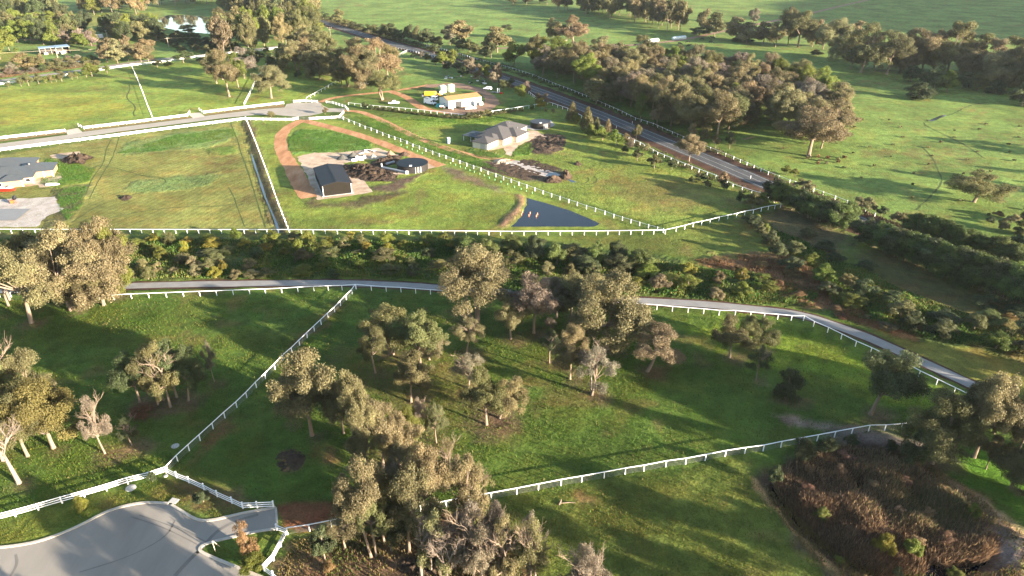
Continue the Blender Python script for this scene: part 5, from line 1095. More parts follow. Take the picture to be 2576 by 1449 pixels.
for i in range(3):       # bare tree
    reg('dead', ('branches', bare(70 + i, 5, .028, .26, mat=DEADTW)))
for i in range(4):       # far gum, cheaper
    cm, C = crown2(80 + i, 9, 8, 80, .023, .28, .84, (.15, .23), (.07, .12)); reg('far', ('crown', cm), ('trunk', trunk(80 + i, C, .34, .022, nlimb=6)))
for i in range(4):       # bulky gum, leafy almost to the ground
    cm, C = crown2(160 + i, 14, 10, 330, .0098, .16, .84, (.14, .22), (.06, .11), rad=.34); reg('bulk', ('crown', cm), ('trunk', trunk(160 + i, C, .34, .022)))
for i in range(4):       # shrub to the ground
    cm, C = crown2(90 + i, 7, 8, 190, .018, .12, .72, (.16, .24), (.07, .13), .30, .9); reg('shrub', ('foliage', cm), ('stem', trunk(90 + i, C, .25, .03, nlimb=4)))
for i in range(3):       # feathery upright bush
    cm, C = crown2(100 + i, 8, 7, 130, .017, .10, .80, (.12, .2), (.05, .10), .24, 1.5); reg('wisp', ('foliage', cm), ('stem', trunk(100 + i, C, .2, .025, nlimb=6)))
for i in range(3):
    cm, C = crown(110 + i, 40, 170, .5, .5, leaf=.026, cone=True); reg('cone', ('foliage', cm), ('trunk', trunk(110 + i, C, .3, .03, nlimb=3)))
for i in range(3):       # wind shaped hedge tree, flat dense top, many stems
    cm, C = crown2(120 + i, 13, 9, 210, .014, .22, .80, (.16, .24), (.07, .13), .34); reg('hedge', ('crown', cm), ('trunk', trunk(120 + i, C, .30, .02, mat=BARK, stems=4, nlimb=12)))
for i in range(3):       # small round street tree
    cm, C = crown2(130 + i, 7, 8, 190, .018, .36, .80, (.14, .22), (.07, .12), .27); reg('sapling', ('crown', cm), ('trunk', trunk(130 + i, C, .36, .03, mat=BARKP, nlimb=5)))
for i in range(3):       # rush tussock
    rs = np.random.RandomState(140 + i); k = 90; a = rs.uniform(0, 6.28, k); r_ = rs.uniform(0, .3, k); P = np.stack([np.cos(a) * r_, np.sin(a) * r_, rs.uniform(.2, .7, k)], 1); N = unit(np.stack([np.cos(a + 1.4), np.sin(a + 1.4), rs.normal(size=k) * .3], 1))
    reg('rush', ('blades', quads_mesh('blades', P, N, .16, rs.uniform(.7, 1.3, k), rs)))
TAN, OLI, DKG, YEL, GRY, GRN, YGN, RST = (.152, .130, .066), (.105, .104, .043), (.056, .070, .030), (.165, .145, .026), (.145, .122, .090), (.085, .112, .032), (.105, .125, .024), (.150, .090, .045)
NAME = {'gum': 'gum_tree', 'open': 'gum_tree', 'multi': 'gum_tree', 'bulk': 'gum_tree', 'half': 'gum_tree', 'dead': 'dead_tree', 'far': 'gum_tree', 'shrub': 'shrub', 'wisp': 'shrub', 'cone': 'young_casuarina', 'hedge': 'windbreak_tree', 'sapling': 'sapling', 'rush': 'rush_clump'}
GROUPS = {}
PROTO_OBJ = {}
def plant(kind, p, h, w, col, key=None, desc=None, lean=0.0, sx=None, idx=None):
    vs = PROTO[kind]; i = rng.randrange(len(vs)) if idx is None else idx
    if (kind, i) not in PROTO_OBJ:
        t = link(NAME[kind], None)
        for nm, me in vs[i]: link(nm, me, t)
        PROTO_OBJ[(kind, i)] = (t, [False])
    src, used = PROTO_OBJ[(kind, i)]
    if not used[0]: t = src; used[0] = True
    else: t = copy_tree(src)
    t.location = p; t.rotation_euler = (0, lean, 0)
    rot = rng.uniform(0, 6.28); t.rotation_euler = (Matrix.Rotation(lean, 3, 'Y') @ Matrix.Rotation(rot, 3, 'Z')).to_euler()
    t.scale = (w, w, h); v = rng.uniform(.82, 1.18); c = tuple(a * v * rng.uniform(.93, 1.07) for a in col)
    for ch in t.children: ch.color = (*c, 1)
    if key: GROUPS.setdefault(key, []).append((sx if sx is not None else proj(p)[0], t, desc))
    return t
def tree(kind, x, yb, yt, w, col, key, desc, dx=0, idx=None):
    p = G(x, yb); h = max(.8, hgt(x, yb, yt)); k = mpp(x, yb)
    return plant(kind, p, h * 1.0, w * k * (1.16 if kind in ('gum', 'multi', 'open', 'bulk') else 1.04), col, key, desc, math.atan2(dx * k, h * .7), x, idx)
def fill(kinds, poly, sp, hr, wr, cols, key, desc, maxn=300, seed=1):
    rg = random.Random(seed); wp = wpoly(poly); xs = [p[0] for p in wp]; ys = [p[1] for p in wp]; pts = []
    A_ = (max(xs) - min(xs)) * (max(ys) - min(ys)); n = int(A_ / sp ** 2 * 12) + 50
    for _ in range(min(n, 12000)):
        q = (rg.uniform(min(xs), max(xs)), rg.uniform(min(ys), max(ys)))
        if not inpoly(np.array([q[0]]), np.array([q[1]]), wp)[0]: continue
        if any((q[0] - a) ** 2 + (q[1] - b) ** 2 < sp * sp for a, b in pts): continue
        pts.append(q)
        if len(pts) >= maxn: break
    for q in pts:
        h = rg.uniform(*hr); plant(rg.choice(kinds), Vector((*q, 0)), h, rg.uniform(*wr), rg.choice(cols), key, desc)
    return pts
def thin_out(keep):
    L = [(k, e) for k, v in GROUPS.items() for e in v if e[1].name.split('.')[0] == 'gum_tree']
    def size(e):
        q = e[1].location; x, y = proj(q); d = q.y * ct + CH * st
        vis = -60 < x < 2636 and -60 < y < 1449 + e[1].scale[2] * FX / d * .8
        return (e[1].scale[2] * FX / d) if vis else -1
    L.sort(key=lambda a: size(a[1]), reverse=True); out = L[keep:]
    V, F, T, M, n = [], [], [], [], 0; DEL = []
    for k, e in out:
        GROUPS[k] = [q for q in GROUPS[k] if q is not e]; o = e[1]; alt = PROTO['far'][rng.randrange(4)]; DEL.append(o)
        W = np.array(Matrix.LocRotScale(o.location, o.rotation_euler, o.scale))
        cc = [q for q in o.children if q.name.startswith('crown')][0].color[:3]; DEL += list(o.children)
        for _, me in alt:
            co = np.empty(len(me.vertices) * 3); me.vertices.foreach_get('co', co); co = co.reshape(-1, 3) @ W[:3, :3].T + W[:3, 3]
            nf = len(me.polygons); li = np.empty(len(me.loops), int); me.loops.foreach_get('vertex_index', li); lt = np.empty(nf, int); me.polygons.foreach_get('loop_total', lt)
            isl = 'tone' in me.attributes
            if isl:
                t = np.empty(len(me.vertices)); me.attributes['tone'].data.foreach_get('value', t); c = t[:, None] * np.array(cc)
            else: c = np.tile(np.array([.2, .15, .11]), (len(me.vertices), 1))
            V.append(co); F.append((li + n, lt)); T.append(c); n += len(co)
    bpy.data.batch_remove(DEL)
    for k in [k for k in GROUPS if not GROUPS[k]]: del GROUPS[k]
    if not V: return
    V = np.concatenate(V); li = np.concatenate([f[0] for f in F]); lt = np.concatenate([f[1] for f in F]); C4 = np.concatenate([np.concatenate(T), np.ones((len(V), 1))], 1)
    me = bpy.data.meshes.new('woodland'); me.vertices.add(len(V)); me.vertices.foreach_set('co', V.ravel()); me.loops.add(len(li)); me.loops.foreach_set('vertex_index', li)
    me.polygons.add(len(lt)); me.polygons.foreach_set('loop_start', np.concatenate([[0], np.cumsum(lt)[:-1]])); me.polygons.foreach_set('loop_total', lt); me.update(calc_edges=True)
    ca = me.color_attributes.new('tint', 'FLOAT_COLOR', 'POINT'); ca.data.foreach_set('color', C4.ravel())
    m, nn, l, b = newmat('woodland'); at = nn.new('ShaderNodeAttribute'); at.attribute_name = 'tint'; l.new(at.outputs['Color'], b.inputs['Base Color']); b.inputs['Roughness'].default_value = .7; b.inputs['Specular IOR Level'].default_value = .2
    tr = nn.new('ShaderNodeBsdfTranslucent'); l.new(at.outputs['Color'], tr.inputs[0]); mx = nn.new('ShaderNodeMixShader'); mx.inputs[0].default_value = .2; l.new(b.outputs[0], mx.inputs[1]); l.new(tr.outputs[0], mx.inputs[2]); l.new(mx.outputs[0], nn['Material Output'].inputs[0])
    me.materials.append(m); o = link('woodland', me); tag(o, 'distant massed gum woodland behind the paddocks', 'woodland', kind='stuff'); print('WOODLAND', len(out), len(lt))
ORD = ['leftmost', 'second', 'third', 'fourth', 'fifth', 'sixth', 'seventh', 'eighth', 'ninth', 'tenth', 'eleventh', 'twelfth', 'thirteenth', 'fourteenth', 'fifteenth', 'sixteenth', 'seventeenth', 'eighteenth', 'nineteenth']
TENS = {2: 'twent', 3: 'thirt', 4: 'fort', 5: 'fift', 6: 'sixt', 7: 'sevent', 8: 'eight', 9: 'ninet'}
FIRST = ['', 'first'] + ORD[1:9]
def ordinal(i):
    if i < 19: return ORD[i]
    n = i + 1; t, u = divmod(n, 10)
    if t >= 10: return str(n) + 'th'
    return TENS[t] + 'ieth' if u == 0 else TENS[t] + 'y-' + FIRST[u]
CAT = {'shrub': 'shrub', 'rush_clump': 'rush', 'sapling': 'tree', 'dead_tree': 'tree'}
def finish(cat=None):
    for key, L in GROUPS.items():
        L.sort(key=lambda e: e[0])
        for i, (x, o, desc) in enumerate(L):
            base = o.name.split('.')[0]
            o['category'] = cat or CAT.get(base, 'tree')
            if len(L) == 1: o['label'] = f'{desc} {key}'
            else: o['label'] = f'{desc}, leftmost {key}' if i == 0 else f'{desc}, {ordinal(i)} from the left {key}'
            if len(L) > 1: o['group'] = 'plants ' + key
            if len(o['label'].replace(',', '').split()) > 16: print('LONG', o['label'])
# ------------------------------------------------------------------ near trees
K = 'of the left edge trees'
tree('multi', 187, 777, 565, 150, TAN, K, 'broad tan crowned gum', 0, 0); tree('gum', 285, 742, 545, 125, TAN, K, 'tall tan gum'); tree('open', 80, 812, 615, 150, TAN, K, 'gum with grey bare limbs', -10, 1)
tree('gum', 100, 735, 580, 90, OLI, K, 'darker gum behind'); tree('half', 22, 770, 640, 100, GRY, K, 'half dead grey gum'); tree('bulk', 262, 790 - 22, 600, 150, TAN, K, 'leafy tan gum touching the path'); tree('bulk', 150, 740, 585, 150, TAN, K, 'leafy tan gum'); tree('bulk', 300, 735, 560, 90, YGN, K, 'gold topped gum'); tree('gum', 235, 755, 640, 130, TAN, K, 'lower tan gum crown'); tree('open', 185, 778, 690, 80, OLI, K, 'short bushy gum', 15, 2)
tree('dead', 25, 755, 655, 80, GRY, K, 'bare pale dead tree')
K = 'on the lower left edge'
tree('gum', 135, 1127, 950, 150, (.135, .130, .040), K, 'round yellow green gum', 0, 2); tree('open', 70, 1148, 985, 120, OLI, K, 'olive gum'); tree('dead', 48, 1216, 1060, 140, GRY, K, 'large pale dead tree', 0, 0)
tree('half', 35, 1075, 845, 140, OLI, K, 'tall gum with dead limbs', 0, 1); tree('open', 100, 1060, 885, 110, TAN, K, 'tan gum'); tree('dead', 8, 1160, 985, 90, GRY, K, 'pale dead tree'); tree('half', 20, 1010, 850, 90, GRY, K, 'grey half bare gum'); tree('dead', 135, 1128, 1050, 70, GRY, K, 'bare twiggy small tree')
tree('half', -40, 1150, 950, 130, OLI, K, 'gum cut by the frame')
K = 'of the left meadow clump'
tree('gum', 352, 1011, 890, 95, DKG, K, 'dark crowned gum'); tree('open', 398, 1018, 872, 70, OLI, K, 'light olive gum'); tree('half', 429, 1024, 862, 115, OLI, K, 'gum with bare low branches'); tree('gum', 445, 1000, 862, 90, DKG, K, 'dark rear gum'); tree('open', 474, 1008, 868, 85, DKG, K, 'leaning dark gum', 25); tree('half', 539, 960, 856, 36, GRY, K, 'thin sparse gum')
tree('gum', 412, 1007, 880, 80, DKG, K, 'small dark gum'); tree('shrub', 352, 1040, 1022, 60, RST, K, 'low brown shrub')
K = 'left of the diagonal fence'
tree('half', 264, 1141, 995, 82, GRY, K, 'sparse half bare tree'); tree('half', 332, 1120, 1050, 62, DKG, K, 'small dark twiggy tree')
K = 'in the middle meadow'
tree('gum', 785, 1095, 882, 155, TAN, K, 'big tan gum on a straight trunk', -6, 2); tree('open', 896, 1124, 926, 98, TAN, K, 'tan gum'); tree('open', 964, 1175, 1000, 120, TAN, K, 'tan gum with dead tips'); tree('half', 918, 1090, 985, 60, GRY, K, 'gum with bare pale top')
tree('open', 1034, 1118, 1012, 62, YGN, K, 'small yellowish gum'); tree('open', 1098, 1115, 1016, 52, OLI, K, 'slender gum'); tree('half', 1060, 1100, 1000, 50, GRY, K, 'thin half bare gum')
K = 'in the upper middle meadow'
tree('multi', 985, 892, 777, 130, OLI, K, 'broad dark gold gum', 0, 1); tree('gum', 1058, 920, 790, 110, OLI, K, 'wide bushy gum'); tree('open', 944, 938, 823, 72, OLI, K, 'thin trunked gum'); tree('open', 1034, 1012, 885, 98, OLI, K, 'gum with leaning trunk', 10)
tree('half', 1174, 892, 797, 88, TAN, K, 'gum with dead right branch', 10); tree('half', 1179, 977, 885, 92, GRY, K, 'gum with dead twigs'); tree('open', 1224, 1068, 928, 105, OLI, K, 'grey green gum'); tree('open', 1257, 1052, 945, 100, TAN, K, 'tan gum leaning right', 20)
tree('multi', 1200, 815, 628, 162, TAN, K, 'tallest tan gum by the footpath', 0, 2); tree('gum', 1080, 905, 830, 80, TAN, K, 'low tan gum crown')
K = 'in the right meadow'
tree('open', 1285, 853, 752, 90, TAN, K, 'small tan gum'); tree('gum', 1343, 838, 688, 115, GRY, K, 'tall greyish gum'); tree('gum', 1435, 815, 690, 125, TAN, K, 'gum with a red brown trunk'); tree('gum', 1525, 878, 682, 170, TAN, K, 'very large tan gum', 5, 4)
tree('open', 1594, 836, 775, 62, DKG, K, 'small dark gum'); tree('half', 1382, 913, 832, 60, DKG, K, 'thin dark tree'); tree('gum', 1434, 954, 820, 82, TAN, K, 'narrow tan gum'); tree('half', 1489, 994, 868, 112, GRY, K, 'pale half dead gum', 10, 0); tree('dead', 1486, 990, 872, 80, GRY, K, 'bare pale tree'); tree('wisp', 1384, 822, 798, 32, GRY, K, 'grey dead bush')
tree('gum', 1480, 800, 690, 110, TAN, K, 'rear tan gum'); tree('open', 1400, 800, 700, 80, GRY, K, 'rear greyish gum')
tree('open', 1629, 934, 822, 130, TAN, K, 'gum leaning right with gold leaves', 30, 3); tree('open', 1835, 900, 792, 92, OLI, K, 'forked gum with a thick base'); tree('open', 1880, 872, 798, 62, OLI, K, 'slim gum'); tree('open', 1912, 885, 805, 80, OLI, K, 'olive gum'); tree('half', 1902, 957, 868, 62, DKG, K, 'dark half bare tree')
tree('shrub', 1975, 1003, 925, 76, DKG, K, 'dark bushy round tree'); tree('gum', 2190, 1042, 880, 148, DKG, K, 'dark round gum on leaning trunk', 26, 0)
tree('dead', 2262, 1000, 972, 14, GRY, K, 'tiny bare sapling'); tree('dead', 2318, 1008, 985, 18, GRY, K, 'tiny bare sapling'); tree('wisp', 2280, 1000, 985, 12, GRY, K, 'tiny grey twig')
K = 'of the right hand trees beside the reed pit'
tree('gum', 2345, 1165, 1000, 150, OLI, K, 'dark olive gum', 0, 2); tree('gum', 2450, 1150, 935, 140, TAN, K, 'tall tan gum'); tree('gum', 2400, 1130, 985, 130, TAN, K, 'tan gum'); tree('open', 2545, 1175, 985, 120, TAN, K, 'tan gum'); tree('gum', 2542, 1230, 1135, 110, OLI, K, 'olive gum'); tree('open', 2500, 1090, 990, 90, TAN, K, 'pale topped gum'); tree('open', 2595, 1150, 960, 110, OLI, K, 'olive gum'); tree('open', 2480, 1180, 1095, 50, TAN, K, 'small tan gum'); tree('shrub', 2300, 1168, 1080, 80, DKG, K, 'dark low tree')
K = 'of the bottom centre clump'
tree('open', 934, 1402, 1155, 120, TAN, K, 'tall gum with pale trunk', -14, 1); tree('open', 947, 1398, 1170, 100, OLI, K, 'tall gum with twin trunk', 0, 0); tree('open', 966, 1362, 1175, 90, TAN, K, 'tan gum'); tree('open', 1030, 1388, 1175, 130, TAN, K, 'gum with thick curved trunk', 14, 3)
tree('open', 1080, 1330, 1110, 120, TAN, K, 'tall tan gum'); tree('open', 1172, 1330, 1150, 118, TAN, K, 'bushy tan gum'); tree('half', 1130, 1230, 1098, 82, TAN, K, 'greyish tan gum top'); tree('dead', 1000, 1290, 1128, 75, GRY, K, 'bare grey tree'); tree('open', 1020, 1290, 1125, 110, TAN, K, 'rear tan gum')
tree('half', 869, 1381, 1290, 92, TAN, K, 'small sparse gum'); tree('sapling', 818, 1408, 1328, 72, DKG, K, 'small round dark green tree'); tree('open', 985, 1385, 1270, 90, DKG, K, 'dark low gum')
K = 'of the bottom edge trees'
tree('dead', 1060, 1455, 1300, 120, GRY, K, 'bare pale branching tree', 0, 1); tree('dead', 1085, 1440, 1305, 90, GRY, K, 'bare pale tree'); tree('half', 1170, 1440, 1290, 110, GRY, K, 'sparse pale gum', 0, 1); tree('half', 1245, 1425, 1262, 95, GRY, K, 'sparse tan gum'); tree('half', 1215, 1500, 1330, 120, GRY, K, 'sparse pale gum'); tree('half', 1335, 1475, 1290, 90, GRY, K, 'tall thin sparse gum', 0, 2); tree('dead', 1345, 1470, 1330, 90, GRY, K, 'bare white limbed tree'); tree('half', 1455, 1545, 1372, 120, GRY, K, 'pale twiggy gum'); tree('dead', 1460, 1540, 1380, 110, GRY, K, 'bare pale tree'); tree('dead', 1130, 1500, 1345, 110, GRY, K, 'bare pale tree'); tree('wisp', 830, 1440, 1412, 34, RST, K, 'small brown twiggy bush')
for kd, x, yb, yt, w_, c in (('half', 1110, 1460, 1290, 130, TAN), ('half', 1190, 1470, 1265, 120, GRY), ('half', 1270, 1500, 1300, 110, TAN), ('half', 1330, 1500, 1295, 100, TAN), ('dead', 1235, 1430, 1290, 80, GRY), ('half', 1480, 1560, 1385, 110, GRY)): tree(kd, x, yb, yt, w_, c, K, 'sparse tan gum')
K = 'of the bottom centre clump'
for x, yb, yt, w_ in ((905, 1300, 1165, 95), (1200, 1300, 1165, 80)): tree('half', x, yb, yt, w_, TAN, K, 'bushy tan gum')
K = 'in the middle meadow'
tree('open', 1010, 1190, 1040, 100, TAN, K, 'tan gum'); tree('open', 930, 1210, 1010, 90, TAN, K, 'tan gum'); tree('open', 865, 1090, 950, 80, TAN, K, 'tan gum')
K = 'beside the cul-de-sac'
tree('wisp', 627, 1398, 1311, 56, RST, K, 'dark reddish brown young tree'); tree('wisp', 208, 1284, 1247, 40, YEL, K, 'small golden young tree'); tree('shrub', 384, 1212, 1187, 24, DKG, K, 'small dark green bush'); tree('shrub', 512, 1262, 1237, 44, DKG, K, 'low dark bush'); tree('shrub', 632, 1432, 1404, 62, YGN, K, 'low green bush under the brown tree'); tree('shrub', 224, 1290, 1282, 14, YGN, K, 'tiny green tuft')
K = 'inside the reed pit'
fill(['wisp'], [(1980, 1200), (2120, 1150), (2260, 1190), (2460, 1360), (2320, 1395), (2130, 1350)], 4.0, (1.2, 2.6), (2, 3.6), [(.17, .11, .065), (.12, .075, .05)], K, 'woody brown bush', 22, 51)
K = 'around the reed pit'
tree('shrub', 2217, 1396, 1341, 52, YEL, K, 'round yellow green bush'); tree('shrub', 2294, 1401, 1358, 48, YGN, K, 'pale green bush'); tree('shrub', 2062, 1307, 1276, 36, YGN, K, 'green bush'); tree('shrub', 2447, 1300, 1270, 34, YGN, K, 'small green bush'); tree('shrub', 1944, 1217, 1172, 36, DKG, K, 'dark green bush'); tree('shrub', 2022, 1154, 1104, 58, DKG, K, 'dark olive bush'); tree('shrub', 2074, 1139, 1098, 46, DKG, K, 'dark bush'); tree('shrub', 2140, 1121, 1094, 34, DKG, K, 'small dark bush'); tree('shrub', 2242, 1133, 1108, 28, DKG, K, 'small dark bush')
tree('shrub', 2110, 1412, 1400, 26, YGN, K, 'low mossy bush'); tree('shrub', 2400, 1448, 1430, 40, YGN, K, 'low mossy bush'); tree('shrub', 2255, 1442, 1430, 30, OLI, K, 'low olive bush')
# ------------------------------------------------------------------ estate and middle distance
K = 'in the upper left paddock'
for a in ((577, 243, 122, 72, TAN), (545, 210, 125, 55, OLI), (600, 220, 130, 45, YGN), (615, 197, 118, 66, GRY), (560, 200, 128, 55, TAN), (640, 175, 120, 45, DKG)): tree('open' if a[3] > 50 else 'gum', *a[:4], a[4], K, 'tan crowned gum')
tree('gum', 683, 247, 163, 80, TAN, K, 'round tan gum by the white fence', 0, 2); tree('shrub', 655, 236, 215, 12, DKG, K, 'tiny dark tree'); tree('multi', 966, 251, 178, 82, OLI, K, 'round dark gold gum')
K = 'of the tall gums above the turning circle'
for x, yb, yt, w_, c in ((805, 199, 105, 70, TAN), (835, 190, 112, 50, OLI), (860, 217, 146, 42, TAN), (875, 217, 150, 48, OLI), (905, 222, 110, 70, TAN), (915, 221, 118, 66, TAN), (950, 200, 98, 90, TAN), (900, 190, 92, 80, TAN), (975, 190, 110, 55, TAN), (750, 178, 100, 55, TAN), (770, 170, 92, 60, TAN), (725, 172, 108, 55, OLI), (700, 178, 120, 45, DKG), (715, 188, 125, 40, OLI), (785, 165, 82, 60, TAN), (820, 170, 78, 50, OLI), (740, 160, 85, 50, OLI), (800, 150, 65, 55, OLI), (770, 145, 62, 55, TAN)): tree(rng.choice(['gum', 'bulk', 'multi']), x, yb, yt, w_ * 1.12, c, K, 'tan gum' if c == TAN else 'olive gum')
tree('shrub', 750, 196, 176, 18, DKG, 'under the tall gums', 'small dark bush'); tree('sapling', 671, 136, 116, 15, YGN, 'near the upper fence', 'small bright round sapling')
K = 'on the turning circle verges'
tree('sapling', 683, 293, 279, 20, TAN, K, 'small brown street tree'); tree('sapling', 818, 288, 269, 17, TAN, K, 'small tan street tree'); tree('wisp', 664, 313, 309, 6, RST, K, 'tiny brown sapling'); tree('wisp', 811, 270, 260, 4, YEL, K, 'tiny yellow sapling'); tree('shrub', 918, 273, 256, 18, DKG, K, 'dark round bush'); tree('shrub', 935, 276, 264, 14, DKG, K, 'small dark bush')
K = 'of the hedge below the shed'
hl = [(948, 276), (960, 277), (972, 279), (984, 280), (996, 282), (1008, 283), (1020, 284.5), (1032, 286), (1044, 287.5), (1056, 289), (1068, 290.5), (1080, 292), (1092, 293), (1104, 294.5), (1116, 296), (1128, 297), (1140, 298), (1152, 299), (1164, 299.5), (1177, 299), (1189, 297), (1200, 296), (1211, 294), (1222, 291), (1234, 290), (1246, 289), (1258, 287), (1270, 285), (1282, 284), (1294, 282), (1310, 279)]
for x, y in hl: tree('shrub', x, y, y - (8 if not 1170 < x < 1225 else 16), 15 if not 1170 < x < 1225 else 24, OLI, K, 'small dark olive bush')
K = 'of the house side roadside shrubs'
for kd, x, yb, yt, w_, c in (('cone', 1439, 306, 254, 34, OLI), ('shrub', 1450, 310, 282, 22, YGN), ('cone', 1476, 327, 267, 40, OLI), ('cone', 1500, 335, 293, 26, OLI), ('shrub', 1515, 352, 318, 38, YGN), ('cone', 1528, 342, 298, 26, TAN), ('shrub', 1550, 366, 327, 40, YGN), ('sapling', 1600, 352, 313, 30, OLI), ('wisp', 1585, 370, 345, 26, GRY), ('sapling', 1572, 388, 366, 20, DKG), ('sapling', 1603, 404, 375, 28, OLI), ('sapling', 1645, 423, 388, 38, OLI), ('sapling', 1690, 427, 401, 22, DKG), ('gum', 1732, 414, 335, 62, TAN), ('sapling', 1740, 462, 443, 17, DKG), ('wisp', 1755, 456, 436, 20, TAN), ('sapling', 1768, 458, 436, 18, DKG), ('sapling', 1779, 475, 453, 24, OLI), ('sapling', 1815, 470, 431, 30, TAN), ('sapling', 1822, 483, 450, 26, DKG), ('sapling', 1862, 512, 478, 26, DKG), ('sapling', 1893, 524, 485, 46, OLI), ('sapling', 1915, 515, 485, 36, YGN), ('shrub', 1485, 345, 312, 30, YGN), ('wisp', 1625, 380, 360, 22, TAN), ('wisp', 1575, 355, 335, 22, TAN)): tree(kd, x, yb, yt, w_, c, K, {'cone': 'young conical tree', 'gum': 'tall roadside gum', 'sapling': 'round bushy young tree'}.get(kd, 'bushy shrub'))
K = 'of the roadside row right of the green tanks'
for kd, x, yb, yt, w_, c in (('sapling', 1042, 147, 131, 20, DKG), ('sapling', 1060, 148, 128, 22, GRY), ('sapling', 1076, 157, 131, 24, DKG), ('shrub', 1096, 163, 142, 24, DKG), ('gum', 1115, 168, 129, 26, YGN), ('gum', 1138, 166, 122, 27, YGN), ('shrub', 1125, 172, 150, 26, DKG), ('shrub', 1150, 178, 152, 30, DKG), ('gum', 1172, 183, 153, 28, OLI), ('gum', 1184, 186, 144, 28, GRY), ('shrub', 1165, 190, 168, 30, DKG), ('gum', 1206, 200, 160, 28, TAN), ('gum', 1226, 207, 162, 28, YGN), ('gum', 1239, 217, 180, 26, GRY), ('gum', 1252, 209, 157, 24, GRY), ('sapling', 1264, 227, 200, 26, OLI), ('shrub', 1278, 222, 202, 16, OLI), ('gum', 1310, 250, 212, 27, YGN), ('gum', 1326, 242, 203, 16, GRY), ('wisp', 1352, 262, 233, 16, RST), ('sapling', 1360, 276, 246, 26, YEL), ('gum', 1373, 263, 234, 20, GRY), ('shrub', 1338, 275, 262, 13, YGN), ('wisp', 1373, 281, 268, 10, TAN), ('sapling', 1392, 287, 272, 11, TAN), ('shrub', 1285, 215, 195, 20, DKG)): tree(kd, x, yb, yt, w_, c, K, {DKG: 'dark bushy tree', YGN: 'pale green tree', GRY: 'grey green tree', TAN: 'tan tree', YEL: 'golden tree', OLI: 'olive tree', RST: 'reddish bush'}[c])
K = 'of the dark trees on the far side of the road'
for x, yb, yt, w_ in ((814, 47, 29, 32), (851, 61, 21, 40), (871, 66, 48, 28), (890, 71, 54, 30), (908, 73, 60, 24), (928, 83, 60, 30), (945, 88, 61, 27), (957, 90, 66, 24), (969, 94, 59, 34), (986, 98, 58, 36), (999, 102, 72, 30), (1012, 104, 75, 28), (1032, 106, 61, 34), (1050, 110, 64, 28), (1063, 113, 80, 24), (1076, 117, 70, 34), (1088, 114, 80, 28), (1103, 116, 90, 30), (1092, 135, 110, 32), (1151, 127, 92, 36), (1165, 128, 96, 30), (1182, 132, 98, 36), (1200, 138, 110, 28), (1218, 145, 112, 30), (1236, 146, 105, 34)): tree('far', x, yb, yt, w_, rng.choice([DKG, DKG, OLI]), K, 'dark roadside tree')
K = 'in the far bright pasture'
for x, yb, yt, w_, c in ((1132, 114, 63, 32, GRY), (1158, 112, 50, 60, TAN), (1251, 132, 66, 72, TAN), (1276, 78, 61, 24, DKG), (1390, 105, 45, 34, TAN), (1404, 104, 60, 24, OLI), (1426, 103, 57, 28, OLI), (1443, 112, 38, 78, TAN), (1895, 60, 20, 24, GRY), (1770, 85, 22, 42, TAN), (1797, 92, 30, 48, OLI)): tree('gum' if w_ > 40 else 'open', x, yb, yt, w_, c, K, 'tall tan gum' if c == TAN else 'smaller gum')
K = 'of the belt across the upper right'
for x, yb, yt, w_ in ((1850, 100, 42, 55), (1878, 107, 55, 48), (1920, 110, 55, 52), (1950, 116, 55, 42), (1982, 112, 17, 42), (2007, 117, 25, 62), (2042, 116, 48, 44), (2070, 122, 60, 40), (2092, 147, 44, 72), (2157, 95, 52, 32), (2130, 150, 80, 50), (2165, 181, 58, 82), (2198, 170, 80, 60), (2230, 185, 76, 78), (2262, 178, 85, 60), (2294, 178, 70, 72), (2320, 172, 80, 60), (2347, 174, 73, 62), (2382, 182, 52, 92), (2415, 178, 75, 60), (2445, 180, 82, 74), (2482, 186, 95, 70), (2532, 198, 90, 98), (2576, 205, 95, 80), (2560, 230, 120, 70), (2140, 170, 100, 50), (2500, 225, 130, 70), (2440, 215, 130, 60)): tree('bulk' if rng.random() < .65 else 'gum', x, yb + 2, yt, w_ * 1.18, rng.choice([TAN, TAN, OLI]), K, 'tall belt gum')
K = 'in front of the right belt'
for x, yb, yt, w_, c in ((2307, 249, 206, 70, DKG), (2345, 229, 176, 62, DKG), (2382, 231, 176, 50, YGN), (2457, 226, 180, 56, OLI), (2420, 224, 180, 54, DKG), (2527, 228, 175, 56, OLI), (2570, 266, 208, 66, DKG), (2290, 205, 165, 56, DKG), (2060, 117, 95, 24, DKG), (1865, 104, 82, 60, DKG), (1760, 88, 68, 50, DKG), (2500, 235, 200, 50, DKG), (2055, 140, 125, 30, DKG)): tree('shrub', x, yb, yt, w_, c, K, 'dense dark bush' if c == DKG else 'dense olive bush')
tree('gum', 2450, 508, 432, 128, OLI, 'alone in the right hand pasture', 'broad olive gum with a short trunk', 0, 4)
K = 'at the right edge of the pasture'
for x, yb, yt, w_, c in ((2520, 580, 548, 26, TAN), (2545, 560, 538, 30, TAN), (2570, 590, 545, 50, OLI), (2510, 545, 530, 26, RST), (2560, 620, 590, 40, DKG), (2585, 560, 530, 40, OLI), (2490, 560, 545, 24, DKG)): tree('shrub', x, yb, yt, w_, c, K, 'bushy shrub')
K = 'of the windbreak left of the gap'
for i, (x, yb, w_) in enumerate(((1950, 508, 46), (1968, 520, 46), (1990, 527, 46), (2012, 537, 48), (2035, 548, 48), (2060, 556, 50), (2086, 566, 52), (2110, 574, 54), (2128, 566, 44))): tree('hedge', x, yb, yb - 60, w_ * 1.35, GRN if i % 3 else DKG, K, 'dense dark green windbreak tree')
K = 'of the near road windbreak'
for i, x in enumerate(range(2172, 2640, 27)): yb = 598 + (x - 2165) * .405; tree('hedge', x, yb + 10, yb - 52 - i * 2.2, 74 + i * 2.4, GRN if i % 3 else DKG, K, 'dense dark green windbreak tree')
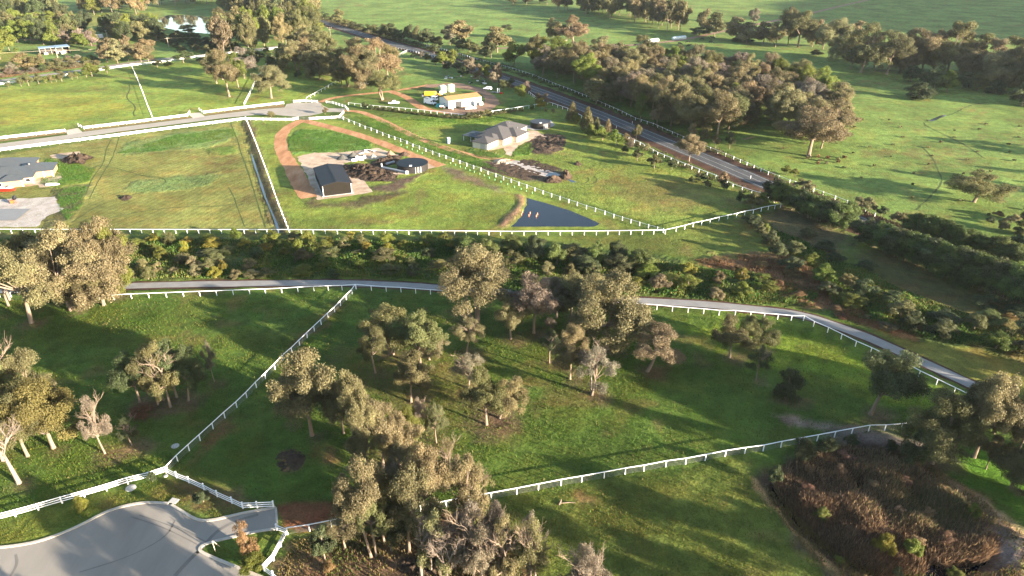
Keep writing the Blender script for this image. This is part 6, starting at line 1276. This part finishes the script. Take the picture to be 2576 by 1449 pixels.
K = 'of the far road windbreak'
for x, yb, yt, w_ in ((2287, 587, 541, 38), (2304, 590, 540, 36), (2322, 595, 542, 38), (2340, 599, 546, 36), (2360, 605, 552, 38), (2382, 613, 560, 38), (2403, 620, 568, 38), (2426, 624, 577, 38), (2452, 628, 588, 40), (2480, 634, 598, 36), (2517, 650, 600, 52), (2545, 662, 620, 40)): tree('hedge', x, yb, yt - 3, w_ * 1.35, GRN, K, 'windbreak tree with bare lower stems')
K = 'of the low trees beside the far road fence'
for x, yb, yt, w_, c in ((2182, 536, 497, 48, TAN), (2152, 534, 494, 32, TAN), (2215, 545, 518, 30, DKG), (2250, 562, 532, 34, TAN), (2268, 566, 535, 28, OLI), (2032, 484, 454, 36, TAN), (2012, 476, 450, 30, OLI), (1977, 440, 417, 27, YGN), (2000, 443, 424, 22, YGN), (1835, 375, 330, 24, DKG), (1800, 372, 338, 30, OLI), (1770, 360, 325, 26, OLI), (1740, 352, 310, 24, TAN)): tree('sapling', x, yb, yt, w_, c, K, 'low bushy tree')
# the wood, in rows
WP = [(1270, 160), (1420, 172), (1560, 166), (1700, 182), (1900, 208), (2040, 250), (2118, 322), (2070, 375), (2000, 352), (1900, 335), (1850, 352), (1790, 350), (1700, 325), (1560, 268), (1440, 218), (1330, 184)]
wk = 0
pts = fill(['gum', 'bulk', 'bulk', 'gum'], WP, 9.6, (14, 20), (13, 18), [TAN, TAN, TAN, OLI, GRY, YGN], '_wood', 'tan gum crown', 150, 5)
W_ = GROUPS.pop('_wood'); W_.sort(key=lambda e: e[1].location.y - .55 * abs(e[1].location.x - 120)); RN = ['front row', 'second row', 'third row', 'fourth row', 'fifth row', 'sixth row', 'seventh row', 'rear row']
W_.sort(key=lambda e: proj(e[1].location)[1] - .30 * proj(e[1].location)[0], reverse=True)
nr = 8
for i, e in enumerate(W_):
    r_ = min(nr - 1, i * nr // len(W_)); GROUPS.setdefault('in the ' + RN[r_] + ' of the roadside wood', []).append(e)
tree('gum', 2034, 392, 270, 150, TAN, 'standing at the right front corner of the wood', 'large spreading tan gum'); tree('open', 1610, 348 - 40, 258 - 25, 34, YGN, 'in front of the wood by the road', 'slender pale topped gum'); tree('gum', 1500, 262, 200, 70, OLI, 'at the roadside front of the wood', 'round dark gold gum'); tree('sapling', 1652, 318, 260, 42, TAN, 'beside the slender gum at the wood edge', 'small round crowned gum')
K = 'of the trees along the top edge'
fill(['far'], [(1400, 18), (1540, 26), (1640, 44), (1745, 76), (1690, 84), (1620, 62), (1500, 44), (1400, 34)], 9.0, (20, 25), (12, 16), [TAN, OLI, OLI, TAN], K, 'tall tan gum', 40, 3)
fill(['far'], [(1290, 2), (1420, 6), (1420, 14), (1290, 10)], 14, (10, 16), (10, 14), [DKG, OLI], K, 'dark far gum', 10, 3)
K = 'in the far left wood behind the pond'
fill(['far'], [(570, 16), (780, 12), (800, 40), (770, 62), (700, 55), (600, 46), (560, 30)], 12.0, (18, 24), (12, 17), [OLI, DKG, TAN, OLI], K, 'olive gum', 60, 4)
K = 'in the wood right of the pond'
fill(['gum', 'far'], [(560, 118), (600, 92), (780, 70), (800, 100), (760, 125), (690, 128), (640, 145), (560, 150)], 12, (20, 26), (12, 18), [YGN, OLI, TAN, OLI], K, 'tall olive gum', 60, 6)
K = 'in the top left woodland'
fill(['far'], [(215, 20), (560, -4), (560, 8), (400, 20), (360, 36), (220, 40)], 13, (17, 23), (11, 17), [OLI, TAN, YGN], K, 'pale olive gum', 40, 7)
fill(['far'], [(-60, 20), (140, 30), (160, 60), (60, 62), (-60, 40)], 12, (16, 22), (11, 16), [YGN, OLI, DKG], K, 'olive gum', 40, 8)
K = 'in the left woodland above the farm shed'
fill(['far', 'gum'], [(-60, 62), (60, 66), (150, 70), (190, 100), (140, 118), (60, 112), (10, 100), (-60, 112)], 11, (12, 17), (10, 15), [YGN, OLI, YGN, DKG], K, 'pale olive gum', 50, 9)
fill(['gum'], [(150, 104), (235, 108), (235, 120), (200, 124), (150, 110)], 8, (9, 12), (8, 11), [OLI, YGN, GRY], K, 'low spreading gum', 12, 9)
K = 'of the dark trees around the caravan'
fill(['gum'], [(186, 74), (222, 80), (218, 92), (190, 92)], 8, (13, 17), (9, 12), [DKG, OLI], K, 'dark gum', 12, 2)
fill(['gum'], [(262, 84), (400, 80), (412, 104), (300, 112), (282, 104)], 9, (13, 18), (11, 15), [DKG, OLI, DKG, YGN], K, 'dark rounded gum', 40, 2)
K = 'in front of the side road below the second pole'
fill(['gum', 'open'], [(262, 140), (370, 134), (376, 152), (340, 162), (262, 160)], 9, (8, 13), (9, 13), [TAN, OLI, TAN], K, 'tan gum', 24, 2)
K = 'in the scrub between the pond and side road'
fill(['shrub', 'sapling'], [(396, 92), (470, 92), (560, 112), (600, 122), (540, 136), (452, 128), (420, 112)], 6.5, (2.5, 5.5), (6, 9), [DKG, DKG, OLI], K, 'dark bushy shrub', 50, 2)
tree('open', 475, 84, 61, 36, OLI, 'standing in front of the bright pond', 'tan topped gum'); tree('gum', 462, 158, 128, 42, DKG, 'below the pond beside the road fence', 'dark dense round tree'); tree('shrub', 503, 155, 144, 18, DKG, 'at the fence gap', 'small dark round bush'); tree('sapling', 396, 169, 150, 24, DKG, 'against the upper road fence', 'small dark flat topped tree'); tree('shrub', 426, 165, 154, 24, DKG, 'under the upper road fence', 'low dark reddish bush'); tree('shrub', 374, 155, 128, 30, OLI, 'beside the side road bend', 'dark olive tree')
K = 'of the roadside scrub above the left fence'
fill(['shrub', 'wisp'], [(-60, 190), (60, 176), (140, 160), (235, 148), (250, 164), (180, 172), (60, 188), (-60, 204)], 5.2, (2.2, 4.6), (5, 8), [TAN, GRY, OLI, YGN, DKG], K, 'tan roadside shrub', 60, 2)
K = 'of the pale trunked saplings on the left fence'
for x, yb, yt, w_ in ((54, 218, 194, 18), (73, 216, 183, 25), (98, 211, 185, 24), (116, 209, 193, 19), (130, 208, 187, 17), (142, 206, 188, 18), (156, 205, 178, 24), (182, 200, 180, 21), (196, 198, 179, 18), (218, 194, 173, 24), (232, 192, 158, 38), (243, 190, 164, 24), (22, 220, 208, 16), (270, 184, 162, 18)): tree('sapling', x, yb, yt, w_, rng.choice([OLI, YGN]), K, 'pale trunked sapling')
K = 'of the white trunked gums left of the farm shed'
for x, yb, yt, w_, c in ((24, 127, 73, 38, YGN), (66, 176, 133, 48, TAN), (94, 176, 142, 32, OLI), (108, 174, 134, 22, TAN), (33, 182, 155, 24, GRY), (42, 133, 120, 12, YGN), (2, 150, 100, 30, YGN)): tree('open', x, yb, yt, w_, c, K, 'white trunked gum')
# ------------------------------------------------------------------ creek scrub
K = 'in the upper scrub row under the long fence'
fill(['shrub', 'wisp', 'sapling'], [(340, 606), (700, 602), (1120, 606), (1180, 626), (1000, 632), (700, 634), (340, 640)], 4.4, (1.8, 4.0), (2.6, 5), [YEL, YGN, YGN, YEL, OLI], K, 'yellow green bush', 70, 21)
K = 'in the lower scrub row beside the footpath'
fill(['wisp', 'shrub'], [(230, 676), (640, 672), (640, 700), (230, 706)], 3.6, (1.6, 3.4), (2.2, 4.2), [TAN, YEL, OLI, TAN], K, 'tan feathery bush', 60, 22)
K = 'in the middle of the creek scrub'
fill(['shrub', 'wisp'], [(400, 640), (1120, 640), (1120, 698), (660, 696), (650, 672), (400, 668)], 6.0, (1.6, 3.6), (3, 6), [OLI, DKG, OLI, YGN], K, 'dark olive bush', 50, 23)
K = 'in the dark green thicket behind the footpath gums'
fill(['shrub', 'hedge'], [(1130, 628), (1400, 634), (1560, 650), (1640, 678), (1560, 690), (1340, 676), (1140, 662)], 5.0, (4, 6.2), (5, 7.5), [GRN, GRN, DKG, GRN, OLI], K, 'dense green bush', 50, 24)
K = 'in the golden scrub right of the footpath gums'
fill(['shrub', 'wisp', 'sapling'], [(1230, 690), (1560, 696), (1640, 684), (1900, 700), (1980, 745), (1960, 764), (1640, 745), (1300, 734)], 5.0, (1.6, 4.2), (3, 6), [YEL, YGN, YGN, OLI, TAN], K, 'golden green bush', 90, 25)
K = 'of the creek line bushes at the right'
fill(['shrub', 'sapling'], [(1888, 566), (1930, 560), (1975, 615), (2070, 680), (2200, 742), (2350, 806), (2590, 850), (2590, 896), (2400, 868), (2200, 806), (2060, 730), (1950, 655)], 5.4, (2.4, 5), (4, 6.5), [OLI, YGN, DKG, OLI, DKG], K, 'rounded creek bush', 70, 26)
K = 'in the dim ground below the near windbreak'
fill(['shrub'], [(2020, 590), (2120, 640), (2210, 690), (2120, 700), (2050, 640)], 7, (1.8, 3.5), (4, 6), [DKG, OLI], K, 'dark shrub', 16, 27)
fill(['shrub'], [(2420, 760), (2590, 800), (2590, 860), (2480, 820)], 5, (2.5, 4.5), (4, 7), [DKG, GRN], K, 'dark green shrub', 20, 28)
K = 'of the brown scrub beside the creek'
fill(['wisp', 'shrub'], [(1760, 655), (1860, 645), (1990, 650), (2080, 710), (2060, 765), (1960, 730)], 5.5, (.8, 1.8), (2.5, 5), [RST, TAN, RST], K, 'low rusty shrub', 40, 29)
fill(['wisp', 'shrub'], [(2100, 775), (2250, 815), (2330, 838), (2320, 850), (2200, 826), (2110, 798)], 3.5, (.8, 1.6), (2, 4), [RST, RST, TAN], K, 'low rusty shrub', 26, 30)
K = 'beside the upper creek bend'
for x, yb, yt, w_, c in ((1905, 560, 538, 24, YGN), (1922, 590, 562, 30, YGN), (1945, 612, 585, 30, OLI)): tree('shrub', x, yb, yt, w_, c, K, 'yellow green creek bush')
# ------------------------------------------------------------------ trees outside the frame whose shade falls into it
K = 'of the trees standing beyond the right edge'
for q0, q1, q2, q3 in (((330, 400), (420, 420), (560, 330), (430, 300)),): fill(['far'], [proj((*q, 0)) for q in (q0, q1, q2, q3)], 14, (22, 29), (13, 19), [TAN, OLI], K, 'tall belt gum', 70, 36)
fill(['far'], [(2640, 190), (3300, 260), (3500, 360), (3200, 330), (2700, 262)], 13, (20, 27), (12, 18), [TAN, OLI], K, 'tall belt gum', 60, 31)
fill(['far'], [(2680, 360), (3100, 420), (3300, 560), (2900, 560), (2700, 480)], 24, (8, 14), (10, 16), [TAN, OLI], K, 'pasture gum', 16, 32)
fill(['far'], [(2680, 640), (3000, 760), (3100, 900), (2800, 860)], 13, (6, 9), (8, 12), [GRN, OLI], K, 'creek tree', 16, 33)
fill(['far'], [(2660, 1000), (2900, 1000), (3300, 1200), (3200, 1500), (2800, 1400), (2680, 1180)], 11, (11, 16), (8, 11), [TAN, OLI], K, 'pit side gum', 24, 34)
K = 'of the gums standing below the bottom edge'
for x, y, h, w_ in ((0, 36, 16, 8), (-12, 41, 13, 6), (16, 20, 17, 8), (-30, 22, 14, 8), (60, 40, 14, 9), (75, 45, 15, 9), (85, 60, 15, 9), (-36, 44, 10, 5)): plant('far', Vector((x, y, 0)), h, w_, OLI, K, 'olive gum')
thin_out(290)
finish()
# tussocks, guards and cattle cannot be told apart one by one
wp = [(1960, 300), (2300, 300), (2590, 320), (2590, 560), (2300, 520), (2180, 470), (2060, 420), (1960, 390)]
GROUPS.clear()
fill(['rush'], wp, 11, (.6, 1.2), (1.1, 2.2), [TAN, TAN, OLI], 'rush', 'r', 90, 41)
fill(['rush'], [(2040, 396), (2125, 398), (2130, 416), (2060, 418)], 3.2, (.9, 1.6), (1.3, 2.4), [TAN, RST], 'rush', 'r', 16, 42)
for x, o, d in GROUPS['rush']: tag(o, 'small brown rush clump dotted over the green right hand pasture', 'rush', 'rush clumps in the right hand pasture')
for x, o in GUARDS: tag(o, 'tiny pale green sapling guard in the row beside the diagonal fence', 'tree guard', 'sapling guards beside the diagonal fence')
for i, (x, o) in enumerate(sorted(COWS, key=lambda e: e[0])): tag(o, f'black cow grazing near the far farm track, {ordinal(i) + " from the left" if i else "leftmost"}', 'cow', 'black cattle in the far pasture')
# ------------------------------------------------------------------ ground cover (uncountable)
def cover_mesh(name, polys, n, size, cols, label, z0=0.0, up=True, seed=1, hs=1.0, wr=.28, heap=0.0, world=False):
    rs = np.random.RandomState(seed); Ps = []
    areas = []
    for poly in polys:
        wp = poly if world else wpoly(poly); xs = [p[0] for p in wp]; ys = [p[1] for p in wp]; a = 0
        for i in range(len(wp)): x0, y0 = wp[i]; x1, y1 = wp[(i + 1) % len(wp)]; a += x0 * y1 - x1 * y0
        areas.append((wp, min(xs), max(xs), min(ys), max(ys), abs(a) / 2))
    tot = sum(a[5] for a in areas)
    for wp, x0, x1, y0, y1, a in areas:
        k = int(n * a / tot); bb = (x1 - x0) * (y1 - y0); q = int(k * bb / max(a, 1))
        X = rs.uniform(x0, x1, q); Y = rs.uniform(y0, y1, q); s = inpoly(X, Y, wp); X, Y = X[s], Y[s]
        dn = npnoise(X, Y, .25, seed) + .5 * npnoise(X, Y, .9, seed + 3); keep = rs.uniform(-.35, .35, len(X)) < dn + .12
        Ps.append(np.stack([X[keep], Y[keep]], 1))
    P2 = np.concatenate(Ps); m = len(P2); a = rs.uniform(0, 6.28, m); el = rs.normal(size=m) * .35
    N = unit(np.stack([np.cos(a), np.sin(a), el], 1)); sz = size * rs.uniform(.6, 1.4, m)
    U = unit(np.stack([rs.normal(size=m) * .25, rs.normal(size=m) * .25, np.ones(m)], 1)); B = unit(np.cross(U, N))
    z = np.full(m, z0) + heap * np.clip(npnoise(P2[:, 0], P2[:, 1], .28, seed + 20) * 2.4 + .2, 0, 1) * rs.uniform(0, 1, m) ** .6; Pz = np.concatenate([P2, z[:, None]], 1)
    hh = (sz * hs)[:, None]; ww = (sz * wr)[:, None]
    V = np.stack([Pz - B * ww * .5, Pz + B * ww * .5, Pz + U * hh + B * ww * .35, Pz + U * hh * .92 - B * ww * .3], 1).reshape(-1, 3)
    me = bpy.data.meshes.new(name); me.vertices.add(4 * m); me.vertices.foreach_set('co', V.ravel()); me.loops.add(4 * m); me.loops.foreach_set('vertex_index', np.arange(4 * m)); me.polygons.add(m)
    me.polygons.foreach_set('loop_start', np.arange(0, 4 * m, 4)); me.polygons.foreach_set('loop_total', np.full(m, 4)); me.update(calc_edges=True)
    mt = bpy.data.materials.new(name); mt.use_nodes = True; nn = mt.node_tree.nodes; ll = mt.node_tree.links; b = nn['Principled BSDF']; b.inputs['Roughness'].default_value = .8; b.inputs['Specular IOR Level'].default_value = .15
    ca = me.color_attributes.new('tint', 'FLOAT_COLOR', 'POINT'); cc = np.array(cols); pick = (np.clip(npnoise(P2[:, 0], P2[:, 1], .12, seed + 8) + .5 + rs.normal(size=m) * .16, 0, .999) * len(cols)).astype(int)
    c4 = np.concatenate([cc[pick] * rs.uniform(.75, 1.25, (m, 1)), np.ones((m, 1))], 1); ca.data.foreach_set('color', np.repeat(c4, 4, 0).ravel())
    at = nn.new('ShaderNodeAttribute'); at.attribute_name = 'tint'; ll.new(at.outputs['Color'], b.inputs['Base Color'])
    tr = nn.new('ShaderNodeBsdfTranslucent'); ll.new(at.outputs['Color'], tr.inputs[0]); mx = nn.new('ShaderNodeMixShader'); mx.inputs[0].default_value = .35; ll.new(b.outputs[0], mx.inputs[1]); ll.new(tr.outputs[0], mx.inputs[2]); ll.new(mx.outputs[0], nn['Material Output'].inputs[0])
    me.materials.append(mt); o = link(name, me); tag(o, label, name.replace('_', ' '), kind='stuff'); return o
NEARP = [(-120, 760), (890, 732), (1300, 748), (1640, 785), (2030, 822), (2440, 1015), (2300, 1080), (2120, 1098), (1900, 1135), (1300, 1250), (1000, 1310), (860, 1330), (780, 1262), (700, 1262), (430, 1185), (0, 1300), (-160, 1330)]
cover_mesh('grass', [NEARP], 200000, .2, [(.045, .095, .012), (.065, .125, .014), (.095, .135, .016), (.12, .12, .024), (.075, .12, .016)], 'short uneven green grass over the near meadow', seed=3)
cover_mesh('grass', [[(1210, 1268), (1500, 1222), (1890, 1148), (1900, 1212), (1960, 1300), (2060, 1410), (2150, 1480), (1300, 1480)], [(-160, 1345), (0, 1310), (410, 1205), (600, 1285), (540, 1305), (440, 1262), (300, 1270), (100, 1350), (-100, 1385)], [(520, 1388), (620, 1352), (698, 1340), (690, 1410), (650, 1445), (560, 1405)]], 40000, .18, [(.06, .10, .014), (.10, .115, .018), (.13, .11, .026), (.075, .12, .016)], 'short grass in the foreground paddock and verges', seed=4)
cover_mesh('grass', [[(-40, 385), (250, 355), (610, 308), (700, 575), (0, 574)], [(740, 583), (735, 500), (800, 515), (960, 495), (1100, 425), (1290, 490), (1260, 575)], [(1330, 500), (1660, 580), (1520, 568)], [(890, 290), (1290, 300), (1400, 290), (1560, 370), (1700, 440), (1940, 520), (1680, 578), (1400, 500), (1430, 470), (1430, 430), (1300, 395), (1420, 350), (1330, 300), (1160, 340), (1000, 310)]], 110000, .14, [(.07, .11, .018), (.09, .12, .020), (.10, .105, .028), (.08, .12, .02)], 'thin grass over the building lots', seed=5)
cover_mesh('weeds', [NEARP, [(1210, 1268), (1500, 1222), (1890, 1148), (1900, 1212), (1960, 1300), (2060, 1410), (2150, 1480), (1300, 1480)]], 16000, .32, [(.05, .09, .018), (.09, .105, .026), (.12, .10, .04), (.06, .11, .02)], 'scattered taller weeds and tussocks in the meadow grass', seed=14, wr=.35, heap=.15)
cover_mesh('weeds', [[(725, 380), (727, 348), (760, 326), (830, 328), (930, 355), (935, 376), (840, 386)], [(890, 290), (960, 302), (1060, 347), (1200, 397), (1280, 440), (1100, 385), (960, 335)], [(115, 400), (242, 425), (220, 460), (100, 465)], [(142, 472), (220, 468), (210, 515), (170, 555), (150, 530)], [(1190, 380), (1240, 384), (1265, 396), (1240, 402), (1195, 393)], [(1290, 382), (1335, 358), (1345, 372), (1330, 391)], [(1000, 300), (1280, 296), (1290, 302), (1160, 312)], [(295, 386), (450, 337), (590, 324), (595, 343), (400, 380)]], 90000, .30, [(.045, .11, .018), (.065, .14, .020), (.055, .10, .022), (.085, .125, .022)], 'lush leafy weeds growing in clumps around the drives and houses', seed=6, hs=.8)
cover_mesh('scrub', [[(-40, 604), (700, 604), (1250, 608), (1640, 660), (1900, 690), (2060, 730), (2050, 775), (1900, 764), (1620, 742), (1300, 735), (1150, 710), (1000, 698), (600, 698), (200, 708)], [(1895, 560), (2010, 600), (2200, 700), (2580, 850), (2570, 890), (2330, 855), (2100, 780), (2060, 700)]], 150000, .45, [(.045, .085, .020), (.06, .12, .024), (.105, .14, .030), (.15, .14, .042), (.055, .125, .026)], 'tangled low scrub filling the creek corridor', seed=7, hs=.8, wr=.4, heap=1.1)
cover_mesh('bracken', [[(1745, 655), (1860, 642), (1990, 646), (2090, 700), (2100, 775), (2010, 768), (1900, 700)], [(2095, 765), (2160, 775), (2260, 810), (2330, 832), (2320, 850), (2240, 838), (2120, 800)], [(130, 168), (240, 152), (250, 164), (60, 190), (-20, 200), (-20, 186)]], 30000, .4, [(.15, .09, .05), (.15, .085, .045), (.12, .10, .05)], 'rusty brown dry bracken on the creek bank and roadside', seed=8, heap=.7)
RP = wpoly([(1945, 1205), (1985, 1170), (2060, 1145), (2130, 1132), (2215, 1140), (2285, 1172), (2345, 1218), (2410, 1265), (2485, 1340), (2505, 1380), (2480, 1405), (2410, 1410), (2330, 1440), (2210, 1440), (2120, 1398), (2035, 1325), (1975, 1255)])
cover_mesh('reeds', [RP], 180000, 1.9, [(.12, .075, .048), (.17, .11, .065), (.09, .06, .045), (.25, .175, .10), (.11, .11, .05)], 'dense dry brown reeds filling the sunken pit', z0=-1.5, seed=9, world=True, hs=1.0, wr=.04, heap=1.3)
cover_mesh('dry_grass', [[(1896, 1210), (1925, 1220), (2060, 1350), (2190, 1450), (2160, 1480), (2040, 1400), (1950, 1290)], [(2190, 1118), (2300, 1150), (2420, 1215), (2600, 1370), (2600, 1430), (2500, 1340), (2400, 1250), (2320, 1190)], [(2120, 1430), (2500, 1440), (2580, 1400), (2580, 1480), (2150, 1480)], [(740, 1360), (900, 1340), (1280, 1300), (1300, 1480), (680, 1480)]], 16000, .35, [(.16, .12, .05), (.11, .10, .03), (.13, .08, .045), (.07, .09, .022)], 'dry tufts on the pit banks and under the lowest trees', seed=10)
cover_mesh('roadside_scrub', [[(1060, 112), (1290, 170), (1478, 240), (1620, 302), (1800, 378), (1950, 440), (1955, 450), (1800, 390), (1610, 310), (1470, 250), (1285, 184), (1060, 122)], [(2000, 466), (2150, 520), (2300, 580), (2300, 592), (2140, 532), (2000, 478)], [(1560, 336), (1700, 400), (1850, 462), (1930, 492), (1930, 500), (1840, 478), (1690, 415), (1560, 350)], [(780, 30), (1060, 112), (1060, 122), (780, 44)]], 40000, .5, [(.07, .055, .035), (.05, .055, .025), (.10, .075, .045), (.06, .07, .028)], 'dark brown tangled scrub on the main road shoulders', seed=11, heap=1.3, wr=.4)
# ------------------------------------------------------------------ unseen hill added beyond the right edge, shaped to shade the far pasture
n = 40; gx = np.linspace(640, 1500, n); gy = np.linspace(60, 760, n); X, Y = np.meshgrid(gx, gy)
a_ = (X - 985) * .866 - (Y - 395) * .5; c_ = (X - 985) * .5 + (Y - 395) * .866
Z = 150 * np.exp(-(a_ / 125) ** 2) * np.exp(-(np.maximum(np.abs(c_ - 15) - 165, 0) / 60) ** 2) + 10 * npnoise(X, Y, .02, 4) * np.exp(-(a_ / 150) ** 2 - (c_ / 260) ** 2) - .6
i = np.arange(n * n).reshape(n, n)
o = MB().add([(X.flat[k], Y.flat[k], Z.flat[k]) for k in range(n * n)], [(int(i[a, b]), int(i[a, b + 1]), int(i[a + 1, b + 1]), int(i[a + 1, b])) for a in range(n - 1) for b in range(n - 1)]).build('shade_hill', earth('shade_hill_turf', [(.05, .07, .02), (.08, .11, .03)], .03, .5, .3)); smooth(o); tag(o, 'unseen grassy hill added beyond the right edge to shade the far pasture', 'hill', kind='structure')
# ------------------------------------------------------------------ air
hm = bpy.data.materials.new('haze'); hm.use_nodes = True; hn = hm.node_tree.nodes; hn.remove(hn['Principled BSDF'])
pv = hn.new('ShaderNodeVolumePrincipled'); pv.inputs['Color'].default_value = (.78, .89, 1, 1); pv.inputs['Density'].default_value = .000034; pv.inputs['Anisotropy'].default_value = .2
hm.node_tree.links.new(pv.outputs[0], hn['Material Output'].inputs['Volume'])
z0, z1 = -3.0, 165.0
o = MB().box((0, 4700, (z0 + z1) / 2), (17000, 11000, z1 - z0)).build('haze', hm); tag(o, 'thin pale air softening the far paddocks and trees', 'haze', kind='stuff')
